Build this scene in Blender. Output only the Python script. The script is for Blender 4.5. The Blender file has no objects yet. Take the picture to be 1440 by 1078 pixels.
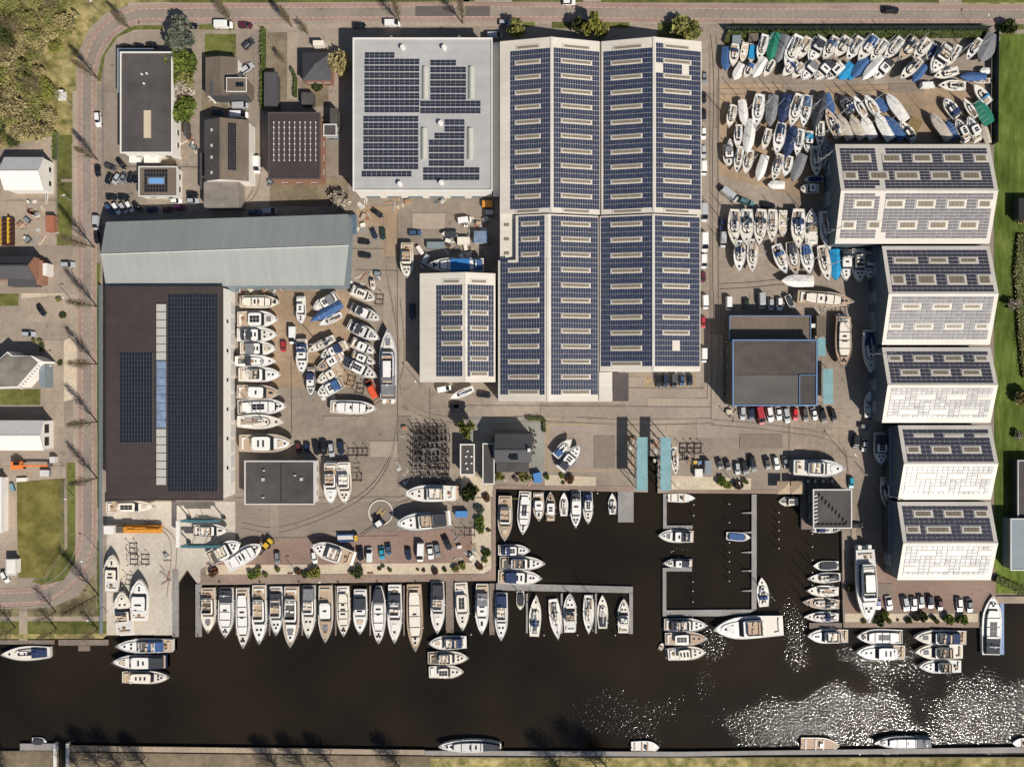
import bpy, math, random
from mathutils import Vector, noise

# ------------------------------------------------------------------ camera, sky, sun, exposure
S, H = 0.22, 215.0            # metres per map unit on the ground, height of the drone
CX, CY = 720.0, 539.0
SX, SY, TZ = 0.645, -0.764, 1.07   # direction of the sun on the ground, tangent of its zenith angle
scene = bpy.context.scene
cam = bpy.data.objects.new('camera', bpy.data.cameras.new('camera'))
scene.collection.objects.link(cam)
cam.location = (0, 0, H)
cam.data.sensor_width = 36.0
cam.data.lens = 36.0 * H / (1440 * S)
cam.data.clip_start, cam.data.clip_end = 1.0, 3000.0
scene.camera = cam
world = bpy.data.worlds.new('World'); scene.world = world
world.use_nodes = True
wt = world.node_tree; bg = wt.nodes['Background']
sky = wt.nodes.new('ShaderNodeTexSky'); sky.sky_type = 'NISHITA'; sky.sun_disc = False
sky.sun_elevation = math.radians(43); sky.sun_rotation = math.atan2(SX, SY)
wt.links.new(sky.outputs[0], bg.inputs[0]); bg.inputs[1].default_value = 0.066
sun = bpy.data.lights.new('sun', 'SUN'); sun.energy = 5.0; sun.angle = math.radians(0.5); sun.color = (1.0, 0.945, 0.86)
so = bpy.data.objects.new('sun', sun); scene.collection.objects.link(so)
so.rotation_euler = Vector((SX * TZ, SY * TZ, 1)).to_track_quat('Z', 'Y').to_euler()
scene.view_settings.view_transform = 'Standard'; scene.view_settings.look = 'None'
scene.view_settings.exposure = 0.0; scene.view_settings.gamma = 1.0
scene.view_settings.use_curve_mapping = False
scene.cycles.max_bounces = 6; scene.cycles.diffuse_bounces = 2; scene.cycles.glossy_bounces = 2
scene.cycles.transparent_max_bounces = 4; scene.cycles.caustics_reflective = False; scene.cycles.caustics_refractive = False

rnd = random.Random(7)
COL = scene.collection

def at(px, py, z=0.0):
    """point of the place seen at map position px,py when it stands z metres up"""
    k = S * (H - z) / H
    return ((px - CX) * k, (CY - py) * k, z)

# ------------------------------------------------------------------ materials
MATS = {}
def mat(name, rgb, rough=0.7, var=0.12, scale=0.4, spec=0.5, metal=0.0, coat=0.0, bump=0.0, bscale=8.0,
        rgb2=None, detail=6.0, var2=0.0, scale2=0.05, coatr=0.08, stretch=None, contrast=1.0):
    if name in MATS: return MATS[name]
    m = bpy.data.materials.new(name); m.use_nodes = True; MATS[name] = m
    nt = m.node_tree; b = nt.nodes['Principled BSDF']
    b.inputs['Roughness'].default_value = rough
    b.inputs['Metallic'].default_value = metal
    b.inputs['Specular IOR Level'].default_value = spec
    if coat:
        b.inputs['Coat Weight'].default_value = coat; b.inputs['Coat Roughness'].default_value = coatr
    c1 = tuple(max(0, c * (1 - var)) for c in rgb); c2 = tuple(min(1, c * (1 + var)) for c in (rgb2 or rgb))
    if rgb2: c1 = rgb
    tc = nt.nodes.new('ShaderNodeTexCoord'); src = tc.outputs['Object']
    if stretch:
        mp = nt.nodes.new('ShaderNodeMapping'); mp.inputs['Scale'].default_value = stretch
        nt.links.new(src, mp.inputs[0]); src = mp.outputs[0]
    n = nt.nodes.new('ShaderNodeTexNoise'); n.inputs['Scale'].default_value = scale; n.inputs['Detail'].default_value = detail
    n.inputs['Roughness'].default_value = 0.62
    nt.links.new(src, n.inputs['Vector'])
    r = nt.nodes.new('ShaderNodeMapRange'); r.inputs[1].default_value = 0.5 - 0.2 / contrast; r.inputs[2].default_value = 0.5 + 0.2 / contrast
    nt.links.new(n.outputs[0], r.inputs[0])
    mx = nt.nodes.new('ShaderNodeMix'); mx.data_type = 'RGBA'
    mx.inputs[6].default_value = (*c1, 1); mx.inputs[7].default_value = (*c2, 1)
    nt.links.new(r.outputs[0], mx.inputs[0]); out = mx.outputs[2]
    if var2:
        n2 = nt.nodes.new('ShaderNodeTexNoise'); n2.inputs['Scale'].default_value = scale2; n2.inputs['Detail'].default_value = 4
        nt.links.new(tc.outputs['Object'], n2.inputs['Vector'])
        r2 = nt.nodes.new('ShaderNodeMapRange'); r2.inputs[1].default_value = 0.35; r2.inputs[2].default_value = 0.65
        r2.inputs[3].default_value = 1 - var2; r2.inputs[4].default_value = 1 + var2
        nt.links.new(n2.outputs[0], r2.inputs[0])
        vm = nt.nodes.new('ShaderNodeVectorMath'); vm.operation = 'SCALE'
        nt.links.new(out, vm.inputs[0]); nt.links.new(r2.outputs[0], vm.inputs['Scale']); out = vm.outputs[0]
    nt.links.new(out, b.inputs['Base Color'])
    if bump:
        bn = nt.nodes.new('ShaderNodeTexNoise'); bn.inputs['Scale'].default_value = bscale
        nt.links.new(tc.outputs['Object'], bn.inputs['Vector'])
        bp = nt.nodes.new('ShaderNodeBump'); bp.inputs['Strength'].default_value = bump; bp.inputs['Distance'].default_value = 0.1
        nt.links.new(bn.outputs[0], bp.inputs['Height']); nt.links.new(bp.outputs[0], b.inputs['Normal'])
    return m

def add_joints(m, sx, sy, width=0.06, dark=0.8, rot=0.0):
    """thin joints between slabs, as relief colour on the ground material"""
    nt = m.node_tree; b = nt.nodes['Principled BSDF']
    src = b.inputs['Base Color'].links[0].from_socket
    tc = nt.nodes.new('ShaderNodeTexCoord')
    br = nt.nodes.new('ShaderNodeTexBrick'); br.offset = 0.0
    br.inputs['Scale'].default_value = 1.0; br.inputs['Brick Width'].default_value = sx; br.inputs['Row Height'].default_value = sy
    br.inputs['Mortar Size'].default_value = width; br.inputs['Mortar Smooth'].default_value = 0.3
    br.inputs['Color1'].default_value = (1, 1, 1, 1); br.inputs['Color2'].default_value = (0.94, 0.94, 0.94, 1); br.inputs['Mortar'].default_value = (dark, dark, dark, 1)
    mp = nt.nodes.new('ShaderNodeMapping'); mp.inputs['Rotation'].default_value = (0, 0, rot)
    nt.links.new(tc.outputs['Object'], mp.inputs[0]); nt.links.new(mp.outputs[0], br.inputs['Vector'])
    mu = nt.nodes.new('ShaderNodeMix'); mu.data_type = 'RGBA'; mu.blend_type = 'MULTIPLY'; mu.inputs[0].default_value = 1
    nt.links.new(src, mu.inputs[6]); nt.links.new(br.outputs['Color'], mu.inputs[7]); nt.links.new(mu.outputs[2], b.inputs['Base Color'])
    return m

M_YARD = add_joints(mat('yard_paving', (0.295, 0.24, 0.19), 0.85, 0.14, 0.5, spec=0.2, var2=0.22, scale2=0.03, bump=0.3, bscale=3), 9.0, 7.5, 0.07, 0.86)
def add_spots(m, scale=0.35, amount=0.72):
    nt = m.node_tree; b = nt.nodes['Principled BSDF']; src = b.inputs['Base Color'].links[0].from_socket
    tc = nt.nodes.new('ShaderNodeTexCoord'); f = None
    for sc, lo, am in ((scale, .64, amount), (scale * 3.3, .69, amount - .1)):
        n = nt.nodes.new('ShaderNodeTexNoise'); n.inputs['Scale'].default_value = sc; n.inputs['Detail'].default_value = 5; nt.links.new(tc.outputs['Object'], n.inputs['Vector'])
        r = nt.nodes.new('ShaderNodeMapRange'); r.inputs[1].default_value = lo; r.inputs[2].default_value = lo + .07; r.inputs[3].default_value = 1; r.inputs[4].default_value = am; nt.links.new(n.outputs[0], r.inputs[0])
        vm = nt.nodes.new('ShaderNodeVectorMath'); vm.operation = 'SCALE'; nt.links.new(src, vm.inputs[0]); nt.links.new(r.outputs[0], vm.inputs['Scale']); src = vm.outputs[0]
    nt.links.new(src, b.inputs['Base Color']); return m
M_YARD2 = mat('yard_asphalt', (0.235, 0.190, 0.155), 0.85, 0.10, 0.7, spec=0.2, var2=0.14, scale2=0.05, stretch=(0.25, 1.0, 1.0))
M_YARD3 = mat('yard_new_asphalt', (0.30, 0.245, 0.20), 0.85, 0.10, 0.6, spec=0.2, var2=0.12, scale2=0.05)
M_BROWNYARD = mat('yard_brown_brick', (0.26, 0.178, 0.14), 0.85, 0.12, 0.9, spec=0.2, var2=0.15, scale2=0.06)
M_EARTH = mat('packed_sand_yard', (0.33, 0.238, 0.158), 0.9, 0.18, 0.35, spec=0.1, var2=0.2, scale2=0.06)
M_CONC = add_joints(mat('apron_concrete', (0.54, 0.48, 0.40), 0.75, 0.12, 0.8, spec=0.3, var2=0.16, scale2=0.06), 6.0, 6.0, 0.05, 0.9)
M_TILE = add_joints(mat('concrete_tiles', (0.34, 0.27, 0.205), 0.8, 0.14, 0.7, spec=0.2, var2=0.14, scale2=0.08), 2.3, 2.3, 0.09, 0.72)
M_ROAD = mat('road_asphalt', (0.27, 0.225, 0.185), 0.85, 0.10, 0.8, spec=0.2, var2=0.12, scale2=0.08)
M_RED = mat('red_cycle_lane', (0.33, 0.225, 0.182), 0.85, 0.12, 1.2, spec=0.2, var2=0.12, scale2=0.1)
M_PAVE = add_joints(mat('pavement_tiles', (0.37, 0.295, 0.225), 0.85, 0.12, 0.9, spec=0.2, var2=0.12, scale2=0.1), 1.2, 1.2, 0.06, 0.88)
M_LINE = mat('line_paint', (0.55, 0.42, 0.36), 0.7, 0.2, 3)
M_YLINE = mat('yellow_line_paint', (0.42, 0.29, 0.11), 0.7, 0.2, 3)
M_WLINE = mat('white_paint_marking', (0.62, 0.56, 0.48), 0.7, 0.15, 3)
M_GRASS = mat('grass_turf', (0.068, 0.082, 0.020), 0.95, 0.25, 0.5, spec=0.1, rgb2=(0.13, 0.125, 0.04), var2=0.3, scale2=0.07, bump=0.5, bscale=5)
M_MEADOW = mat('meadow_grass', (0.062, 0.100, 0.014), 0.95, 0.3, 0.3, spec=0.1, rgb2=(0.125, 0.155, 0.035), var2=0.35, scale2=0.05, bump=0.6, bscale=4, stretch=(2.2, .5, 1))
M_DRYGRASS = mat('dry_lawn', (0.105, 0.104, 0.022), 0.95, 0.2, 0.35, spec=0.1, rgb2=(0.18, 0.15, 0.05), var2=0.3, scale2=0.12, bump=0.6, bscale=3)
M_ROUGH = mat('rough_winter_grass', (0.12, 0.115, 0.035), 0.95, 0.3, 0.3, spec=0.1, rgb2=(0.30, 0.24, 0.11), var2=0.35, scale2=0.07, bump=0.6, bscale=3, contrast=1.5)
M_ROUGHD = mat('brown_verge_grass', (0.10, 0.085, 0.045), 0.95, 0.3, 0.5, spec=0.1, rgb2=(0.19, 0.16, 0.09), var2=0.25, scale2=0.15, bump=0.5)
M_TERR = mat('grey_terrace_paving', (0.26, 0.25, 0.22), 0.85, 0.1, 0.8, var2=0.12, scale2=0.15)
M_GRAVEL = mat('pale_gravel', (0.56, 0.46, 0.34), 0.95, 0.18, 1.6, spec=0.1, var2=0.12, scale2=0.15, bump=0.5, bscale=12)
M_QUAY = add_joints(mat('quay_brick', (0.29, 0.21, 0.165), 0.85, 0.16, 1.2, spec=0.2, var2=0.14, scale2=0.1), 2.0, 0.9, 0.06, 0.85)
M_SOIL = mat('bare_soil', (0.215, 0.17, 0.115), 0.95, 0.22, 0.5, spec=0.1, var2=0.2, scale2=0.1)
M_KERB = mat('concrete_kerb', (0.38, 0.33, 0.27), 0.8, 0.12, 1.0)
M_DARKASPH = mat('asphalt_patch', (0.115, 0.098, 0.085), 0.85, 0.12, 1.0)
M_WOODDECK = add_joints(mat('boardwalk_planks', (0.40, 0.31, 0.22), 0.85, 0.2, 1.2, var2=0.12, scale2=0.1), 0.55, 30.0, 0.05, 0.7)
M_DOCK = mat('grey_dock_deck', (0.27, 0.25, 0.235), 0.85, 0.12, 0.8, var2=0.12, scale2=0.15)
M_DOCKW = mat('weathered_dock_timber', (0.20, 0.155, 0.125), 0.9, 0.18, 1.0, var2=0.12, scale2=0.15)

for m_ in (M_YARD, M_YARD2, M_YARD3, M_BROWNYARD, M_EARTH, M_CONC, M_TILE, M_ROAD): add_spots(m_)
M_WHITE = mat('white_gelcoat', (0.80, 0.77, 0.72), 0.35, 0.05, 0.8, coat=0.3)
M_CREAM = mat('cream_gelcoat', (0.77, 0.70, 0.59), 0.4, 0.06, 0.8, coat=0.2)
M_OFF = mat('greyish_deck_paint', (0.60, 0.58, 0.55), 0.5, 0.08, 1.0)
M_DECK = mat('pale_non_slip_deck', (0.70, 0.65, 0.57), 0.6, 0.08, 1.5)
M_TEAK = mat('teak_deck', (0.44, 0.325, 0.225), 0.7, 0.18, 2.5, stretch=(0.3, 3, 1))
M_WOOD = mat('varnished_wood', (0.33, 0.19, 0.10), 0.5, 0.2, 1.5)
M_GLASS = mat('dark_window_glass', (0.012, 0.014, 0.018), 0.12, 0.1, 1, spec=0.6)
M_HATCH = mat('smoked_hatch', (0.02, 0.022, 0.028), 0.25, 0.1, 1)
M_SEAT = mat('beige_cushion', (0.55, 0.45, 0.33), 0.8, 0.1, 2)
M_SEATW = mat('white_cushion', (0.74, 0.71, 0.66), 0.8, 0.06, 2)
M_INNER = mat('dark_cockpit_floor', (0.10, 0.09, 0.08), 0.8, 0.25, 2)
M_ANTI = mat('antifouling', (0.05, 0.06, 0.10), 0.8, 0.2, 1)
M_STEEL = mat('galvanised_steel', (0.42, 0.42, 0.42), 0.45, 0.1, 1, metal=0.5)
M_ALU = mat('mast_aluminium', (0.80, 0.78, 0.74), 0.4, 0.05, 1, metal=0.3)
M_BLACK = mat('black_rubber', (0.015, 0.015, 0.016), 0.8, 0.1, 2)
M_RUST = mat('rusty_dark_steel', (0.055, 0.042, 0.038), 0.8, 0.35, 1.5)
CLOTH = {'b': ('blue', (0.05, 0.11, 0.25)), 'n': ('navy', (0.025, 0.04, 0.10)), 'k': ('black', (0.045, 0.048, 0.058)), 't': ('turquoise', (0.02, 0.26, 0.50)),
         'g': ('green', (0.02, 0.17, 0.11)), 'r': ('grey', (0.19, 0.19, 0.20)), 'w': ('white', (0.72, 0.69, 0.64)), 'y': ('beige', (0.48, 0.42, 0.34)), 'o': ('orange', (0.45, 0.17, 0.05))}
def cloth(c): return mat(CLOTH[c][0] + '_canvas', CLOTH[c][1], 0.75, 0.18, 0.9, spec=0.25, bump=0.35, bscale=1.6)
M_WROOF = mat('white_sheet_roof', (0.61, 0.56, 0.49), 0.5, 0.05, 0.2, spec=0.4, stretch=(1, 1, 1), var2=0.06, scale2=0.08)
M_WROOFX = add_joints(mat('white_ribbed_roof', (0.68, 0.62, 0.53), 0.5, 0.05, 0.3, spec=0.4, var2=0.06, scale2=0.08), 60.0, 1.1, 0.05, 0.86)
M_GROOF = add_joints(mat('grey_membrane_roof', (0.42, 0.41, 0.395), 0.6, 0.06, 0.3, spec=0.3, var2=0.06, scale2=0.06), 40.0, 1.3, 0.03, 0.9)
M_NROOF = add_joints(mat('grey_green_sheet_roof', (0.31, 0.325, 0.305), 0.5, 0.05, 0.25, spec=0.4, stretch=(4, 0.3, 1), var2=0.04), 1.0, 80.0, 0.04, 0.9)
M_BROOF = add_joints(mat('brown_ribbed_roof', (0.058, 0.044, 0.040), 0.7, 0.12, 0.35, spec=0.3, var2=0.10, scale2=0.05), 80.0, 1.0, 0.05, 0.8)
M_DROOF = mat('dark_bitumen_roof', (0.075, 0.066, 0.062), 0.8, 0.16, 0.35, spec=0.3, var2=0.18, scale2=0.08)
M_TANROOF = mat('worn_brown_roof', (0.16, 0.125, 0.095), 0.8, 0.14, 0.4, spec=0.3, var2=0.12, scale2=0.08, stretch=(3, 0.5, 1))
M_WKROOF = add_joints(mat('weathered_brown_bitumen', (0.062, 0.050, 0.045), 0.8, 0.14, 0.3, spec=0.3, rgb2=(0.088, 0.074, 0.064), var2=0.15, scale2=0.05), 40.0, 1.0, 0.04, 0.88)
M_SLATE = add_joints(mat('dark_roof_tiles', (0.085, 0.082, 0.088), 0.7, 0.14, 1.5, spec=0.3, var2=0.10), 0.6, 0.45, 0.05, 0.8)
M_WALL = mat('white_wall', (0.74, 0.70, 0.64), 0.7, 0.05, 0.6)
M_WALLG = mat('grey_cladding', (0.20, 0.24, 0.26), 0.6, 0.08, 0.5)
M_TCLAD = mat('dark_teal_cladding', (0.085, 0.115, 0.135), 0.6, 0.1, 0.5)
M_WALLD = mat('dark_wall', (0.07, 0.065, 0.062), 0.8, 0.1, 0.5)
M_BRICK = mat('red_brick_wall', (0.28, 0.14, 0.09), 0.85, 0.15, 1.5)
M_BLUE = mat('blue_trim', (0.13, 0.22, 0.39), 0.5, 0.08, 1)
M_TEALROOF = add_joints(mat('pale_teal_sheet', (0.20, 0.36, 0.38), 0.5, 0.08, 0.8, spec=0.4, var2=0.08, scale2=0.3), 30.0, 0.8, 0.05, 0.86)
M_TEAL = mat('teal_painted_steel', (0.06, 0.15, 0.18), 0.5, 0.15, 1)
M_PANE = mat('skylight_glazing', (0.235, 0.195, 0.135), 0.3, 0.12, 1.0, spec=0.5)
M_PANEW = mat('pale_skylight', (0.47, 0.455, 0.40), 0.4, 0.06, 1.0)
M_PVF = mat('panel_rail', (0.40, 0.42, 0.46), 0.4, 0.1, 1, metal=0.3)
M_RAIL = mat('dull_mounting_rails', (0.16, 0.17, 0.20), 0.5, 0.1, 1)
def pvmat(name, rgb, rough, coat=0.5, cr_=0.11): return mat(name, rgb, rough, 0.22, 0.9, spec=0.55, coat=coat, coatr=cr_, detail=1)
M_PV = pvmat('blue_solar_cells', (0.030, 0.040, 0.080), 0.36)
M_PVB = pvmat('black_solar_cells', (0.013, 0.014, 0.021), 0.4, 0.25)
M_PVV = pvmat('violet_solar_cells', (0.034, 0.031, 0.052), 0.50, 0.15, 0.25)
M_PVV.node_tree.nodes['Principled BSDF'].inputs['Specular IOR Level'].default_value = 1.0
M_PVN = pvmat('navy_solar_cells', (0.026, 0.029, 0.048), 0.4, 0.3)
M_FLOWER = mat('yellow_machine_paint', (0.62, 0.38, 0.03), 0.45, 0.08, 1)
M_ORANGE = mat('orange_machine_paint', (0.62, 0.26, 0.03), 0.45, 0.10, 1)
M_REDP = mat('red_paint', (0.50, 0.04, 0.03), 0.4, 0.08, 1)
M_BARK = mat('brown_bark', (0.12, 0.09, 0.055), 0.9, 0.2, 2)
M_TWIG = mat('olive_brown_twigs', (0.17, 0.135, 0.07), 0.9, 0.2, 2)

# ------------------------------------------------------------------ mesh helpers
class MB:
    def __init__(s): s.v = []; s.f = []
    def add(s, vs, fs):
        o = len(s.v); s.v += [tuple(v) for v in vs]; s.f += [tuple(i + o for i in f) for f in fs]; return s
    def box(s, x0, y0, z0, x1, y1, z1):
        if x0 > x1: x0, x1 = x1, x0
        if y0 > y1: y0, y1 = y1, y0
        return s.add([(x0, y0, z0), (x1, y0, z0), (x1, y1, z0), (x0, y1, z0), (x0, y0, z1), (x1, y0, z1), (x1, y1, z1), (x0, y1, z1)],
              [(3, 2, 1, 0), (4, 5, 6, 7), (0, 1, 5, 4), (1, 2, 6, 5), (2, 3, 7, 6), (3, 0, 4, 7)])
    def obox(s, cx, cy, z0, lx, ly, h, a):
        c, d = math.cos(a), math.sin(a); vs = []
        for z in (z0, z0 + h):
            for x, y in ((-lx / 2, -ly / 2), (lx / 2, -ly / 2), (lx / 2, ly / 2), (-lx / 2, ly / 2)):
                vs.append((cx + x * c - y * d, cy + x * d + y * c, z))
        return s.add(vs, [(3, 2, 1, 0), (4, 5, 6, 7), (0, 1, 5, 4), (1, 2, 6, 5), (2, 3, 7, 6), (3, 0, 4, 7)])
    def rings(s, rings, cap0=True, cap1=True):
        n = len(rings[0]); vs = [p for r in rings for p in r]; fs = []
        for k in range(len(rings) - 1):
            for i in range(n):
                j = (i + 1) % n; fs.append((k * n + i, k * n + j, (k + 1) * n + j, (k + 1) * n + i))
        if cap0: fs.append(tuple(range(n - 1, -1, -1)))
        if cap1: fs.append(tuple((len(rings) - 1) * n + i for i in range(n)))
        return s.add(vs, fs)
    def tube(s, p0, p1, r0, r1=None, n=5):
        r1 = r0 if r1 is None else r1
        p0, p1 = Vector(p0), Vector(p1); d = (p1 - p0)
        if d.length < 1e-5: return s
        d.normalize(); u = d.cross(Vector((0, 0, 1)) if abs(d.z) < 0.9 else Vector((1, 0, 0))).normalized(); w = d.cross(u)
        R = []
        for p, r in ((p0, r0), (p1, r1)):
            R.append([tuple(p + u * (math.cos(6.2832 * i / n) * r) + w * (math.sin(6.2832 * i / n) * r)) for i in range(n)])
        return s.rings(R)
    def prism(s, poly, z0, z1):
        a = sum(poly[i][0] * poly[(i + 1) % len(poly)][1] - poly[(i + 1) % len(poly)][0] * poly[i][1] for i in range(len(poly)))
        if a < 0: poly = poly[::-1]
        return s.rings([[(x, y, z0) for x, y in poly], [(x, y, z1) for x, y in poly]])
    def build(s, name, m, parent=None, smooth=False):
        me = bpy.data.meshes.new(name); me.from_pydata(s.v, [], s.f); me.materials.append(m)
        if smooth: me.polygons.foreach_set('use_smooth', [True] * len(me.polygons))
        o = bpy.data.objects.new(name, me); COL.objects.link(o)
        if parent: o.parent = parent
        return o

def tag(o, label=None, cat=None, group=None, kind=None):
    if label: o['label'] = label
    if cat: o['category'] = cat
    if group: o['group'] = group
    if kind: o['kind'] = kind
    return o
def thing(name, label, cat, loc=(0, 0, 0), rz=0.0, group=None):
    o = bpy.data.objects.new(name, None); o.empty_display_size = 0.5; COL.objects.link(o)
    o.location = loc; o.rotation_euler = (0, 0, rz)
    return tag(o, label, cat, group)
def copy_tree(o, parent=None):
    c = o.copy(); COL.objects.link(c)
    if parent: c.parent = parent
    for ch in list(o.children): copy_tree(ch, c)
    return c
ORD = ['first', 'second', 'third', 'fourth', 'fifth', 'sixth', 'seventh', 'eighth', 'ninth', 'tenth', 'eleventh', 'twelfth', 'thirteenth', 'fourteenth',
       'fifteenth', 'sixteenth', 'seventeenth', 'eighteenth', 'nineteenth', 'twentieth', 'twenty-first', 'twenty-second', 'twenty-third', 'twenty-fourth',
       'twenty-fifth', 'twenty-sixth', 'twenty-seventh', 'twenty-eighth', 'twenty-ninth', 'thirtieth'] + ['%dth' % i for i in range(31, 60)]

# ------------------------------------------------------------------ the setting: land, water, roads
WZ = -0.9
LAYER = [0.0]
def nextz():
    LAYER[0] += 0.004
    return LAYER[0]
def sheet(name, polys, z, m, thick=0.0, top=None):
    mb = MB()
    if 0 < z < 0.1: z = nextz()
    for p in polys:
        q = [at(x, y)[:2] for x, y in p]
        if thick: mb.prism(q, z - thick, z)
        else:
            a = sum(q[i][0] * q[(i + 1) % len(q)][1] - q[(i + 1) % len(q)][0] * q[i][1] for i in range(len(q)))
            if a < 0: q = q[::-1]
            mb.add([(x, y, z) for x, y in q], [tuple(range(len(q)))])
    return tag(mb.build(name, m), kind='structure')
def rect(x0, y0, x1, y1): return [(x0, y0), (x1, y0), (x1, y1), (x0, y1)]

NORTH = [(-3000, -2500), (4500, -2500), (4500, 836), (1378, 836), (1377, 882), (1186, 882), (1184, 745), (1127, 742), (1127, 694), (942, 693), (925, 693),
         (925, 641), (911, 641), (911, 692), (697, 687), (697, 816), (283, 822), (277, 820), (263, 801), (250, 820), (249, 893), (150, 893), (144, 897), (-3000, 899)]
sheet('ground', [NORTH], 0.0, M_YARD, 3.0)
SOUTH = [(-3000, 1056), (80, 1056), (82, 1300), (92, 1300), (94, 1058), (720, 1065), (4500, 1063), (4500, 4000), (-3000, 4000)]
sheet('south_ground', [SOUTH], -0.25, M_SOIL, 3.0)

wm = bpy.data.materials.new('brown_canal_water'); wm.use_nodes = True; nt = wm.node_tree; b = nt.nodes['Principled BSDF']
b.inputs['Base Color'].default_value = (0.016, 0.0115, 0.0072, 1); b.inputs['Roughness'].default_value = 0.08; b.inputs['IOR'].default_value = 1.33
tc = nt.nodes.new('ShaderNodeTexCoord')
wn = nt.nodes.new('ShaderNodeTexNoise'); wn.inputs['Scale'].default_value = 0.03; wn.inputs['Detail'].default_value = 5; nt.links.new(tc.outputs['Object'], wn.inputs['Vector'])
wx = nt.nodes.new('ShaderNodeMix'); wx.data_type = 'RGBA'; wx.inputs[6].default_value = (0.0115, 0.0090, 0.0062, 1); wx.inputs[7].default_value = (0.0235, 0.0165, 0.0092, 1)
wr = nt.nodes.new('ShaderNodeMapRange'); wr.inputs[1].default_value = 0.35; wr.inputs[2].default_value = 0.65; nt.links.new(wn.outputs[0], wr.inputs[0]); nt.links.new(wr.outputs[0], wx.inputs[0]); nt.links.new(wx.outputs[2], b.inputs['Base Color'])
mp = nt.nodes.new('ShaderNodeMapping'); mp.inputs['Scale'].default_value = (1.0, 1.4, 1); mp.inputs['Rotation'].default_value = (0, 0, 0.5)
nt.links.new(tc.outputs['Object'], mp.inputs[0])
n1 = nt.nodes.new('ShaderNodeTexNoise'); n1.inputs['Scale'].default_value = 1.15; n1.inputs['Detail'].default_value = 3.6; n1.inputs['Roughness'].default_value = 0.5; n1.inputs['Distortion'].default_value = 0.3
nt.links.new(mp.outputs[0], n1.inputs['Vector'])
at_ = nt.nodes.new('ShaderNodeAttribute'); at_.attribute_name = 'ruffle'
bp = nt.nodes.new('ShaderNodeBump'); bp.inputs['Distance'].default_value = 0.20
nt.links.new(n1.outputs[0], bp.inputs['Height']); nt.links.new(at_.outputs['Fac'], bp.inputs['Strength']); nt.links.new(bp.outputs[0], b.inputs['Normal'])
# patches of the canal ruffled by wind and wakes, the rest lies still
GUSTS = [(1195, 1012, 95, 44, 1.0), (1385, 1002, 62, 48, 1.0), (1470, 1012, 60, 36, .7), (1290, 1036, 50, 16, .9), (1118, 892, 20, 42, .85), (992, 968, 16, 34, .6), (1002, 908, 26, 34, .9), (860, 1010, 90, 42, .95), (1240, 930, 70, 30, .6), (1075, 1020, 50, 40, .8), (950, 772, 34, 14, .8)]
def ruffle(x, y):
    px, py = CX + x / S, CY - y / S; v = 0.0
    for gx, gy, a, c, w in GUSTS:
        d = ((px - gx) / a) ** 2 + ((py - gy) / c) ** 2
        if d < 4: v = max(v, w * max(0.0, min(1.0, 1.75 - 1.15 * d ** .5 + .9 * noise.noise(Vector((x * .09, y * .12, gx))))))
    return 0.05 + 0.95 * v
mb = MB(); nx, ny = 260, 80; X0, Y0, X1, Y1 = -190.0, -125.0, 200.0, 0.0
for j in range(ny + 1):
    for i in range(nx + 1): mb.v.append((X0 + (X1 - X0) * i / nx, Y0 + (Y1 - Y0) * j / ny, WZ))
for j in range(ny):
    for i in range(nx): a = j * (nx + 1) + i; mb.f.append((a, a + 1, a + nx + 2, a + nx + 1))
vals = [ruffle(x, y) for x, y, z in mb.v]; o = len(mb.v)
for q in (((-700, -700), (900, -700), (900, Y0), (-700, Y0)), ((-700, Y0), (X0, Y0), (X0, Y1), (-700, Y1)), ((X1, Y0), (900, Y0), (900, Y1), (X1, Y1))):
    mb.add([(x, y, WZ) for x, y in q], [(0, 1, 2, 3)]); vals += [0.1] * 4
w_ob = mb.build('water', wm); at_l = w_ob.data.attributes.new('ruffle', 'FLOAT', 'POINT'); at_l.data.foreach_set('value', vals)
tag(w_ob, kind='structure')

def ribbon(name, pts, off0, off1, z, m, dash=None):
    """strip beside a centre line, offsets in map units"""
    P = [Vector(p) for p in pts]; D = []
    if 0 < z < 0.1: z = nextz()
    for i in range(len(P)):
        a = P[max(0, i - 1)]; c = P[min(len(P) - 1, i + 1)]; t = (c - a).normalized(); D.append(Vector((-t.y, t.x)))
    mb = MB()
    if not dash:
        for i in range(len(P) - 1):
            q = [P[i] + D[i] * off0, P[i + 1] + D[i + 1] * off0, P[i + 1] + D[i + 1] * off1, P[i] + D[i] * off1]
            mb.add([(*at(v.x, v.y)[:2], z) for v in q], [(3, 2, 1, 0) if off1 > off0 else (0, 1, 2, 3)])
    else:
        on, tot = dash; acc = 0.0
        for i in range(len(P) - 1):
            L = (P[i + 1] - P[i]).length; s = -acc
            while s < L:
                a0, a1 = max(0, s), min(L, s + on)
                if a1 > a0 + 0.2:
                    q = []
                    for a, o in ((a0, off0), (a1, off0), (a1, off1), (a0, off1)):
                        f = a / L; v = P[i].lerp(P[i + 1], f) + D[i].lerp(D[i + 1], f) * o; q.append((*at(v.x, v.y)[:2], z))
                    mb.add(q, [(3, 2, 1, 0) if off1 > off0 else (0, 1, 2, 3)])
                s += tot
            acc = (L + acc) % tot
    return tag(mb.build(name, m), kind='structure')
def smooth_line(pts, n=5):
    out = []
    for i in range(len(pts) - 1):
        p0 = pts[max(0, i - 1)]; p1 = pts[i]; p2 = pts[i + 1]; p3 = pts[min(len(pts) - 1, i + 2)]
        for k in range(n):
            t = k / n
            out.append(tuple(0.5 * ((2 * p1[j]) + (-p0[j] + p2[j]) * t + (2 * p0[j] - 5 * p1[j] + 4 * p2[j] - p3[j]) * t * t + (-p0[j] + 3 * p1[j] - 3 * p2[j] + p3[j]) * t ** 3) for j in (0, 1)))
    out.append(pts[-1]); return out
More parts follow.
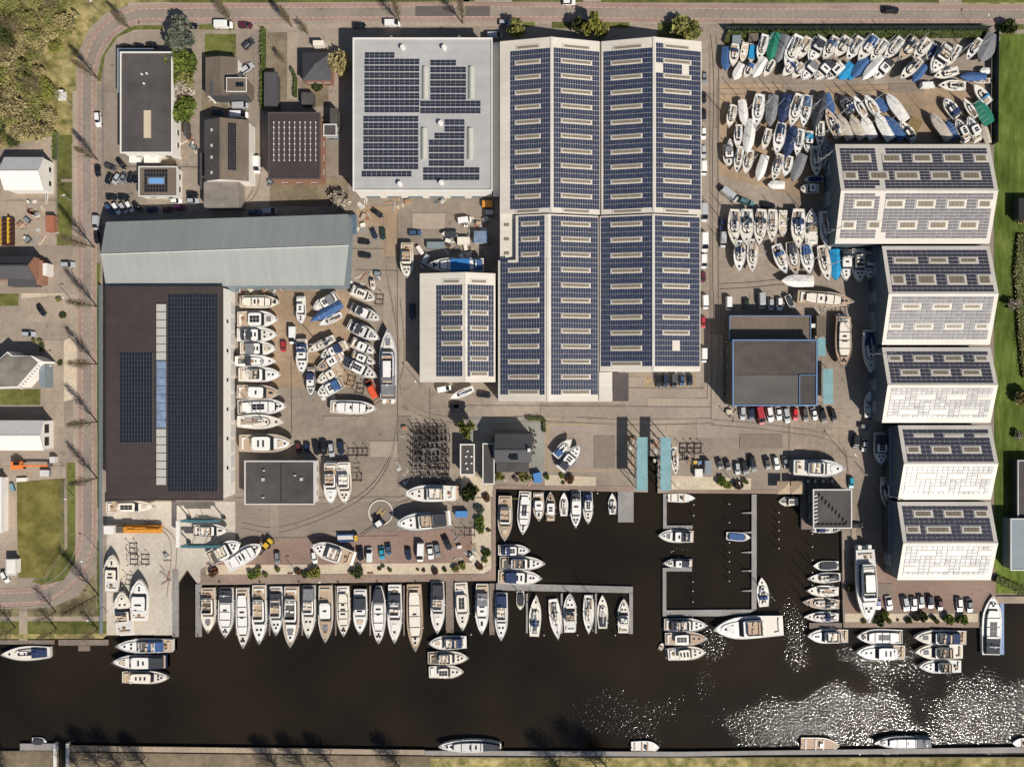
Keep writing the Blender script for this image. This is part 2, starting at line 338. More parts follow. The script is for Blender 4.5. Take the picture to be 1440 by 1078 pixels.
ROADL = [(-1500, 842)] + smooth_line([(-60, 841), (-10, 841), (25, 840), (50, 838), (72, 831), (93, 817), (110, 797), (120, 773), (123, 745), (123, 600), (122.5, 300), (122.5, 125), (127, 88), (139, 58), (160, 35), (187, 23), (225, 19.5),
                     (480, 17.5), (720, 16.8), (960, 19), (1200, 20.5), (1500, 21)]) + [(3200, 22)]
# surfaces laid on the ground, each a few millimetres above the one below
sheet('forest_floor', [[(-3000, -2500), (4500, -2500), (4500, -2), (1345, 6), (1330, 0), (1120, 4), (600, 2), (220, 4), (180, 8), (150, 18), (126, 40), (112, 70), (107, 110), (106, 205), (76, 190), (0, 210), (-3000, 230)]], 0.004, M_ROUGH)
sheet('pavement', [[(102, 128), (110, 128), (110, 800), (96, 820), (70, 828), (0, 828), (0, 824), (60, 823), (88, 812), (103, 790)],
                   [(180, 4), (260, 3), (720, 0), (720, 5), (260, 7), (180, 12)],
                   [(136, 118), (142, 118), (145, 90), (153, 70), (170, 52), (195, 44), (280, 42), (480, 40), (480, 33), (185, 37), (160, 52), (143, 80), (136, 105)],
                   rect(720, 30, 1440, 34), rect(480, 31, 719.9, 37), [(0, 866), (150, 866), (150, 874), (0, 874)],
                   [(2, 222), (76, 190), (80, 278), (2, 280)], [(1382, 838), (4500, 838), (4500, 848), (1382, 848)]], 0.006, M_PAVE)
ribbon('road', ROADL, -6.2, 6.2, 0.012, M_ROAD)
ribbon('cycle_lane', ROADL, -13, -6.2, 0.012, M_RED); ribbon('cycle_lane', ROADL, 6.2, 13, 0.012, M_RED)
ribbon('lane_marking', ROADL, -7.3, -6.6, 0.017, M_LINE, (5, 9)); ribbon('lane_marking', ROADL, 6.6, 7.3, 0.017, M_LINE, (5, 9))
for sgn in (-1, 1):
    P = ribbon('kerb', ROADL, sgn * 13.0, sgn * 13.7, 0.14, M_KERB)
sheet('asphalt_patch', [rect(584, 9, 638, 23), rect(655, 9, 689, 23)], 0.017, M_DARKASPH)
GR = [rect(86, 190, 101, 252), rect(86, 256, 101, 345), [(94, 650), (106, 650), (106, 790), (90, 815), (60, 822), (45, 818), (95, 770)], rect(135.5, 370, 141, 670), rect(136.5, 672, 141, 714),
      [(137, 760), (143, 760), (143, 800), (142, 866), (136, 866), (136, 800)], [(0, 873), (150, 873), (150, 890), (0, 893)], [(-3000, 873), (0, 873), (0, 896), (-3000, 896)],
      [(185, 36), (230, 36), (230, 42), (190, 42), (165, 53), (148, 78), (142, 115), (136, 115), (142, 82), (160, 53)], [(280, 35), (330, 34), (330, 42), (280, 42)], rect(288, 48, 332, 78),
      [(1028, 33), (1388, 34), (1384, 42), (1020, 41)], rect(735, 31, 752, 38), rect(776, 31, 885, 40), rect(925, 31, 965, 56), [(1400, 33), (1440, 34), (1440, 42), (1400, 42)],
      [(0, 413), (26, 413), (26, 430), (0, 430)], [(0, 547), (57, 547), (57, 569), (0, 569)], rect(-900, 413, 0, 430), [(80, 190), (86, 190), (86, 345), (80, 345)],
      rect(715, 700, 760, 702), rect(650, 0, 660, 3), rect(240, -40, 1440, 4)]
sheet('lawn', GR, 0.009, M_GRASS)
sheet('rough_verge', [[(38, 856), (75, 853), (110, 838), (134, 806), (136, 866), (38, 866)], rect(0, 856, 27, 866)], 0.009, M_ROUGHD)
sheet('lawn', [[(23, 678), (90, 672), (91, 775), (66, 812), (26, 812)]], 0.009, M_DRYGRASS)
sheet('meadow', [[(1400, 48), (4500, 48), (4500, 834), (1398, 834), (1398, 205), (1400, 205)]], 0.009, M_MEADOW)
sheet('apron', [[(150, 705), (331, 705), (331, 772), (282, 800), (282, 818), (277, 819), (263, 800), (250, 819), (249, 892), (150, 892)]], 0.008, M_CONC)
sheet('tiled_yard', [[(1111, 575), (1188, 575), (1200, 640), (1204, 768), (1198, 768), (1197, 690), (1127, 667), (1111, 667)]], 0.008, M_TILE)
sheet('brick_yard', [[(1195, 770), (1400, 800), (1400, 858), (1205, 862), (1188, 862), (1188, 800)], [(370, 755), (665, 742), (665, 792), (290, 794), (290, 790), (340, 770)]], 0.008, M_BROWNYARD)
sheet('yard_asphalt', [[(335, 708), (560, 706), (560, 745), (500, 752), (331, 760), (331, 708)]], 0.010, M_YARD2)
sheet('yard_asphalt', [rect(770, 595, 866, 664), [(980, 560), (1100, 560), (1100, 615), (980, 615)], rect(855, 530, 980, 590)], 0.007, M_YARD3)
sheet('sand_yard', [[(1010, 118), (1390, 120), (1390, 200), (1170, 200), (1165, 290), (1010, 245)], rect(345, 410, 500, 545), rect(500, 290, 560, 360)], 0.005, M_EARTH)
sheet('garden_gravel', [[(290, 794), (490, 793), (490, 806), (290, 808)], [(490, 792), (664, 791), (664, 806), (490, 808)], [(664, 742), (668, 742), (668, 700), (690, 700), (691, 800), (680, 806), (664, 806)],
      [(648, 668), (668, 668), (693, 680), (693, 698), (648, 698)], [(766, 667), (838, 670), (838, 683), (766, 682)], [(944, 668), (1056, 672), (1056, 688), (944, 688)],
      [(1188, 862), (1375, 862), (1375, 874), (1188, 874)], [(30, 412), (92, 412), (90, 440), (30, 445)], [(88, 480), (108, 470), (108, 560), (88, 565)]], 0.013, M_GRAVEL)
sheet('quay_pavement', [[(283, 807), (664, 807), (684, 806), (692, 798), (692, 690), (697, 688), (697, 816), (283, 821)], [(697, 682), (868, 683), (890, 684), (890, 690), (697, 687)],
      [(942, 688), (1126, 688), (1126, 693), (942, 693)], [(1187, 874), (1377, 874), (1376, 881), (1187, 881)]], 0.012, M_QUAY)
sheet('sandy_lot', [[(30, 420), (108, 412), (108, 455), (30, 452)], rect(64, 478, 90, 600), [(0, 655), (92, 655), (92, 672), (24, 676), (24, 826), (0, 826)]], 0.010, M_PAVE)
sheet('sandy_garden', [rect(376, 46, 418, 140), rect(425, 112, 462, 150), rect(284, 130, 320, 165), rect(380, 250, 490, 290)], 0.010, M_SOIL)
sheet('building_plot', [rect(0, 283, 80, 345)], 0.010, M_PAVE)
sheet('path', [rect(404, 46, 420, 140), rect(668, 0, 720, 3), rect(820, -60, 845, 3), rect(1320, -200, 1352, 8), rect(27, 858, 39, 900)], 0.014, M_PAVE)
sheet('river_bank', [[(-3000, 1058), (80, 1058), (80, 1300), (-3000, 1300)]], -0.245, M_SOIL)
sheet('bank_grass', [[(605, 1066), (4500, 1064), (4500, 1500), (605, 1500)]], -0.245, M_ROUGH)
sheet('bank_grass', [[(0, 1100), (600, 1100), (600, 1500), (0, 1500)], [(0, 891), (150, 890), (146, 897), (0, 898)]], 0.006, M_ROUGH)

def line_loop(pts, w, m, name='painted_marking'):
    mb = MB(); zz = nextz()
    for a, c in zip(pts, pts[1:]):
        p, q = Vector(at(*a)), Vector(at(*c)); d = (q - p).normalized(); nn = Vector((-d.y, d.x, 0)) * w / 2
        mb.add([(v.x, v.y, zz) for v in (p - nn, q - nn, q + nn, p + nn)], [(0, 1, 2, 3)])
    return tag(mb.build(name, m), kind='structure')
sheet('terrace_paving', [[(657, 586), (765, 586), (765, 667), (748, 667), (748, 605), (694, 605), (694, 622), (657, 622)], rect(668, 622, 677, 664)], 0.01, M_TERR)
line_loop([(770, 660), (770, 596), (866, 596)], 0.25, M_YLINE); line_loop([(770, 661), (865, 661)], 0.25, M_YLINE)
line_loop([(889, 660), (889, 597), (938, 597), (938, 604)], 0.25, M_YLINE)
line_loop([(908, 522), (908, 543), (978, 543), (978, 522)], 0.25, M_YLINE); line_loop([(838, 565), (838, 571), (860, 571), (860, 565)], 0.25, M_YLINE)
line_loop([(910.5, 540), (910.5, 531), (915, 540), (915, 531)], 0.3, M_YLINE, 'letter_n_marking')
wr_ = random.Random(11)
M_PATCH = [mat('mended_asphalt_%s' % n_, c_, .85, .12, .8, spec=.2) for n_, c_ in (('dark', (.215, .175, .14)), ('pale', (.35, .285, .225)), ('grey', (.27, .225, .18)))]
for x, y, w_, h_, q in ((470, 318, 68, 60, 2), (505, 430, 34, 90, 2), (560, 585, 18, 100, 0), (520, 620, 40, 22, 1), (455, 585, 60, 14, 2), (835, 612, 30, 46, 0), (760, 568, 120, 18, 2), (995, 470, 22, 90, 1), (1002, 180, 8, 230, 2), (1040, 610, 60, 20, 0), (580, 300, 46, 22, 1), (910, 560, 90, 12, 1), (1100, 118, 60, 10, 2), (1250, 118, 50, 12, 0), (380, 690, 12, 60, 2), (150, 130, 12, 70, 2), (350, 130, 12, 90, 2), (1215, 820, 40, 18, 0)):
    sheet('asphalt_patch', [rect(x, y, x + w_, y + h_)], 0.01, M_PATCH[q])
def wear(pts, w, m, name): 
    line_loop(smooth_line(pts, 6), w, m, name)
M_TYRE = mat('tyre_track_dirt', (.278, .217, .168), .85, .2, 1.5); M_JOINT = mat('joint_bitumen', (.12, .10, .085), .85, .2, 1.5)
for pts in ([(540, 300), (545, 380), (560, 470), (570, 560), (640, 588), (760, 585), (880, 590), (1000, 588)], [(1000, 560), (1004, 440), (1002, 300), (1004, 120), (1000, 50)], [(470, 600), (520, 570), (560, 520), (556, 420)], [(560, 590), (545, 650), (500, 700), (400, 740), (340, 735)], [(560, 700), (600, 690), (640, 705), (660, 735)], [(1000, 590), (1100, 600), (1180, 620), (1195, 690), (1198, 780)], [(1010, 126), (1150, 124), (1290, 122), (1360, 160)], [(300, 300), (355, 270), (358, 150), (357, 50)], [(200, 730), (240, 760), (235, 840)], [(1010, 400), (1080, 395), (1140, 380), (1160, 300)]):
    for o_ in (0, 7.5): wear([(x + (o_ if abs(pts[-1][1] - pts[0][1]) > abs(pts[-1][0] - pts[0][0]) else 0), y + (0 if abs(pts[-1][1] - pts[0][1]) > abs(pts[-1][0] - pts[0][0]) else o_)) for x, y in pts], .22, M_TYRE, 'tyre_track')
for a_ in ([(559, 300), (560, 640)], [(470, 350), (540, 350)], [(605, 545), (606, 700)], [(335, 757), (560, 753)], [(998, 60), (1000, 590)], [(1009, 110), (1010, 420)], [(865, 545), (990, 546)], [(640, 570), (1000, 572)], [(410, 500), (411, 610)], [(500, 380), (560, 381)], [(330, 700), (560, 699)], [(149, 235), (300, 236)], [(1110, 595), (1110, 668)]):
    line_loop(a_, .12, M_JOINT, 'paving_joint')
hc = [(535.6 + 16.6 * math.cos(a * math.pi / 24), 720 + 17.2 * math.sin(a * math.pi / 24)) for a in range(49)]
line_loop(hc, 0.42, M_WLINE, 'helipad_circle')
def hpt(u, v, a=0.62): return (535.6 + u * math.cos(a) - v * math.sin(a), 720 + u * math.sin(a) + v * math.cos(a))
for seg in ([(-3.4, -6), (-3.4, 6)], [(3.4, -6), (3.4, 6)], [(-3.2, 0), (3.2, 0)]):
    line_loop([hpt(*p) for p in seg], 0.42, M_YLINE, 'helipad_letter_h')

# docks, piers, fingers
def deck(name, label, cat, polys, z, m, thick=0.35, group=None, posts=()):
    t = thing(name, label, cat, (0, 0, 0), 0, group)
    mb = MB()
    for p in polys: mb.prism([at(x, y, z)[:2] for x, y in p], z - thick, z)
    mb.build('deck', m, t)
    for i, (x, y) in enumerate(posts):
        X, Y, _ = at(x, y, z); MB().tube((X, Y, -3), (X, Y, z + 0.9), 0.13, 0.13, 7).build('mooring_post', M_DOCKW, t)
    return t
DZ = -0.3
deck('pier', 'wooden pier between the fourteenth and fifteenth yachts of the long quay', 'pier', [rect(627, 817, 638, 889)], DZ, M_DOCKW, posts=[(628, 888), (637, 888)])
deck('pier', 'wooden pier at the corner where the long quay meets the breakwater', 'pier', [rect(688, 820, 695.5, 892)], DZ, M_DOCKW, posts=[(689, 891), (694.5, 891)])
deck('pier', 'grey angled breakwater pier with sailing boats moored along it', 'pier', [[(697.5, 819.5), (890, 824.5), (890, 833.5), (697.5, 829.5)], rect(885, 834, 890, 891)], DZ, M_DOCK)
for i, x in enumerate((741, 790, 838)):
    deck('finger_pier', '%s narrow finger of the breakwater counted from the quay' % ORD[i], 'finger pier', [rect(x - 1.4, 834, x + 1.4, 890)], DZ, M_DOCK, 0.25, 'fingers of the breakwater')
for i, x in enumerate((332.5, 379, 425, 472, 520.5, 568)):
    deck('finger_pier', '%s thin finger jetty from the slipway between yachts of the long quay' % ORD[i], 'finger pier', [rect(x - 1.0, 823, x + 1.0, 893)], DZ, M_DOCKW, 0.25, 'finger jetties of the long quay')
for x, w in ((246.5, 'left of the pointed haul-out dock'), (279, 'right of the pointed haul-out dock')):
    deck('lift_pier', 'long grey travel lift pier %s' % w, 'pier', [rect(x - 4.2, 821 if x > 260 else 800, x + 4.2, 895)], 0.12, M_DOCK, 0.5, posts=[(x, 893)])
deck('pontoon', 'square grey floating pontoon beside the blue lift roofs', 'pontoon', [rect(869, 691, 891, 734)], DZ, M_DOCK)
deck('pier', 'narrow pier running down the water from the right blue lift roof', 'pier', [rect(932.5, 694, 937.5, 743), rect(937.5, 738.5, 974, 743.5)], DZ, M_DOCK)
deck('pier', 'hooked pier with a short arm and a long foot on the basin', 'pier', [rect(932, 798, 937, 866), rect(937, 798, 973, 803), [(937, 857.5), (1064, 856.5), (1050, 863), (1010, 866), (937, 866)]], DZ, M_DOCK)
deck('pier', 'straight grey pier with small side fingers in the middle of basin', 'pier', [rect(1057, 695, 1064, 856)] + [[(1043, y), (1057, y - 1), (1057, y + 1.6), (1043, y + 1)] for y in (720.5, 748, 776, 802, 830)], DZ, M_DOCK)
deck('pontoon', 'small wooden pontoon at the quay corner beside moored sailing boats', 'pontoon', [rect(1138, 875.5, 1184, 883.5)], DZ, M_DOCKW)
deck('pontoon', 'wooden landing stage below the grass bank by the grey sailing boat', 'pontoon', [rect(-40, 899.5, 76, 905.5)], DZ, M_DOCKW)
deck('pontoon', 'pale t shaped landing stage left of the concrete apron', 'pontoon', [rect(82, 899, 152, 907), rect(110, 907.5, 126, 915)], DZ, M_DOCKW)
deck('pontoon', 'long blue pontoon beside the white yacht at the right quay', 'pontoon', [rect(1406.5, 838, 1412, 920)], 0.0, M_BLUE)
deck('boardwalk', 'pale plank boardwalk along the lower canal bank', 'boardwalk', [[(140, 1048.5), (597, 1054), (597, 1061), (140, 1056)]], 0.0, M_WOODDECK)
deck('boardwalk', 'grey concrete mooring walk along the grassy lower bank', 'boardwalk', [[(597.5, 1055), (960, 1056.5), (1440, 1050), (4000, 1050), (4000, 1058), (1440, 1058), (1060, 1061), (960, 1063), (597.5, 1061.5)]], 0.0, M_DOCK)
deck('boardwalk', 'dark slatted walk with struts at the lower left canal bank', 'boardwalk', [[(95, 1047.5), (139, 1048), (139, 1056), (95, 1056)]], 0.0, M_DOCKW)
deck('pontoon', 'grey landing stage at lower left under a small white boat', 'pontoon', [rect(28, 1045, 74, 1054.5)], -0.1, M_DOCK)
for x0, x1, w in ((75, 78.5, 'left'), (92.5, 96, 'right')):
    deck('sluice_wall', 'white concrete wall on the %s side of the narrow bottom ditch' % w, 'wall', [rect(x0, 1045, x1, 1110)], 0.3, M_WALL, 1.5)
PW = {1025: 'mooring pole left of the straight middle pier, %s from the top', 975: 'mooring pole right of the upper hooked pier, %s from the top', 1094.5: 'mooring pole between middle pier and pavilion, %s from the top', 1141.5: 'mooring pole below the pavilion, %s from the top', 974: 'mooring pole inside the lower hooked pier, %s from the top', 840: 'mooring pole at the basin top row (%s there)',
      662.5: 'mooring pole off the long quay (%s there)', 865: 'mooring pole off the breakwater finger near its free end (%s)', 765: 'mooring pole off the first breakwater sailing boats (%s)', 812: 'mooring pole off the middle of the breakwater slips (%s)'}
for x, ys in ((1025, (708, 734, 762, 775.5, 788.5, 803, 816)), (975, (709, 724)), (1094.5, (720, 733, 745, 757, 770)), (1141.5, (750, 768, 786.5, 804, 821.5)), (974, (817, 830, 845)), (840, (693,)), (662.5, (891,)), (865, (892,)), (765, (892,)), (812, (892,))):
    for y in ys:
        X, Y, _ = at(x, y, 0.5); 
        mb = MB().tube((X, Y, -3), (X, Y, 1.0), 0.14, 0.12, 7); o = mb.build('mooring_pole', M_DOCKW)
        tag(o, PW[x] % ORD[ys.index(y)], 'mooring pole', 'mooring poles in the basin water'); MB().tube((X, Y, 1.0), (X, Y, 1.12), 0.2, 0.14, 7).build('cap', M_WHITE, o)

# ------------------------------------------------------------------ buildings
class Plane:
    """a roof slope: z = a + b*X + c*Y"""
    def __init__(s, a, b=0.0, c=0.0): s.a, s.b, s.c = a, b, c
    def z(s, X, Y): return s.a + s.b * X + s.c * Y
    def proj(s, px, py):
        u, v = (px - CX) * S / H, (CY - py) * S / H
        z = (s.a + (s.b * u + s.c * v) * H) / (1 + s.b * u + s.c * v)
        return (u * (H - z), v * (H - z), z)
    def topx(s, X, Y):
        k = S * (H - s.z(X, Y)) / H
        return CX + X / k, CY - Y / k
    def n(s): return Vector((-s.b, -s.c, 1)).normalized()
def plane_between(x0, z0, x1, z1, axis='x'):
    g = (z1 - z0) / (x1 - x0)
    return Plane(z0 - g * x0, g, 0) if axis == 'x' else Plane(z0 - g * x0, 0, g)
def world_rect(pl, r):
    x0, y0, x1, y1 = r; xm, ym = (x0 + x1) / 2, (y0 + y1) / 2
    X0, X1 = pl.proj(x0, ym)[0], pl.proj(x1, ym)[0]; Y1, Y0 = pl.proj(xm, y0)[1], pl.proj(xm, y1)[1]
    return X0, Y0, X1, Y1
def slab_on(mb, pl, X0, Y0, X1, Y1, lo, hi, tx=0.0, ty=0.0):
    """a thin plate lying on a slope, lo..hi above it, tilted a little by tx, ty"""
    vs = []
    for h in (lo, hi):
        for X, Y in ((X0, Y0), (X1, Y0), (X1, Y1), (X0, Y1)):
            vs.append((X, Y, pl.z(X, Y) + h + tx * (X - (X0 + X1) / 2) + ty * (Y - (Y0 + Y1) / 2)))
    mb.add(vs, [(4, 5, 6, 7), (0, 1, 5, 4), (1, 2, 6, 5), (2, 3, 7, 6), (3, 0, 4, 7)])
def solar(parent, pl, r, nx, ny, m, holes=(), gap=0.06, jit=0.012, sky=(), bed=None, skm=(0.28, 0.2, 0.42, 0.34)):
    """grid of panels lying on a slope; every skylight of sky takes the place of whole panels"""
    X0, Y0, X1, Y1 = world_rect(pl, r); dx, dy = (X1 - X0) / nx, (Y1 - Y0) / ny
    mb = MB(); taken = set()
    for q in sky:
        a0, b0, a1, b1 = world_rect(pl, q)
        i0, i1 = round((a0 - X0) / dx), round((a1 - X0) / dx); j0 = round((b0 - Y0) / dy); j1 = max(j0 + 1, round((b1 - Y0) / dy)); i1 = max(i1, i0 + 2)
        i0, i1 = max(0, i0), min(nx, i1); j0, j1 = max(0, j0), min(ny, j1)
        if i1 <= i0 or j1 <= j0: continue
        for i in range(i0, i1):
            for j in range(j0, j1): taken.add((i, j))
        skylight_w(parent, pl, X0 + i0 * dx + skm[0], Y0 + j0 * dy + skm[1], X0 + i1 * dx - skm[0], Y0 + j1 * dy - skm[1], skm[2], skm[3])
    for i in range(nx):
        for j in range(ny):
            if (i, j) in taken: continue
            cx, cy = X0 + (i + 0.5) * dx, Y0 + (j + 0.5) * dy; px, py = pl.topx(cx, cy)
            if any(h[0] < px < h[2] and h[1] < py < h[3] for h in holes): continue
            slab_on(mb, pl, cx - dx / 2 + gap / 2, cy - dy / 2 + gap / 2, cx + dx / 2 - gap / 2, cy + dy / 2 - gap / 2, 0.07, 0.12, rnd.gauss(0, jit), rnd.gauss(0, jit))
    if bed:
        q = MB(); slab_on(q, pl, X0, Y0, X1, Y1, 0.01, 0.05); q.build('mounting_rails', bed, parent)
    return tag(mb.build('solar_array', m, parent), kind='stuff')
def skylight_w(parent, pl, X0, Y0, X1, Y1, fx, fy, m_frame=None, m_pane=None, h=0.24):
    a = MB(); slab_on(a, pl, X0, Y0, X1, Y1, 0.01, h * 0.6)
    f = a.build('skylight', m_frame or M_WROOF, parent)
    p = MB(); n = 4; ax0, ax1, ay0, ay1 = X0 + fx, X1 - fx, Y0 + fy, Y1 - fy
    for i in range(n): slab_on(p, pl, ax0 + (ax1 - ax0) * i / n + 0.04, ay0, ax0 + (ax1 - ax0) * (i + 1) / n - 0.04, ay1, h * 0.6 + 0.005, h)
    tag(p.build('pane', m_pane or M_PANE, f), kind='stuff')
    return f
def skylight(parent, pl, r, m_frame=None, m_pane=None, fx=0.5, fy=0.38, h=0.22):
    X0, Y0, X1, Y1 = world_rect(pl, r)
    a = MB(); slab_on(a, pl, X0, Y0, X1, Y1, 0.01, h * 0.6)
    f = a.build('skylight', m_frame or M_WROOF, parent)
    p = MB(); n = 4; ax0, ax1, ay0, ay1 = X0 + fx, X1 - fx, Y0 + fy, Y1 - fy
    if ax1 - ax0 >= ay1 - ay0:
        for i in range(n): slab_on(p, pl, ax0 + (ax1 - ax0) * i / n + 0.04, ay0, ax0 + (ax1 - ax0) * (i + 1) / n - 0.04, ay1, h * 0.6 + 0.005, h)
    else:
        for i in range(n): slab_on(p, pl, ax0, ay0 + (ay1 - ay0) * i / n + 0.04, ax1, ay0 + (ay1 - ay0) * (i + 1) / n - 0.04, h * 0.6 + 0.005, h)
    tag(p.build('pane', m_pane or M_PANE, f), kind='stuff')
    return f
def wbox(name, parent, r, zr, z0, z1, m, px_at=None):
    """box whose outline r is given as seen at height zr"""
    k = S * (H - zr) / H; mb = MB()
    mb.box((r[0] - CX) * k, (CY - r[3]) * k, z0, (r[2] - CX) * k, (CY - r[1]) * k, z1)
    return mb.build(name, m, parent)
def parapet(parent, r, z, m, w=0.35, h=0.3):
    k = S * (H - z) / H; x0, x1, y0, y1 = (r[0] - CX) * k, (r[2] - CX) * k, (CY - r[3]) * k, (CY - r[1]) * k
    mb = MB(); mb.box(x0 - w, y0 - w, z - 0.25, x0, y1 + w, z + h).box(x1, y0 - w, z - 0.25, x1 + w, y1 + w, z + h)
    mb.box(x0, y0 - w, z - 0.25, x1, y0, z + h).box(x0, y1, z - 0.25, x1, y1 + w, z + h)
    return mb.build('parapet', m, parent)
def openings(parent, r, z, side, n, w, h, zb, m, name='window', inset=0.1, a0=0.05, a1=0.95, frame=None):
    """windows or doors set proud of one wall of a box, with a frame round each"""
    k = S * (H - z) / H; x0, x1, y0, y1 = (r[0] - CX) * k, (r[2] - CX) * k, (CY - r[3]) * k, (CY - r[1]) * k
    for i in range(n):
        t = a0 + (a1 - a0) * (i + 0.5) / n
        if side in 'SN':
            c = x0 + (x1 - x0) * t; yy = y0 if side == 'S' else y1; s = -1 if side == 'S' else 1
            mb = MB().box(c - w / 2, yy, zb, c + w / 2, yy + s * 0.06, zb + h); fb = MB().box(c - w / 2 - 0.12, yy, zb + h, c + w / 2 + 0.12, yy + s * 0.14, zb + h + 0.12)
        else:
            c = y0 + (y1 - y0) * t; xx = x1 if side == 'E' else x0; s = 1 if side == 'E' else -1
            mb = MB().box(xx, c - w / 2, zb, xx + s * 0.06, c + w / 2, zb + h); fb = MB().box(xx, c - w / 2 - 0.12, zb + h, xx + s * 0.14, c + w / 2 + 0.12, zb + h + 0.12)
        o = mb.build(name, m, parent); fb.build('frame', frame or M_OFF, o)
def flat_building(name, label, r, z, m_roof, m_wall, m_par=None, cat='building', par_h=0.3, win=True):
    t = thing(name, label, cat, (0, 0, 0))
    wbox('wall', t, r, z, 0, z - 0.12, m_wall); wbox('roof', t, (r[0] + .1, r[1] + .1, r[2] - .1, r[3] - .1), z, z - 0.118, z, m_roof)
    parapet(t, r, z, m_par or M_OFF, h=par_h)
    if win:
        side = 'S' if r[3] < CY else 'N'; L = (r[2] - r[0]) * S
        openings(t, r, z, side, max(2, int(L / 4)), 1.6, 1.2, 1.2, M_GLASS)
        side = 'E' if r[2] < CX else 'W'; L = (r[3] - r[1]) * S
        openings(t, r, z, side, max(2, int(L / 4)), 1.6, 1.2, 1.2, M_GLASS)
    return t
def gable(name, label, r, ze, zr, axis, m_roof, m_wall, m_roof2=None, cat='building', over=0.25, t=None, off=0.5):
    """ridge along axis; r is the outline seen at eaves height; off = place of the ridge across"""
    k = S * (H - ze) / H; x0, x1, y0, y1 = (r[0] - CX) * k, (r[2] - CX) * k, (CY - r[3]) * k, (CY - r[1]) * k
    t = t or thing(name, label, cat, (0, 0, 0))
    if axis == 'x':
        ym = y1 + (y0 - y1) * off
        wall = [[(x0, y0, 0), (x0, y1, 0), (x0, y1, ze - .1), (x0, ym, zr - .1), (x0, y0, ze - .1)], [(x1, y0, 0), (x1, y1, 0), (x1, y1, ze - .1), (x1, ym, zr - .1), (x1, y0, ze - .1)]]
        MB().rings(wall).build('wall', m_wall, t)
        pn, ps = plane_between(ym, zr, y1, ze, 'y'), plane_between(ym, zr, y0, ze, 'y')
        a = MB(); slab_on(a, pn, x0 - over, ym + .01, x1 + over, y1 + over, -0.08, 0); a.build('roof', m_roof, t)
        a = MB(); slab_on(a, ps, x0 - over, y0 - over, x1 + over, ym - .01, -0.08, 0); a.build('roof', m_roof2 or m_roof, t)
        a = MB(); slab_on(a, Plane(zr), x0 - over, ym - .22, x1 + over, ym + .22, -0.06, 0.06); a.build('ridge_cap', m_roof2 or m_roof, t)
        return t, pn, ps
    xm = x0 + (x1 - x0) * off
    wall = [[(x0, y1, 0), (x0, y1, ze - .1), (xm, y1, zr - .1), (x1, y1, ze - .1), (x1, y1, 0)], [(x0, y0, 0), (x0, y0, ze - .1), (xm, y0, zr - .1), (x1, y0, ze - .1), (x1, y0, 0)]]
    MB().rings(wall).build('wall', m_wall, t)
    pw, pe = plane_between(xm, zr, x0, ze), plane_between(xm, zr, x1, ze)
    a = MB(); slab_on(a, pw, x0 - over, y0 - over, xm - .01, y1 + over, -0.08, 0); a.build('roof', m_roof, t)
    a = MB(); slab_on(a, pe, xm + .01, y0 - over, x1 + over, y1 + over, -0.08, 0); a.build('roof', m_roof2 or m_roof, t)
    a = MB(); slab_on(a, Plane(zr), xm - .22, y0 - over, xm + .22, y1 + over, -0.06, 0.06); a.build('ridge_cap', m_roof2 or m_roof, t)
    return t, pw, pe

# four-bay solar halls
def bay(t, x0w, xr, x1w, Y0, Y1, ze, zr, m):
    pw, pe = plane_between(x0w, ze, xr, zr), plane_between(xr, zr, x1w, ze)
    MB().rings([[(x0w, Y1, 0), (x0w, Y1, ze - .1), (xr, Y1, zr - .1), (x1w, Y1, ze - .1), (x1w, Y1, 0)], [(x0w, Y0, 0), (x0w, Y0, ze - .1), (xr, Y0, zr - .1), (x1w, Y0, ze - .1), (x1w, Y0, 0)]]).build('wall', M_WALL, t)
    for pl, a, c in ((pw, x0w, xr - .01), (pe, xr + .01, x1w)):
        q = MB(); slab_on(q, pl, a, Y0, c, Y1, -0.08, 0); q.build('roof', m, t)
    q = MB(); slab_on(q, Plane(zr), xr - .35, Y0, xr + .35, Y1, -0.05, 0.10); q.build('ridge_cap', M_WROOF, t)
    return pw, pe
ZE, ZR = 9.0, 11.8
kE, kR = S * (H - ZE) / H, S * (H - ZR) / H
xs_n = [(703 - CX) * kE, (775.5 - CX) * kR, (844.5 - CX) * kE, (919.5 - CX) * kR, (986.5 - CX) * kE]
xs_s = [(700.5 - CX) * kE, (770.5 - CX) * kR, (842.5 - CX) * kE, (919 - CX) * kR, (985 - CX) * kE]
Ytop, Ymid, Ymid2, Ybot, Ybot2 = (CY - 58.5) * kE, (CY - 301) * kE, (CY - 302.5) * kE, (CY - 564) * kE, (CY - 522) * kE
t = thing('boat_hall', 'large white boat hall with four solar covered slopes below the upper road', 'hall')
P1, P2 = bay(t, xs_n[0], xs_n[1], xs_n[2] - .25, Ymid, Ytop, ZE, ZR, M_WROOFX)
P3, P4 = bay(t, xs_n[2] + .25, xs_n[3], xs_n[4], Ymid, Ytop, ZE, ZR, M_WROOFX)
MB().box(xs_n[2] - .25, Ymid, 0, xs_n[2] + .25, Ytop, ZE - .25).build('valley_gutter', M_TANROOF, t)
sk = [(66.5 + 20.95 * i) for i in range(12)]
SLN = [(P1, (717.5, 774, 17), (725, 760)), (P2, (778.5, 843, 19), (791, 830.5)), (P3, (848.5, 917.5, 20), (861, 904)), (P4, (922.5, 985.5, 19), (933.5, 970.5))]
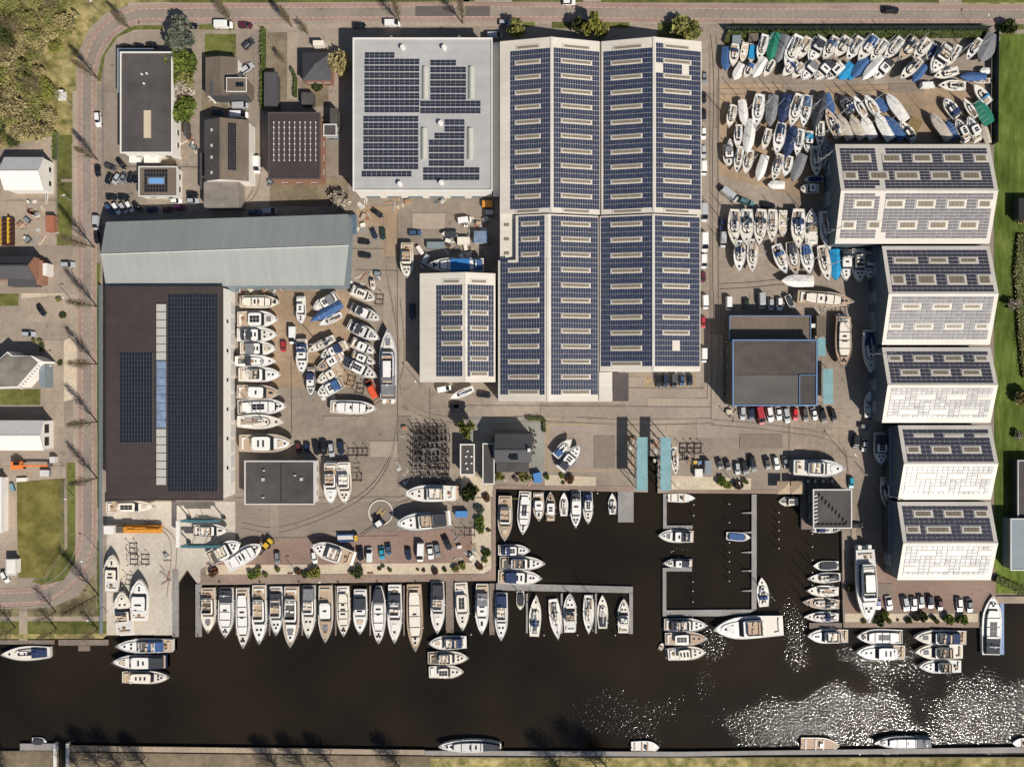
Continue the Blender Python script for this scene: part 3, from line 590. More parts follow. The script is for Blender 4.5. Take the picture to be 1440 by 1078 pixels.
for q, (pl, (a, c, nx), (s0, s1)) in enumerate(SLN):
    holes = [(960, 92, 970, 104), (922, 88, 932, 104)] if q == 3 else []
    if q == 3: holes.append((933, 60, 990, 70))
    solar(t, pl, (a, 70 if q < 3 else 63.02, c, 293.5), nx, 32 if q < 3 else 33, M_PV, holes, sky=[(s0 - 1, y - 3.4, s1 + 1, y + 3.4) for y in sk[1:11]], gap=.13, skm=(.16, .1, .30, .28))
    for y in (sk[0], sk[11]): skylight(t, pl, (s0, y - 3.3, s1, y + 3.3))
openings(t, (703, 58, 986, 300), ZE, 'N', 8, 4.0, 4.5, 0.0, M_WALLG, 'roller_door'); openings(t, (703, 58, 986.5, 300), ZE, 'E', 8, 3.0, 4.0, 0.0, M_WALLG, 'roller_door')
# its lower continuation
t = thing('boat_hall', 'lower half of the white solar halls reaching down to the quay yard', 'hall')
R1, R2 = bay(t, xs_s[0], xs_s[1], xs_s[2] - .25, Ybot, (CY - 366) * kE, ZE - .1, ZR - .1, M_WROOFX)
q = MB(); q.box((725 - CX) * kE, (CY - 366) * kE, 0, xs_s[2] - .25, Ymid - .6, ZE - 1.0); q.build('wall', M_WALL, t)
for pl, a, c in ((R1, (725 - CX) * kE, xs_s[1] - .01), (R2, xs_s[1] + .01, xs_s[2] - .25)):
    q = MB(); slab_on(q, pl, a, (CY - 366) * kE, c, Ymid - .6, -0.9, 0); q.build('roof', M_WROOFX, t)
R3, R4 = bay(t, xs_s[2] + .25, xs_s[3], xs_s[4], Ybot2, Ymid - .6, ZE - .1, ZR - .1, M_WROOFX)
MB().box(xs_s[2] - .25, Ybot2, 0, xs_s[2] + .25, Ymid - .6, ZE - .35).build('valley_gutter', M_TANROOF, t)
wbox('roof_extension', t, (842.5, 523, 861, 564), ZE - .3, 0, ZE - .3, M_WROOFX)
wbox('roof_extension', t, (703.2, 302, 724, 364), 8.4, 0, 8.4, M_WROOFX)
for y in (316, 336, 356): wbox('skylight', t, (709, y - 2, 716, y + 2), 8.6, 8.4, 8.6, M_PANE)
SLS = [(R1, (703.5, 766, 17), (717, 756.5), 21.45, 12, 35, 554.8), (R2, (775, 841, 19), (789, 829), 21.45, 12, 35, 554.8), (R3, (845, 917, 21), (858, 903), 21.8, 10, 29, 515.1), (R4, (921, 984, 18), (933, 970), 21.8, 8, 29, 515.1)]
for q, (pl, (a, c, nx), (s0, s1), pitch, n_, ny, yb) in enumerate(SLS):
    ys = [315.3 + pitch * i for i in range(n_)]
    holes = ([(945, 480, 955, 496)] if q == 3 else []) + ([(700, 300, 727.5, 366)] if q == 0 else [])
    solar(t, pl, (a, 315.3 - pitch / 2, c, yb), nx, ny, M_PV, holes, sky=[((s0 if not (q == 0 and y < 370) else 732) - 1, y - 3.4, s1 + 1, y + 3.4) for y in ys], gap=.13, skm=(.16, .1, .30, .28))
openings(t, (700, 303, 861, 564), ZE, 'S', 4, 4.5, 4.5, 0.0, M_WALLG, 'roller_door')
wbox('canopy_roof', t, (862, 524, 884, 564), 4.0, 3.6, 4.0, M_DROOF)
for x, y in ((883, 526), (883, 562), (863, 562)): X, Y, _ = at(x, y, 4); MB().tube((X, Y, 0), (X, Y, 3.6), .12).build('column', M_STEEL, t)
# workshop hall with two slopes
t, pw, pe = gable('workshop_hall', 'mid sized white workshop hall with solar panels left of the big halls', (591.5, 385.5, 695.5, 536), 8.0, 10.2, 'y', M_WROOFX, M_WALL, off=0.61)
solar(t, pw, (613.5, 400.6, 650.5, 529.2), 10, 18, M_PV, sky=[(621, y - 3.4, 649, y + 3.4) for y in (418.5, 440, 461.4, 482.8, 504)], gap=.13, skm=(.16, .1, .30, .28))
skylight(t, pw, (622, 392.5, 648, 399))
solar(t, pe, (657.5, 400.6, 694.5, 529.2), 10, 18, M_PV, sky=[(660, y - 3.4, 687, y + 3.4) for y in (418.5, 440, 461.4, 482.8, 504, 525.6)], gap=.13, skm=(.16, .1, .30, .28))
skylight(t, pe, (661, 392.5, 686, 399))
openings(t, (591.5, 385.5, 695.5, 536), 8, 'W', 5, 3.4, 4.0, 0.0, M_WALLG, 'roller_door')
# grey flat hall at the top
r = (498, 55.5, 691, 267); z = 9.2
t = flat_building('grey_hall', 'wide pale grey flat hall with white edge and broken solar blocks', r, z, M_GROOF, M_WALL, M_WALL, 'hall', 0.35, win=False)
pl = Plane(z)
wbox('side_canopy', t, (693.5, 60, 702, 276), 6.0, 5.6, 6.0, M_WALL)
openings(t, r, z, 'S', 6, 4.4, 3.0, 0.0, M_WALLG, 'roller_door', a0=.02, a1=.98)
def rows(t, x0, x1, nx, ys, m=M_PVN, ph=8.3):
    for y in ys: solar(t, pl, (x0, y, x1, y + ph), nx, 2, m, gap=0.12)
rows(t, 513, 555, 6, [73.8]); rows(t, 512.5, 590, 11, [83 + 9.6 * i for i in range(8)]); rows(t, 511, 588.5, 11, [163.3 + 9.55 * i for i in range(8)]); rows(t, 508.5, 579, 10, [240.5])
rows(t, 605, 641.5, 5, [84.5]); rows(t, 605, 655.5, 7, [94.3 + 9.6 * i for i in range(5)]); rows(t, 591, 676, 12, [142, 151.7]); rows(t, 625, 653.5, 4, [168, 177.5]); rows(t, 611, 653.5, 6, [187])
rows(t, 603, 653, 7, [196.5 + 9.7 * i for i in range(4)]); rows(t, 595, 674.5, 11, [235.5, 245.2])
for x, y0, y1 in ((597.5, 95, 140), (662.5, 95, 140), (596, 181, 224.5), (661, 181, 224.5)):
    X0, Y0, X1, Y1 = world_rect(pl, (x - 4.6, y0, x + 4.6, y1)); n = 7; R = []
    for yy in (Y0, Y1): R.append([(X0 + (X1 - X0) * i / n, yy, z + 0.03 + 0.75 * math.sin(math.pi * i / n)) for i in range(n + 1)])
    MB().rings(R).build('skylight', M_PANEW, t)
for x, y in ((567, 69), (625, 69), (563, 260), (621, 258), (620, 175)):
    X, Y, _ = at(x, y, z); a = MB().tube((X, Y, z), (X, Y, z + 1.1), 0.55, 0.55, 10).tube((X, Y, z + 1.1), (X, Y, z + 1.35), 0.8, 0.7, 10); a.build('roof_fan', M_WALL, t)
for x in (549, 645):
    X, Y, _ = at(x, 55, z); MB().rings([[(X - 2.2, Y + .3, z - 2), (X + 2.2, Y + .3, z - 2), (X, Y + .3, z + .4)], [(X - .4, Y + 1.8, z - 2), (X + .4, Y + 1.8, z - 2), (X, Y + 1.8, z - 1.4)]]).build('porch_gable', M_WALL, t)
# grey-green gable hall
ZG, ZGR = 8.3, 12.4
t = thing('gabled_hall', 'long grey green gabled hall lying across above the dark brown hall', 'hall')
def q4(pts, z): return [at(x, y, zz) for (x, y), zz in zip(pts, z)]
TL, TR, RL, RR, BL, BR = (149, 312), (489, 301), (141.5, 357.5), (490.5, 345), (149, 402.5), (484, 401)
v = q4([TL, TR, RR, RL, BL, BR], [ZG, ZG, ZGR, ZGR, ZG, ZG])
MB().add([v[3], v[2], v[1], v[0]] + [(x, y, z - .12) for x, y, z in (v[3], v[2], v[1], v[0])], [(0, 1, 2, 3), (7, 6, 5, 4), (0, 4, 5, 1), (1, 5, 6, 2), (2, 6, 7, 3), (3, 7, 4, 0)]).build('roof', M_NROOF, t)
MB().add([v[4], v[5], v[2], v[3]] + [(x, y, z - .12) for x, y, z in (v[4], v[5], v[2], v[3])], [(0, 1, 2, 3), (7, 6, 5, 4), (0, 4, 5, 1), (1, 5, 6, 2), (2, 6, 7, 3), (3, 7, 4, 0)]).build('roof', M_NROOF, t)
def gnd(p): return (p[0], p[1], 0)
def dn(p): return (p[0], p[1], p[2] - .13)
MB().rings([[gnd(v[4]), gnd(v[0]), dn(v[0]), dn(v[3]), dn(v[4])][::1], [gnd(v[5]), gnd(v[1]), dn(v[1]), dn(v[2]), dn(v[5])]]).build('wall', M_WALLG, t)
MB().tube(v[3], v[2], 0.16, 0.16, 5).build('ridge_cap', M_OFF, t)
# dark brown solar hall
r = (151, 404, 312, 701.5); z = 9.8
t = flat_building('solar_hall', 'dark brown flat hall with black solar fields and a pale skylight strip', r, z, M_BROOF, M_WALL, M_BROOF, 'hall', 0.12, win=False)
pl = Plane(z)
wbox('west_fascia', t, (149, 412, 151, 700), z - .3, 6, z - .3, M_WALL)
solar(t, pl, (169, 495.5, 214.5, 622.5), 11, 21, M_PVB, gap=0.09, jit=0.004, bed=M_RAIL); solar(t, pl, (236.5, 413.5, 306.5, 691), 16, 46, M_PVB, gap=0.09, jit=0.004, bed=M_RAIL)
sl = wbox('skylight_strip', t, (218.8, 426.5, 234.2, 682), z + .25, z, z + .25, M_BROOF)
ys = [427.5 + 11.35 * i for i in range(7)] + [603 + 11.35 * i for i in range(7)]
for y in ys: wbox('pane', sl, (219.8, y, 233.2, y + 10.3), z + .45, z + .251, z + .45, M_PANEW)
M_ICE = mat('clear_roof_glass', (0.20, 0.26, 0.36), 0.25, 0.3, 0.5, spec=0.6)
for i in range(8): wbox('pane', sl, (220, 507.5 + 11.8 * i, 233.2, 507.5 + 11.8 * i + 11.2), z + .5, z + .251, z + .5, M_ICE)
for y in [447 + 42 * i for i in range(6)]: openings(t, (151, y, 312, y + 6), z, 'E', 1, 1.0, 1.6, 5.2, M_GLASS, 'vent_window')
openings(t, r, z, 'E', 12, 3.4, 3.8, 0.0, M_OFF, 'roller_door'); openings(t, r, z, 'N', 4, 3, 3, 0, M_WALLG)
wbox('lean_to', t, (308, 404, 331, 409), 4, 0, 4, M_WALLG)
# small dark hall with two roof fields
t = flat_building('storage_hall', 'small dark flat hall with two roof fields beside parked yachts', (345.5, 649, 441, 707.5), 5.2, M_DROOF, M_WALL, M_OFF, par_h=0.2)
wbox('roof_ridge', t, (394.6, 651, 395.4, 706), 5.35, 5.2, 5.35, M_BLACK)
for x, y in ((369.5, 674), (423.5, 673.5)): wbox('skylight', t, (x - 2.2, y - 2.2, x + 2.2, y + 2.2), 5.6, 5.2, 5.6, M_PANEW)
for x, y in ((372, 661), (415.5, 668), (371, 699)): X, Y, _ = at(x, y, 5.2); MB().tube((X, Y, 5.2), (X, Y, 6.0), .22, .22, 7).build('chimney', M_WALL, t)
# blue-edged works building
t = flat_building('works_building', 'brown roofed works building with blue roof edges and teal lean-tos', (1031.5, 479, 1147.5, 569), 8.6, M_WKROOF, M_WALLD, M_BLUE, par_h=0.2)
wbox('front_roof', t, (1031.7, 527.5, 1124.2, 568.3), 8.68, 8.6, 8.68, mat('greyer_front_roof', (0.105, 0.096, 0.085), .8, .12, .3, var2=.15, scale2=.06, stretch=(.3, 2, 1)))
parapet(t, (1124.5, 527.5, 1147.0, 568.5), 8.7, M_BLUE, .2, .3); wbox('upper_roof', t, (1125, 528, 1146.5, 568), 8.75, 8.6, 8.75, M_DROOF)
wbox('wall', t, (1026.5, 444.5, 1139, 478.3), 4.6, 0, 4.4, M_WALLD); wbox('lower_roof', t, (1026.5, 444.5, 1139, 478.2), 4.6, 4.401, 4.6, M_TANROOF); parapet(t, (1026.5, 444.5, 1139, 478.0), 4.6, M_BLUE, .2, .3)
for rr, mm, zz in (((1148.5, 443.5, 1161.5, 471.5), M_TANROOF, 3.4), ((1150, 475, 1161, 500.5), M_TEALROOF, 3.0), ((1157.5, 518.5, 1171.5, 567.5), M_TEALROOF, 3.2), ((1023, 480, 1029.5, 501), M_OFF, 2.8)):
    wbox('lean_to', t, rr, zz, 0.0 if mm is not M_TEALROOF else zz - .2, zz, mm)
    if mm is M_TEALROOF:
        for x in (rr[0] + 1, rr[2] - 1):
            for y in (rr[1] + 1, rr[3] - 1): X, Y, _ = at(x, y, zz); MB().tube((X, Y, 0), (X, Y, zz - .2), .1).build('column', M_STEEL, t)
wbox('roof_unit', t, (1141, 455, 1147.5, 460.5), 3, 0, 3, M_WALL)
# five right-hand solar halls, ridge across
A = lambda s: [tuple(map(float, p.split('-'))) for p in s.split()]
HALLS = [
 ((1175.5, 204, 1390.5, 341.5), 'top right solar hall, the widest of the five, beside the sailing boats', 29, 14, 15,
  [(222, A('1194-1226 1240-1267 1280-1310 1325-1355 1369-1391')), (247.5, A('1181-1206 1220-1246 1262-1292 1306-1337 1352-1382'))],
  [(287.5, A('1198-1228 1246-1271 1285-1313 1330-1359 1373-1395')), (316.5, A('1181-1203 1217-1242 1260-1288 1302-1333 1348-1377'))], [(1234.5, 1241.5), (1314, 1316)]),
 ((1241.5, 347, 1391, 483.5), 'second solar hall from the top, its lower slope pale with sun glare', 20, 12, 13,
  [(366, A('1260-1291 1303-1334 1347-1377')), (392.5, A('1250-1272 1286-1315 1330-1360 1375-1396'))], [(432, A('1265-1295 1310-1338 1353-1382')), (459.5, A('1247-1268 1283-1311 1327-1355 1372-1392'))], [(1314.5, 1316)]),
 ((1241.5, 489.5, 1392, 593), 'middle solar hall of the five, its lower slope blotched with bright glare', 20, 9, 10,
  [(502.5, A('1246-1267 1282-1311 1326-1355 1369-1391')), (523.5, A('1263-1292 1307-1337 1351-1381'))], [(557, A('1248-1269 1288-1315 1331-1359 1375-1396')), (578, A('1263-1289 1306-1333 1350-1377'))], [(1316, 1317)]),
 ((1264, 599, 1392.5, 701), 'fourth solar hall from the top, its lower slope shining almost white', 17, 8, 9,
  [(611.5, A('1283-1311 1326-1356 1370-1392')), (633.5, A('1270-1293 1307-1337 1352-1382'))], [(667, A('1286-1314 1331-1359 1376-1397')), (688, A('1267-1289 1306-1333 1350-1377'))], [(1318, 1319)]),
 ((1263, 706.5, 1392, 814), 'lowest of the five solar halls, beside the row of cars at the quay', 17, 9, 9,
  [(721, A('1282-1311 1326-1356 1369-1392')), (745, A('1270-1292 1306-1337 1351-1381'))], [(777, A('1286-1314 1331-1359 1376-1397')), (799.5, A('1267-1289 1306-1333 1350-1376'))], []),
]
for (r, lab, nx, nyn, nys, north, south, div) in HALLS:
    zr_ = 11.9 if r[3] < 484 else 11.35
    t, pn, ps = gable('solar_hall', lab, r, 8.2, zr_, 'x', M_WROOF, M_TCLAD, cat='hall')
    k = S * (H - 8.2) / H; ym = ((CY - r[1]) * k + (CY - r[3]) * k) / 2; yr = CY - ym / (S * (H - zr_) / H)
    for pl, ya, yb, ny, rowsk in ((pn, r[1] + 4.5, yr - 2.5, nyn, north), (ps, yr + 4, r[3] - 6, nys, south)):
        xm = [pl.proj(x, (ya + yb) / 2)[0] for x in (r[0], r[2])]
        X0 = (r[0] - CX) * k + .9; X1 = (r[2] - CX) * k - .9
        px0, px1 = pl.topx(X0, pl.proj(1300, (ya + yb) / 2)[1])[0], pl.topx(X1, pl.proj(1300, (ya + yb) / 2)[1])[0]
        hh = 6.0 if (r[0] < 1250 and rowsk[0][0] < 470) else 4.6
        sky_ = [(a - 1, y - hh, c + 1, y + hh) for y, L in rowsk for a, c in L]
        holes = [(a - .4, 0, c + .4, 2000) for a, c in div if c - a > 3]
        solar(t, pl, (px0, ya, px1, yb), nx, ny, M_PVV, holes, gap=0.19, jit=0.014, sky=sky_, skm=(.2, .15, .6, .42))
    openings(t, r, 8.2, 'W', 3, 3.4, 4, 0, M_WALLG, 'roller_door')
t = thing('lean_to', 'narrow grey blue lean-to strip along the wall of the lower solar halls', 'lean-to')
wbox('roof', t, (1251, 601, 1261, 700), 4.6, 4.4, 4.6, M_WALLG); wbox('wall', t, (1252, 602, 1260.5, 699), 4.4, 0, 4.4, M_WALLD); wbox('roof', t, (1250, 708, 1260, 774), 4.6, 4.4, 4.6, M_WALLG); wbox('wall', t, (1251, 709, 1259.5, 773), 4.4, 0, 4.4, M_WALLD)
t = thing('lean_to', 'stepped grey lean-to blocks along the wall of the upper solar halls', 'lean-to')
for rr, zz in (((1165.5, 268, 1177, 290), 4), ((1231, 345, 1240, 389), 4), ((1229, 389, 1239, 406), 3), ((1229.5, 437, 1239, 492), 3.6), ((1231.5, 527, 1242, 550), 3.4), ((1231.5, 564, 1238.5, 584), 3.0), ((1166, 205, 1173, 262), 3)):
    wbox('lean_to_block', t, rr, zz, 0, zz, M_WALLG)
# club building and its neighbours
t, pn, ps = gable('club_house', 'black gabled club house with a pale lower front beside the basin', (697, 611, 746, 649), 6.2, 8.4, 'x', M_SLATE, M_WALLD, off=0.55)
wbox('lower_roof', t, (698, 650.5, 744, 663.5), 4.2, 0, 4.2, M_DROOF); wbox('skylight', t, (717, 638, 728, 646), 8.0, 7.0, 8.0, M_GLASS); wbox('chimney', t, (742, 630.5, 746, 635), 9, 7, 9, M_WALL)
openings(t, (697, 611, 746, 649), 6, 'S', 5, 1.4, 1.2, 4.4, M_GLASS)
t = flat_building('annex', 'narrow grey flat annex between club house and white dotted roof', (680, 624.5, 694, 679), 4.4, M_DROOF, M_WALLD, M_OFF, par_h=.15)
t = flat_building('office', 'small dark flat office with six white roof domes near the cradles', (648.5, 625.5, 666, 666), 3.8, M_DROOF, M_WALL, M_WALL, par_h=.2)
for x, y in ((657.5, 634), (655.3, 641.5), (663, 641.5), (655.3, 651), (663, 651), (657, 658.5)): X, Y, _ = at(x, y, 3.9); MB().tube((X, Y, 3.8), (X, Y, 4.2), .36, .26, 8).build('roof_dome', M_WALL, t)
t = flat_building('terrace_bar', 'dark square pavilion with a diagonal beam standing over the basin water', (1144.5, 689, 1196, 741), 5.6, M_DROOF, M_WALLD, M_OFF, par_h=.25)
for i in range(9):
    X, Y, _ = at(1152 + i * 4.8, 696 + i * 4.9, 5.8); MB().obox(X, Y, 5.6, 1.3, 0.22, 0.28, 0.5 + math.pi / 4).build('roof_fin', M_BLACK, t)
for i in range(8): X, Y, _ = at(1147.2, 697 + i * 5.2, 5.8); MB().obox(X, Y, 5.6, 1.0, 0.3, 0.35, 0.3).build('roof_fin', M_WALL, t)
for i in range(7): X, Y, _ = at(1152 + i * 6, 737.3, 5.8); MB().obox(X, Y, 5.6, 0.8, 0.5, 0.35, 0).build('roof_fin', M_BLACK, t)
deck('terrace', 'dark timber terrace round the square pavilion', 'terrace', [rect(1127, 668, 1180, 744)], 0.05, M_DOCKW)
for i, x in enumerate((1088, 1107.5)):
    t = thing('parasol', 'large tan square parasol, %s of two beside the pavilion terrace' % ('left' if i == 0 else 'right'), 'parasol', at(x + 9, 683.5, 0), 0, 'tan square parasols')
    w = 1.95; top = (0, 0, 3.4); c = [(-w, -w, 2.7), (w, -w, 2.7), (w, w, 2.7), (-w, w, 2.7)]
    MB().add(c + [top], [(0, 1, 4), (1, 2, 4), (2, 3, 4), (3, 0, 4), (3, 2, 1, 0)]).build('canopy', mat('tan_canvas', (0.40, 0.29, 0.19), .8, .1, 1), t); MB().tube((0, 0, 0), (0, 0, 3.4), .05).build('pole', M_WOOD, t)
# blue travel lift sheds
for i, (x0, x1) in enumerate(((895.5, 910.6), (928.8, 943.6))):
    t = thing('lift_shed', '%s of two open sheds with long pale teal roofs over the lift dock' % ('left' if i == 0 else 'right'), 'shed', (0, 0, 0), 0, 'teal roofed lift sheds')
    z = 7.2; wbox('roof', t, (x0, 614.5, x1, 689.5), z, z - .25, z, M_TEALROOF)
    for y in (617, 631, 645, 659, 673, 687):
        for x in (x0 + 1.0, x1 - 1.0):
            X, Y, _ = at(x, y, z); MB().tube((X, Y, -1.2), (X, Y, z - .25), .14).build('column', M_TEAL, t)
    for y0 in (617, 631, 645, 659, 673):
        a, c = at(x0 + 1, y0, z), at(x0 + 1, y0 + 14, z); MB().tube((a[0], a[1], 0.3), (c[0], c[1], z - .4), .07).tube((c[0], c[1], 0.3), (a[0], a[1], z - .4), .07).build('brace', M_TEAL, t)
# houses top left
t = flat_building('office_building', 'dark flat office block with pale skylight strip and grey stepped corner', (171, 75, 241.5, 214), 5.6, M_DROOF, M_WALL, M_WALL, par_h=.3)
wbox('skylight', t, (202, 155, 211.5, 193.5), 6, 5.6, 6.0, M_SEAT)
wbox('corner_wing', t, (164.5, 68, 216, 73.5), 3.4, 0, 3.4, M_WALLG); wbox('corner_wing', t, (164.5, 73.6, 169.5, 130), 3.4, 0, 3.4, M_WALLG)
for x, y in ((200, 105), (207, 104), (203, 118)): X, Y, _ = at(x, y, 5.6); MB().tube((X, Y, 5.6), (X, Y, 6.1), .3).build('vent', M_WALL, t)
t = flat_building('site_office', 'small grey flat house with a solar frame round a sky blue skylight', (196.5, 235.5, 248.5, 275), 3.6, M_TANROOF, M_WALL, M_OFF, par_h=.2)
pl = Plane(3.6); solar(t, pl, (203, 238, 236, 270.5), 8, 6, M_PVB, [(208, 249, 231, 258.5)], gap=.15); wbox('skylight', t, (209, 250, 230, 258), 4.0, 3.6, 4.0, mat('sky_blue_dome', (0.16, 0.34, 0.60), .3, .1, 1))
t, pw, pe = gable('house', 'grey house with brown and pale split roofs beside round green trees', (290, 82, 333, 134), 4.6, 5.4, 'y', M_TANROOF, M_WALL)
wbox('upper_roof', t, (319, 110, 346, 128.5), 7.0, 0, 7.0, M_TANROOF); parapet(t, (319, 110, 346, 128.5), 7.0, M_WALL, .15, .15); wbox('skylight', t, (331.5, 116, 342, 121.5), 7.3, 7.0, 7.3, M_GLASS); wbox('rear_roof', t, (295, 115, 346, 135), 5.0, 0, 5.0, M_SLATE)
t, pw, pe = gable('workshop', 'gabled brown workshop with a black solar strip and small roof windows', (288.5, 170, 348.5, 253.5), 6.2, 8.2, 'y', M_DROOF, M_WALL, M_TANROOF, off=.42)
solar(t, pe, (320.5, 173, 332.5, 239.5), 4, 16, M_PVB, gap=.1)
for y in (182.5, 204.5, 221, 242.5): wbox('skylight', t, (296, y - 2, 302.5, y + 2), 7.2, 6.6, 7.2, M_PANEW)
wbox('annex', t, (286.5, 255.5, 336, 290.5), 4.8, 0, 4.8, mat('stained_grey_roof', (0.15, 0.13, 0.115), .8, .2, .25, rgb2=(0.24, 0.21, 0.18)))
for r in ((281, 215, 286.5, 266), (258, 170, 262, 190)): wbox('side_roof', t, r, 3, 0, 3, M_DROOF)
t = flat_building('cube_house', 'dark brown flat house with a grid of small white roof studs', (379, 160, 449, 250), 7.4, M_BROOF, M_BRICK, M_WALLD, par_h=.25)
gx = [385, 392.2, 399.7, 407, 414.3, 421.8, 429, 436.5, 444]
for i, y in enumerate([172, 179.3, 187, 194.8, 202.4, 210.5, 218, 225.5]):
    for x in gx:
        X, Y, _ = at(x, y, 7.5); MB().tube((X, Y, 7.4), (X, Y, 7.75), .24, .17, 6).build('roof_stud', M_OFF, t)
mb = MB()
for x in gx: X, Y, _ = at(x, 172, 7.45); X2, Y2, _ = at(x, 226, 7.45); mb.box(X - .05, Y2, 7.405, X + .05, Y, 7.45)
mb.build('rail', M_OFF, t)
t = flat_building('glass_annex', 'grey angular side wing joining the brown studded house', (456, 176, 472, 190), 4.8, M_DROOF, M_WALLG, M_OFF, par_h=.1); wbox('wing', t, (464, 152, 474.5, 175.5), 4.8, 0, 4.8, M_DROOF)
t = flat_building('long_shed', 'long narrow dark shed with pointed top end between hedge and sandy garden', (373, 103, 389, 150.5), 3.4, M_SLATE, M_WALLD, M_DROOF, par_h=.05, win=False)
t = thing('house', 'house with black pyramid roof beside tan bushes near the upper road', 'house')
r = (425.5, 74, 466, 113.5); ze, zr = 4.6, 8.0; k = S * (H - ze) / H; x0, x1, y0, y1 = (r[0] - CX) * k, (r[2] - CX) * k, (CY - r[3]) * k, (CY - r[1]) * k; ax, ay, _ = at(443, 90, zr)
MB().box(x0 + .3, y0 + .3, 0, x1 - .3, y1 - .3, ze - .02).build('wall', M_BRICK, t)
ap = [(ax - .6, ay, zr), (ax + 3.0, ay + 3.0, zr)]
MB().add([(x0, y0, ze), (x1, y0, ze), (x1, y1, ze), (x0, y1, ze), (ax, ay, zr)], [(0, 1, 4), (1, 2, 4), (2, 3, 4), (3, 0, 4), (3, 2, 1, 0)]).build('roof', M_SLATE, t)
wbox('porch', t, (440, 57, 455, 64), 3, 0, 3, M_CREAM); wbox('extension', t, (424, 130, 440, 146), 3, 0, 3, M_DROOF); openings(t, (426.5, 75, 465, 112.5), ze, 'S', 3, 1.4, 1.2, 1.2, M_GLASS)
# buildings left of the road
t, pn, ps = gable('white_barn', 'white barn with bright lower slope left of the road', (6.5, 222, 60, 266), 5.0, 7.4, 'x', M_OFF, M_WALL, M_WALL); openings(t, (6.5, 222, 60, 266), 5, 'E', 2, 1.4, 1.2, 1.2, M_GLASS)
t, pn, ps = gable('brick_house', 'house with dark tiled roof and red brick side left of the road', (-30, 361, 47, 391), 5.0, 8.0, 'x', M_SLATE, M_BRICK); wbox('white_bay', t, (60, 370, 66, 387), 3, 0, 3, M_WALL); wbox('lower_roof', t, (11, 392.5, 50, 402), 3, 0, 3, M_SLATE); wbox('patio_wing', t, (49, 366, 59.5, 400), 2.6, 0, 2.6, M_BRICK)
t = thing('angular_house', 'grey angular roofed house with white diagonal edges left of the road', 'house')
pl = [at(x, y, 6)[:2] for x, y in ((-30, 503), (0, 503), (10, 494), (17, 500), (44, 500), (60, 508), (52, 514), (25, 545), (-30, 547))]
MB().prism(pl, 0, 5.8).build('wall', M_WALL, t); c = MB().prism([at(x, y, 6)[:2] for x, y in ((-30, 505), (0, 505), (10, 497), (17, 502), (43, 501), (53, 510), (24, 543), (-30, 545))], 5.801, 6.0); c.build('roof', mat('mossy_grey_roof', (0.19, 0.17, 0.14), .85, .25, .3, var2=.2, scale2=.2), t)
MB().prism([at(x, y, 4)[:2] for x, y in ((55, 518), (63, 512), (63, 545), (55, 545))], 0, 4).build('porch', M_WALLG, t)
mb = MB()
for i in range(9): a = at(28 + i * 3.2, 544 - i * 3.6, 6.1); c = at(31 + i * 3.2, 547 - i * 3.6, 5.0); mb.tube(a, c, .12)
mb.build('edge_louvre', M_WALL, t)
t, pn, ps = gable('white_shop', 'white ribbed gabled building with dark end windows left of the road', (-40, 592, 60, 632), 5.0, 6.6, 'x', M_OFF, M_WALL, M_WALL); openings(t, (-40, 592, 60, 632), 5, 'E', 2, 2.6, 2.2, 2.2, M_GLASS)
t = thing('tank_rack', 'rack of dark round tanks under pale curved frames', 'rack')
for i in range(6): X, Y, _ = at(9.5, 310 + i * 6.5, 2); MB().tube((X - 1.7, Y, 1.4), (X + 1.7, Y, 1.4), .62, .62, 9).build('tank', mat('maroon_tank', (0.06, 0.02, 0.02), .5, .2, 1), t)
MB().box(*at(0, 344, 0)[:2], 0, *at(2, 308, 0)[:2], 2.2).box(*at(17, 344, 0)[:2], 0, *at(19, 308, 0)[:2], 2.2).build('frame', M_FLOWER, t)
t = flat_building('white_kiosk', 'small white box building above the parked white car at lower left', (10, 787.5, 21, 807), 2.6, M_WALL, M_WALL, M_OFF, par_h=.05, win=False)
t = flat_building('white_store', 'pale long store cut by the photo edge beside the dry lawn', (-20, 672, 2, 748), 3, M_SEATW, M_WALL, M_OFF, par_h=.05, win=False)
# right edge garden buildings
t = flat_building('dark_shed', 'dark open frame shed at the right edge behind the meadow', (1432, 648, 1500, 730), 3, M_DROOF, M_WALLD, M_STEEL, par_h=.2, win=False)
t = flat_building('garden_house', 'grey house with rounded glass roof at the lower right edge', (1422, 730, 1500, 800), 4, M_WALLG, M_WALLG, M_STEEL, par_h=.2, win=False)
t = flat_building('black_shed', 'black garden shed at the right edge of the meadow', (1434, 280, 1480, 308), 3, M_BLACK, M_WALLD, M_BLACK, par_h=.05, win=False)

# fences and hedges
def fence(name, label, pts, h, m, step=2.5, t=None, closed=True):
    t = thing(name, label, 'fence')
    for a, c in zip(pts, pts[1:]):
        p, q = Vector(at(*a)), Vector(at(*c)); L = (q - p).length; n = max(1, int(L / step)); d = (q - p) / n; ang = math.atan2(d.y, d.x)
        for i in range(n):
            o = p + d * (i + .5)
            MB().obox(o.x, o.y, 0.1, d.length - .1, 0.05, h - .1, ang).build('panel', m, t) if closed else MB().obox(o.x, o.y, h - .1, d.length, 0.05, 0.06, ang).obox(o.x, o.y, h * .5, d.length, 0.03, 0.04, ang).build('rail', m, t)
            MB().obox(p.x + d.x * i, p.y + d.y * i, 0, .09, .09, h + .1, ang).build('post', m, t)
    return t
M_FGREEN = mat('dark_green_fence', (0.02, 0.03, 0.028), .7, .1, 1)
fence('yard_fence', 'tall dark fence behind the hedge along the upper road', [(1018, 43), (1388, 42.5)], 2.6, M_FGREEN, 4)
fence('yard_fence', 'tall dark fence between the boat yard and the meadow', [(1395, 48), (1394, 205)], 3.2, M_FGREEN, 4)
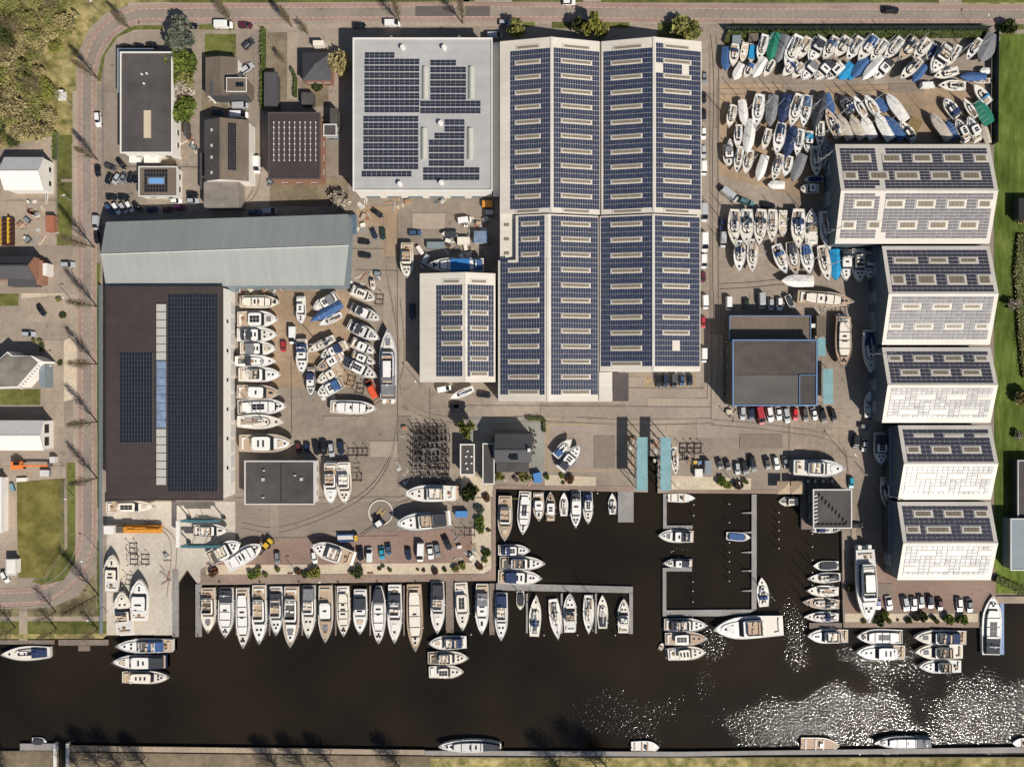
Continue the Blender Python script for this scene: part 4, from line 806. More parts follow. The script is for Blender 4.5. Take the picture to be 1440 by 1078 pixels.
fence('mesh_fence', 'thin dark fence along the ditch left of the road', [(84, 190), (84, 340)], 1.8, M_STEEL, 5, closed=False)
fence('mesh_fence', 'thin fence round the dry lawn at lower left', [(91, 655), (91, 775), (66, 812), (25, 812)], 1.8, M_STEEL, 5, closed=False)
fence('kerb_fence', 'low thin fence along the parking edge by the office block', [(147, 100), (147, 235)], 1.0, M_STEEL, 4, closed=False)
fence('grey_fence', 'grey fence along the left side of the dark brown hall', [(143.5, 402), (144, 705), (145, 890)], 1.8, M_WALLG, 5)

# ------------------------------------------------------------------ boats
def hull_w(t, k):
    if k == 'S':
        return 0.74 + 0.26 * math.sin(math.pi / 2 * min(t / 0.45, 1)) if t < 0.45 else max(0.015, 1 - ((t - 0.45) / 0.55) ** 2.1)
    if k == 'D':   # double ended
        return max(0.03, math.sin(math.pi * (0.06 + 0.94 * t)) ** 0.6) if t > .5 else max(0.3, math.sin(math.pi * (0.06 + 0.94 * t)) ** 0.6)
    return 0.88 + 0.12 * min(t / 0.4, 1) if t < 0.52 else max(0.015, 1 - ((t - 0.52) / 0.48) ** 2.5)
def solid(mbs, mbt, ts, hw, z0, h, L, fr=0.0, bk=0.0, ins=0.12, crown=0.0, zt=None):
    """raised block on the deck: sides go to mbs, top to mbt; fr/bk lean the ends"""
    t0, t1 = ts[0], ts[-1]
    lo, hi = [], []
    for side in (1, -1):
        for t in (ts if side == 1 else ts[::-1]):
            x = (t - 0.5) * L; w = hw(t); lo.append((x, side * w, z0(t)))
            u = (t - t0) / (t1 - t0); x2 = x + bk * (1 - u) - fr * u
            hi.append((x2, side * max(0.02, w - ins), (z0(t0) + h) if zt is None else zt(t)))
    n = len(lo); vs = lo + hi
    mbs.add(vs, [(i, (i + 1) % n, n + (i + 1) % n, n + i)[::-1] for i in range(n)])
    m = n // 2
    mbt.add(hi, [(i, i + 1, n - 2 - i, n - 1 - i)[::-1] for i in range(m - 1)])
def rng(a, b, n): return [a + (b - a) * i / (n - 1) for i in range(n)]

def make_boat(code, L, W, onland, r, name, label, group, loc, rz):
    kind, c = code[0], code[1]
    big = L > 17
    D = {'S': 0.125 * L, 'M': 0.15 * L, 'L': 0.12 * L, 'G': 0.105 * L, 'C': 0.13 * L, 'O': 0.14 * L}[kind]
    D = min(max(D, 0.8), 2.6); dr = D * 0.42
    if kind == 'O': D = min(D, 1.0); dr = 0.3
    lift = (1.35 if kind == 'S' else 1.0 if kind == 'C' and L > 8 else 0.75) if onland else 0.0
    if kind == 'O': lift = 0.5 if onland else 0
    if kind == 'L' and c == 'b': lift = 2.0
    zb = loc[2] if onland else WZ - dr
    root = thing(name, label, 'boat' if kind in 'CO' else 'sailing boat' if kind == 'S' else 'yacht', (loc[0], loc[1], zb), rz, group)
    hk = 'S' if kind == 'S' or (kind == 'C' and W / L < 0.3) else 'D' if (kind == 'L' and c == 'k' and W / L < .27) else 'M'
    zd = lambda t: lift + D * (1 + 0.16 * t * t)
    hw = lambda t: hull_w(t, hk) * W / 2
    hullc = {'w': M_WHITE, 'y': M_CREAM, 'b': M_WHITE if kind == 'L' else None}.get(c) or ( M_WHITE if r.random() < .62 else r.choice([M_OFF, M_OFF, mat('blue_grey_hull', (.16, .20, .26), .35, .1, 1, coat=.3), mat('dark_green_hull', (.03, .07, .05), .35, .1, 1, coat=.3), M_CREAM, mat('navy_hull', (0.02, 0.03, 0.07), .3, .1, 1, coat=.4), mat('grey_hull', (0.25, 0.27, 0.29), .35, .1, 1, coat=.3), M_CREAM]))
    if kind == 'L' and c == 'o': hullc = mat('honey_wood_hull', (.42, .30, .19), .4, .15, .6, coat=.4)
    if kind == 'G': hullc = mat('silver_hull', (.50, .50, .52), .35, .05, 1, coat=.3) if c == 'r' else M_WHITE
    if kind == 'C': hullc = r.choice([M_WHITE, M_OFF, M_WHITE, mat('navy_hull', (0.02, 0.03, 0.07), .3, .1, 1, coat=.4)])
    N = 13; T = [i / (N - 1) for i in range(N)]; T = [t ** 0.9 for t in T]
    R = []
    for t in T:
        x = (t - 0.5) * L; w = hw(t); rake = 0.0
        R.append([(x, w, zd(t)), (x - 0.03 * L * t, w * 0.93, lift + D * 0.45), (x - 0.07 * L * t, w * 0.45, lift + D * 0.08 + D * .25 * t ** 3), (x - 0.08 * L * t, 0, lift + D * .2 * t ** 3),
                  (x - 0.07 * L * t, -w * 0.45, lift + D * 0.08 + D * .25 * t ** 3), (x - 0.03 * L * t, -w * 0.93, lift + D * 0.45), (x, -w, zd(t))])
    mb = MB(); vs = [p for q in R for p in q]; fs = []
    for i in range(N - 1):
        for j in range(6): fs.append((i * 7 + j, (i + 1) * 7 + j, (i + 1) * 7 + j + 1, i * 7 + j + 1))
    fs.append(tuple(range(6, -1, -1))[::-1]); mb.add(vs, fs)
    # gunwale rim
    g = min(0.13, W * 0.045) * (1.6 if kind in 'OL' else 1)
    for sd in (1, -1):
        vs = []
        for t in T:
            x = (t - .5) * L; w = hw(t); vs += [(x, sd * w, zd(t)), (x, sd * max(0, w - g), zd(t)), (x, sd * max(0, w - g), zd(t) - 0.12)]
        fs = []
        for i in range(N - 1):
            a = i * 3; q = [(a, a + 3, a + 4, a + 1), (a + 1, a + 4, a + 5, a + 2)]; fs += [f if sd < 0 else f[::-1] for f in q]
        mb.add(vs, fs)
    mb.build('hull', hullc, root)
    if onland and kind != 'O':
        k = MB()
        if kind == 'S': k.rings([[(-.06 * L, .12, lift + .1), (.12 * L, .12, lift + .1), (.12 * L, -.12, lift + .1), (-.06 * L, -.12, lift + .1)][::-1], [(-.05 * L, .08, 0), (.09 * L, .08, 0), (.09 * L, -.08, 0), (-.05 * L, -.08, 0)][::-1]])
        else:
            for x in (-.28, .18): k.box(x * L - .25, -W * .22, 0, x * L + .25, W * .22, lift + .12)
        k.build('keel', M_ANTI, root)
    dk = {'o': M_TEAK, 'y': M_CREAM, 'w': M_WHITE}.get(c) or r.choice([M_DECK, M_WHITE, M_OFF, M_DECK])
    if kind == 'S': dk = M_TEAK if c == 'k' and r.random() < .25 else r.choice([M_DECK, M_WHITE, M_CREAM])
    def strip(t0, t1, f, dz, m, nm, n=6, parent=root, in_=0.0):
        mb = MB(); ts = rng(t0, t1, n)
        for a, b_ in zip(ts, ts[1:]):
            xa, xb = (a - .5) * L, (b_ - .5) * L; wa, wb = max(0.02, hw(a) * f - g - in_), max(0.02, hw(b_) * f - g - in_)
            mb.add([(xa, -wa, zd(a) + dz), (xb, -wb, zd(b_) + dz), (xb, wb, zd(b_) + dz), (xa, wa, zd(a) + dz)], [(0, 1, 2, 3)])
        return mb.build(nm, m, parent)
    if kind == 'C':
        # tarpaulin stretched over ridge pole
        mb = MB(); hh = (0.55 + 0.35 * r.random()) * min(1.2, L / 9); R = []; ts = rng(0.0, 1.0, 12); asym = r.uniform(-.15, .15)
        for i, t in enumerate(ts):
            w = hw(t) + 0.05; x = (t - .5) * L * 1.005; rz_ = zd(t) + hh * (0.35 + 0.65 * math.sin(math.pi * min(1, t * 1.0 + .08)) ** .7) + r.uniform(-.05, .05)
            R.append([(x, w, zd(t) - .28), (x, w + .01, zd(t)), (x, w * .5, zd(t) + (rz_ - zd(t)) * .55 + r.uniform(-.05, .05)), (x, asym * w, rz_), (x, -w * .5, zd(t) + (rz_ - zd(t)) * .55 + r.uniform(-.05, .05)), (x, -w - .01, zd(t)), (x, -w, zd(t) - .28)])
        vs = [p for q in R for p in q]; fs = [(i * 7 + j, i * 7 + j + 1, (i + 1) * 7 + j + 1, (i + 1) * 7 + j)[::-1] for i in range(11) for j in range(6)]
        fs += [(0, 1, 2, 3, 4, 5, 6), tuple(77 + j for j in range(6, -1, -1))]
        mb.add(vs, [f[::-1] for f in fs] if False else fs); mb.build('tarpaulin', cloth(c), root)
        if r.random() < .5 or len(code) > 2:
            mb = MB()
            for q in range(1, 5): 
                i = q * 2; mb.tube(R[i][1], R[i][3], .025, .025, 3).tube(R[i][3], R[i][5], .025, .025, 3)
            mb.build('lashing', M_OFF, root)
        if len(code) > 2:
            h = 1.05 * L; mx = (.55 - .5) * L; MB().tube((mx, 0, zd(.5)), (mx - .1, 0, zd(.5) + h), .085, .05, 6).build('mast', M_ALU, root)
        return root
    strip(0.0, 0.985, 1.0, -0.06, dk, 'deck', 12)
    if kind == 'O':
        inner = {'w': M_SEATW, 'y': M_SEAT, 'o': M_WOOD}.get(c, M_INNER)
        strip(0.04, 0.80, .82, -0.045, inner if c not in 'nkbtg' else M_INNER, 'floor')
        if c in 'nkbtgr':
            a, b_ = MB(), MB(); solid(a, b_, rng(.1, .74, 7), lambda t: hw(t) * .86, lambda t: zd(t) - .04, .35, L, .2, .1, .15); a.v and b_.add(a.v, a.f); b_.build('cover', cloth(c), root)
        else:
            for t in (.12, .38, .58):
                MB().box((t - .5) * L - .18, -hw(t) * .8, zd(t) - .05, (t - .5) * L + .22, hw(t) * .8, zd(t) + .12).build('bench', M_SEATW if c != 'w' else M_TEAK, root)
            MB().box(-.02 * L, -hw(.4) * .3, zd(.4) - .05, .05 * L, hw(.4) * .3, zd(.4) + .5).build('console', M_WHITE if c != 'w' else M_INNER, root)
        MB().box(-L / 2 - .3, -.2, zd(0) - .5, -L / 2 + .12, .2, zd(0) + .25).build('outboard_motor', M_BLACK, root)
        return root
    if kind == 'S':
        # coachroof with dark side windows
        a, b_ = MB(), MB(); t0, t1 = .34, .34 + .34 + r.uniform(-.03, .05)
        solid(a, b_, rng(t0, t1, 7), lambda t: hw(t) * (.64 - .15 * (t - t0)) * (1 if t < t1 - .02 else .45), lambda t: zd(t) - .05, .42, L, .25, 0, .1)
        co = a.build('cabin_window', M_GLASS, root); b_.build('cabin_roof', r.choice([M_WHITE, M_CREAM, M_DECK]) if c != 'y' else M_CREAM, root)
        zc = zd(t0) + .37
        for t in (.50, .62) + ((.82,) if L > 8 else ()):
            s = .24 + .1 * r.random(); z = zc if t < t1 - .03 else zd(t) - .04
            MB().box((t - .5) * L - s, -s, z, (t - .5) * L + s, s, z + .06).build('hatch', M_HATCH, root)
        # cockpit
        ck = r.choice([M_TEAK, M_INNER, M_INNER]); strip(.07, .33, .58, -.03, ck, 'cockpit_floor', 4)
        for sd in (1, -1):
            MB().box((.10 - .5) * L, sd * hw(.2) * .38, zd(.2) - .05, (.31 - .5) * L, sd * hw(.2) * .72, zd(.2) + .16).build('seat', M_SEATW if r.random() < .6 else M_TEAK, root)
        MB().box((.33 - .5) * L, -hw(.33) * .25, zc, (.45 - .5) * L, hw(.33) * .25, zc + .07).build('companionway', M_HATCH if r.random() < .5 else M_WOOD, root)
        if L > 8.5: MB().tube(((.13 - .5) * L, 0, zd(.1)), ((.13 - .5) * L, 0, zd(.1) + .5), .3, .42, 8).build('steering_wheel', M_STEEL, root)
        if c in 'bntkgr':
            a, b_ = MB(), MB(); q0, q1 = (.26, .40) if r.random() < .5 else (.06, .38)
            solid(a, b_, rng(q0, q1, 5), lambda t: hw(t) * .72, lambda t: zd(t), .95 if q0 > .2 else .6, L, .35, .1, .22); b_.add(a.v, a.f); b_.build('canopy', cloth(c), root)
        if len(code) > 2:
            h = min(1.12 * L, 13.0) * r.uniform(.88, 1.05); mx = (.58 - .5) * L
            ms = MB().tube((mx, 0, zc), (mx - .15, 0, zc + h), .14, .085, 6).build('mast', M_ALU, root)
            q = MB()
            for f in (.38, .68):
                w = hw(.5) * .75 * (1.2 - f); z = zc + h * f; q.tube((mx - .06, 0, z), (mx - .25, w, z + .05), .035, .025, 4).tube((mx - .06, 0, z), (mx - .25, -w, z + .05), .035, .025, 4)
            q.build('spreader', M_ALU, ms)
            q = MB().tube(((1 - .5) * L * .97, 0, zd(1)), (mx - .14, 0, zc + h * .97), .022, .022, 3).tube((-.5 * L, 0, zd(0)), (mx - .14, 0, zc + h), .022, .022, 3)
            for sd in (1, -1): q.tube((mx - .2, sd * hw(.55) * .95, zd(.55)), (mx - .14, 0, zc + h * .95), .018, .018, 3)
            q.build('rigging', M_STEEL, ms)
        if len(code) > 2 or r.random() < .5:
            x0 = (.58 - .5) * L; x1 = (.20 - .5) * L
            MB().tube((x0, 0, zc + 1.0), (x1, .1 * r.uniform(-1, 1), zc + .9), .07, .06, 5).build('boom', M_ALU, root)
            if r.random() < .7: MB().tube((x0 - .1, 0, zc + 1.12), (x1 + .2, 0, zc + 1.02), .17, .12, 6).build('sail_cover', cloth(r.choice('bnwrw')), root)
        q = MB()
        for sd in (1, -1):
            pts = [((t - .5) * L, sd * (hw(t) - .08), zd(t) + .55) for t in (.9, .97)] + [((1 - .5) * L, 0, zd(1) + .55)]
            for p_, n_ in zip(pts, pts[1:]): q.tube(p_, n_, .028, .028, 3)
            for p_ in pts: q.tube((p_[0], p_[1], p_[2] - .6), p_, .022, .022, 3)
            pts = [((t - .5) * L, sd * (hw(t) - .06), zd(t) + .55) for t in (.0, .12)]; q.tube(*pts, .028, .028, 3).tube((pts[0][0], pts[0][1], pts[0][2] - .6), pts[0], .022, .022, 3)
        q.build('railing', M_STEEL, root)
        return root
    # ---- motor yachts (M), long cruisers (L), giant (G)
    wh = {'y': M_CREAM}.get(c, M_CREAM if kind == 'L' and c == 'o' else M_WHITE)
    if kind == 'G' and c == 'r': wh = mat('silver_roof', (.56, .56, .58), .4, .06, 1)
    v = r.random()
    if kind == 'G': c0, c1, f0 = .20, .72, .74
    elif kind == 'L': c0, c1, f0 = .16, .80, .70
    else: c0, c1, f0 = r.uniform(.24, .32), r.uniform(.60, .70), .78
    aft = M_TEAK if (c == 'o' or r.random() < .38) else r.choice([M_DECK, M_INNER, M_OFF])
    strip(.01, c0, .97, -.045, aft, 'aft_deck', 4)
    # swim platform
    if kind != 'L' or r.random() < .5:
        pw = hw(.02) * .9; MB().box(-L / 2 - .045 * L, -pw, lift + D * .35, -L / 2 + .02, pw, lift + D * .42).build('swim_platform', M_TEAK if v < .5 else M_WHITE, root)
    # aft seats
    q = MB(); sx = (-.5 + .05) * L; sw = hw(.06) * .72
    q.box(sx, -sw, zd(0) - .05, sx + .5, sw, zd(0) + .32).box(sx + .5, sw - .45, zd(0) - .05, sx + .5 + .05 * L, sw, zd(0) + .3)
    q.build('seat', r.choice([M_SEATW, M_SEAT, M_SEATW]), root)
    if L > 9 and r.random() < .6: MB().box(sx + .8, -.35, zd(0), sx + 1.5, .4, zd(0) + .45).build('table', M_WOOD, root)
    # cabin
    ch = 1.05 if kind != 'G' else 1.5; lean = .06 * L if kind == 'M' else .03 * L
    if kind == 'L': ch = .75
    cw = lambda t: hw(t) * f0 * (1 if t < c1 - .03 else .82)
    a, b_ = MB(), MB(); solid(a, b_, rng(c0, c1, 8), cw, lambda t: zd(t) - .06, ch, L, lean, .02 * L, .16)
    a.build('cabin_window', M_GLASS, root); ztop = zd(c0) - .06 + ch
    # roof plate
    r0, r1 = c0 - (.02 if r.random() < .5 else .05), c1 - lean / L - .015
    a2, b2 = MB(), MB(); rw = lambda t: hw(t) * f0 * .96 * (1 if r0 + .015 < t < r1 - .02 else .86)
    solid(a2, b2, rng(r0, r1, 8), rw, lambda t: ztop - .02, .12, L, .1, .05, .12); b2.add(a2.v, a2.f)
    roofm = wh if c != 'k' or r.random() < .6 else M_OFF
    rf = b2.build('cabin_roof', roofm, root); zr = ztop + .10
    if kind == 'L':
        for f in (.3, .55, .8):
            t = r0 + (r1 - r0) * f; x = (t - .5) * L; MB().box(x - .12, -rw(t) * .95, zr - .02, x + .12, rw(t) * .95, zr + .03).build('window_band', M_GLASS, root)
    if kind == 'L' and c == 'b':
        a, b_ = MB(), MB(); solid(a, b_, rng(.24, .58, 6), lambda t: hw(t) * .92, lambda t: zd(t) + .1, ztop - zd(0) + .35, L, .1, .1, .35); b_.add(a.v, a.f); b_.build('tarpaulin', mat('bright_blue_tarp', (.025, .17, .45), .5, .15, .8), root)
    # windscreen frame band just behind the front edge
    # foredeck coachroof
    e1 = .90; a3, b3 = MB(), MB(); fz = .30
    solid(a3, b3, rng(c1 - .02, e1, 6), lambda t: hw(t) * .66 * (1 if t < e1 - .03 else .6), lambda t: zd(t) - .06, fz, L, .15, 0, .14, zt=lambda t: zd(t) + fz - .06); b3.add(a3.v, a3.f)
    fd = b3.build('foredeck_roof', M_TEAK if c == 'o' and r.random() < .6 else wh if r.random() < .7 else M_DECK, root)
    if r.random() < .35 and kind != 'L':
        t = c1 + .1; MB().box((t - .5) * L - .055 * L, -hw(t) * .38, zd(t) + fz - .06, (t - .5) * L + .05 * L, hw(t) * .38, zd(t) + fz + .05).build('sun_pad', r.choice([M_SEAT, M_SEATW, cloth('r')]), root)
    for t, y in ((c1 + .07, .3), (c1 + .07, -.3), (.83, 0)) if r.random() < .5 else ((.80, 0), (c1 + .06, 0)):
        s = .22 + .012 * L * .5; MB().box((t - .5) * L - s, y * hw(t) - s, zd(t) + fz - .06, (t - .5) * L + s, y * hw(t) + s, zd(t) + fz).build('hatch', M_HATCH, root)
    MB().box(.44 * L, -.16, zd(.94) - .06, .485 * L, .16, zd(.94) + .08).build('windlass', M_STEEL, root)
    # what is on the roof
    rm = (r0 + r1) / 2; style = r.random()
    if c in 'nkbtrg' and style < .75:
        # canvas or dark cover over the cockpit
        a, b_ = MB(), MB(); q0, q1 = (.03, c0 + .02) if r.random() < .35 else (c0 - .14, c0 + .13)
        q0 = max(.02, q0); solid(a, b_, rng(q0, q1, 6), lambda t: hw(t) * .82, lambda t: zd(t), ztop - zd(0) + .2, L, .1, .25, .2); b_.add(a.v, a.f); b_.build('canopy', cloth(c), root)
    if (L > 10 and style > .35 and kind == 'M') or kind == 'G':
        # flybridge: low coaming ring with seats inside
        a, b_ = MB(), MB(); p0, p1 = r0 + .03, r1 - .05
        solid(a, b_, rng(p0, p1, 6), lambda t: rw(t) * .86, lambda t: zr - .03, .5, L, .1, .05, .05); MB().add(a.v, a.f).build('flybridge', wh, root)
        q = MB(); xm = lambda t: (t - .5) * L
        q.add([(xm(p0) + .1, -rw(p0) * .8, zr + .02), (xm(p1) - .1, -rw(p1) * .8, zr + .02), (xm(p1) - .1, rw(p1) * .8, zr + .02), (xm(p0) + .1, rw(p0) * .8, zr + .02)], [(0, 1, 2, 3)]).build('flybridge_floor', r.choice([M_TEAK, M_DECK, M_INNER]), root)
        q = MB(); w = rw(rm) * .7; q.box(xm(p0 + .03), -w, zr, xm(p0 + .03) + .5, w, zr + .35).box(xm(rm), .1 * w, zr, xm(rm) + .6, w, zr + .35).box(xm(rm) - .2, -w, zr, xm(rm) + .3, -.3 * w, zr + .4)
        tag(q.build('flybridge_seats', r.choice([M_SEAT, M_SEATW, M_TEAK]), root), kind='stuff')
        w = rw(p1) * .75; MB().box(xm(p1) - .12, -w, zr + .3, xm(p1) + .02, w, zr + .75).build('windscreen', M_GLASS, root)
    elif r.random() < .3 and kind in 'ML':
        q = MB(); nx, ny = 3, 2; w = rw(rm) * .55; lx = .12 * L
        for i in range(nx):
            for j in range(ny): q.box((rm - .5) * L - lx + 2 * lx * i / nx + .05, -w + 2 * w * j / ny + .05, zr, (rm - .5) * L - lx + 2 * lx * (i + 1) / nx - .05, -w + 2 * w * (j + 1) / ny - .05, zr + .05)
        tag(q.build('roof_solar_panel', M_PVB, root), kind='stuff')
    else:
        n = r.choice((1, 2, 2, 3))
        for i in range(n):
            t = rm + (i - (n - 1) / 2) * .09; w = rw(t) * r.choice((.35, .5)); MB().box((t - .5) * L - .3, -w, zr - .01, (t - .5) * L + .25, w, zr + .05).build('roof_hatch', M_HATCH, root)
    if L > 9.5 and r.random() < .6:
        x = (r0 + .04 - .5) * L; w = rw(r0 + .04) * .95; q = MB().tube((x, -w, zr), (x - .3, -w * .9, zr + .8), .07).tube((x - .3, -w * .9, zr + .8), (x - .3, w * .9, zr + .8), .09).tube((x - .3, w * .9, zr + .8), (x, w, zr), .07); q.build('radar_arch', wh, root)
        MB().tube((x - .3, 0, zr + .85), (x - .3, 0, zr + 1.1), .3, .25, 8).build('radar_dome', M_WHITE, root)
    if kind == 'G':
        a, b_ = MB(), MB(); solid(a, b_, rng(.30, .58, 6), lambda t: hw(t) * .5, lambda t: zr, .9, L, .8, .3, .15); a.build('upper_window', M_GLASS, root); b_.build('upper_roof', M_WHITE, root)
        for y in (-1, 1): MB().box(-L / 2 - .06 * L, y * hw(0) * .55 - .5, lift + D * .3, -L / 2 + .02, y * hw(0) * .55 + .5, zd(0) - .2).build('stern_wing', M_WHITE, root)
    q = MB()
    for sd in (1, -1):
        pts = [((t - .5) * L, sd * (hw(t) - .09), zd(t) + .6) for t in (.5, .62, .74, .85, .94)] + [(.495 * L, 0, zd(1) + .62)]
        for p_, n_ in zip(pts, pts[1:]): q.tube(p_, n_, .03, .03, 3)
        for p_ in pts: q.tube((p_[0], p_[1], p_[2] - .62), p_, .022, .022, 3)
    q.build('railing', M_STEEL, root)
    if not onland:
        for t in (.25, .45, .65):
            for sd in (1, -1):
                if r.random() < .6: x = (t - .5) * L; MB().tube((x, sd * (hw(t) + .1), zd(t) - .75), (x, sd * (hw(t) + .1), zd(t) - .12), .13, .13, 6).build('fender', M_WHITE if r.random() < .5 else cloth('n'), root)
    return root

ROWS = {  # row: (where, end to count from, axis, sign)
 'hedge_upper': ('the row by the hedge', 'the big halls', 0, 1), 'hedge_lower': ('the second row down', 'the big halls', 0, 1), 'corner': ('the cluster in the fenced corner', 'the road', 1, 1),
 'yard_west_upper': ('the middle yard top line', 'the big halls', 0, 1), 'yard_west_middle': ('the middle yard centre line', 'the big halls', 0, 1), 'yard_west_lower': ('the middle yard bottom line', 'the big halls', 0, 1),
 'yard_middle_row': ('the lower slanted rank', 'the big halls', 0, 1), 'yard_middle_upper': ('the upper slanted rank', 'the big halls', 0, 1),
 'yard_south_upper': ('the silver car line', 'the big halls', 0, 1), 'yard_south_lower': ('the lower yard line', 'the big halls', 0, 1),
 'grey_hall_row': ('the stack along the brown hall', 'the green hall', 1, 1), 'yard_centre_row': ('the group by the red car', 'the green hall', 1, 1), 'yard_centre_column': ('the slanted centre column', 'the green hall', 1, 1),
 'yard_east_column': ('the slanted column by the cradles', 'the green hall', 1, 1), 'trailer_pair': ('the pair by the small dark hall', 'that hall', 0, 1), 'helipad_yachts': ('the pair by the helipad', 'the cradle stack', 1, 1),
 'crane_yard': ('the yard left of the forklift', 'the road', 0, 1), 'concrete_apron': ('the pale concrete apron', 'the road', 0, 1), 'workshop_yard': ('the cluttered workshop yard', 'the grey hall', 1, 1),
 'crane_bay': ('the painted yellow bay', 'the club house', 0, 1), 'slipway': ('the teal lift sheds', 'the road', 0, 1), 'apron_quay': ('the raft below the apron', 'the apron', 1, 1),
 'long_quay': ('the long quay row', 'the travel lift piers', 0, 1), 'breakwater_slips': ('the breakwater slips', 'the quay', 0, 1), 'island_raft': ('the raft at the pier end', 'the pier', 1, 1),
 'basin_north': ('the basin top row', 'the garden', 0, 1), 'basin_west': ('the basin side trio', 'the club house', 1, 1), 'basin_east': ('the hooked pier basin', 'the lift sheds', 1, 1),
 'pier_end': ('the hooked pier berths', 'the largest cruiser', 0, -1), 'hall_alley': ('the shaded hall alley', 'the top', 1, 1), 'pavilion': ('the berths round the square pavilion', 'the top', 1, 1),
 'east_basin_slips': ('the short basin slips', 'the pavilion', 1, 1), 'hall_alley_large': ('the lower alley', 'the quay', 1, 1), 'east_quay': ('the rafts below the right car park', 'the pier', 0, 1),
 'blue_pontoon': ('the blue pontoon', 'the quay', 0, 1), 'south_canal': ('the wide canal banks', 'the concrete sluice', 0, 1)}
WATER_ROWS = {'apron_quay', 'long_quay', 'breakwater_slips', 'island_raft', 'basin_north', 'basin_west', 'basin_east', 'pier_end', 'east_basin_slips', 'east_quay', 'blue_pontoon', 'south_canal'}
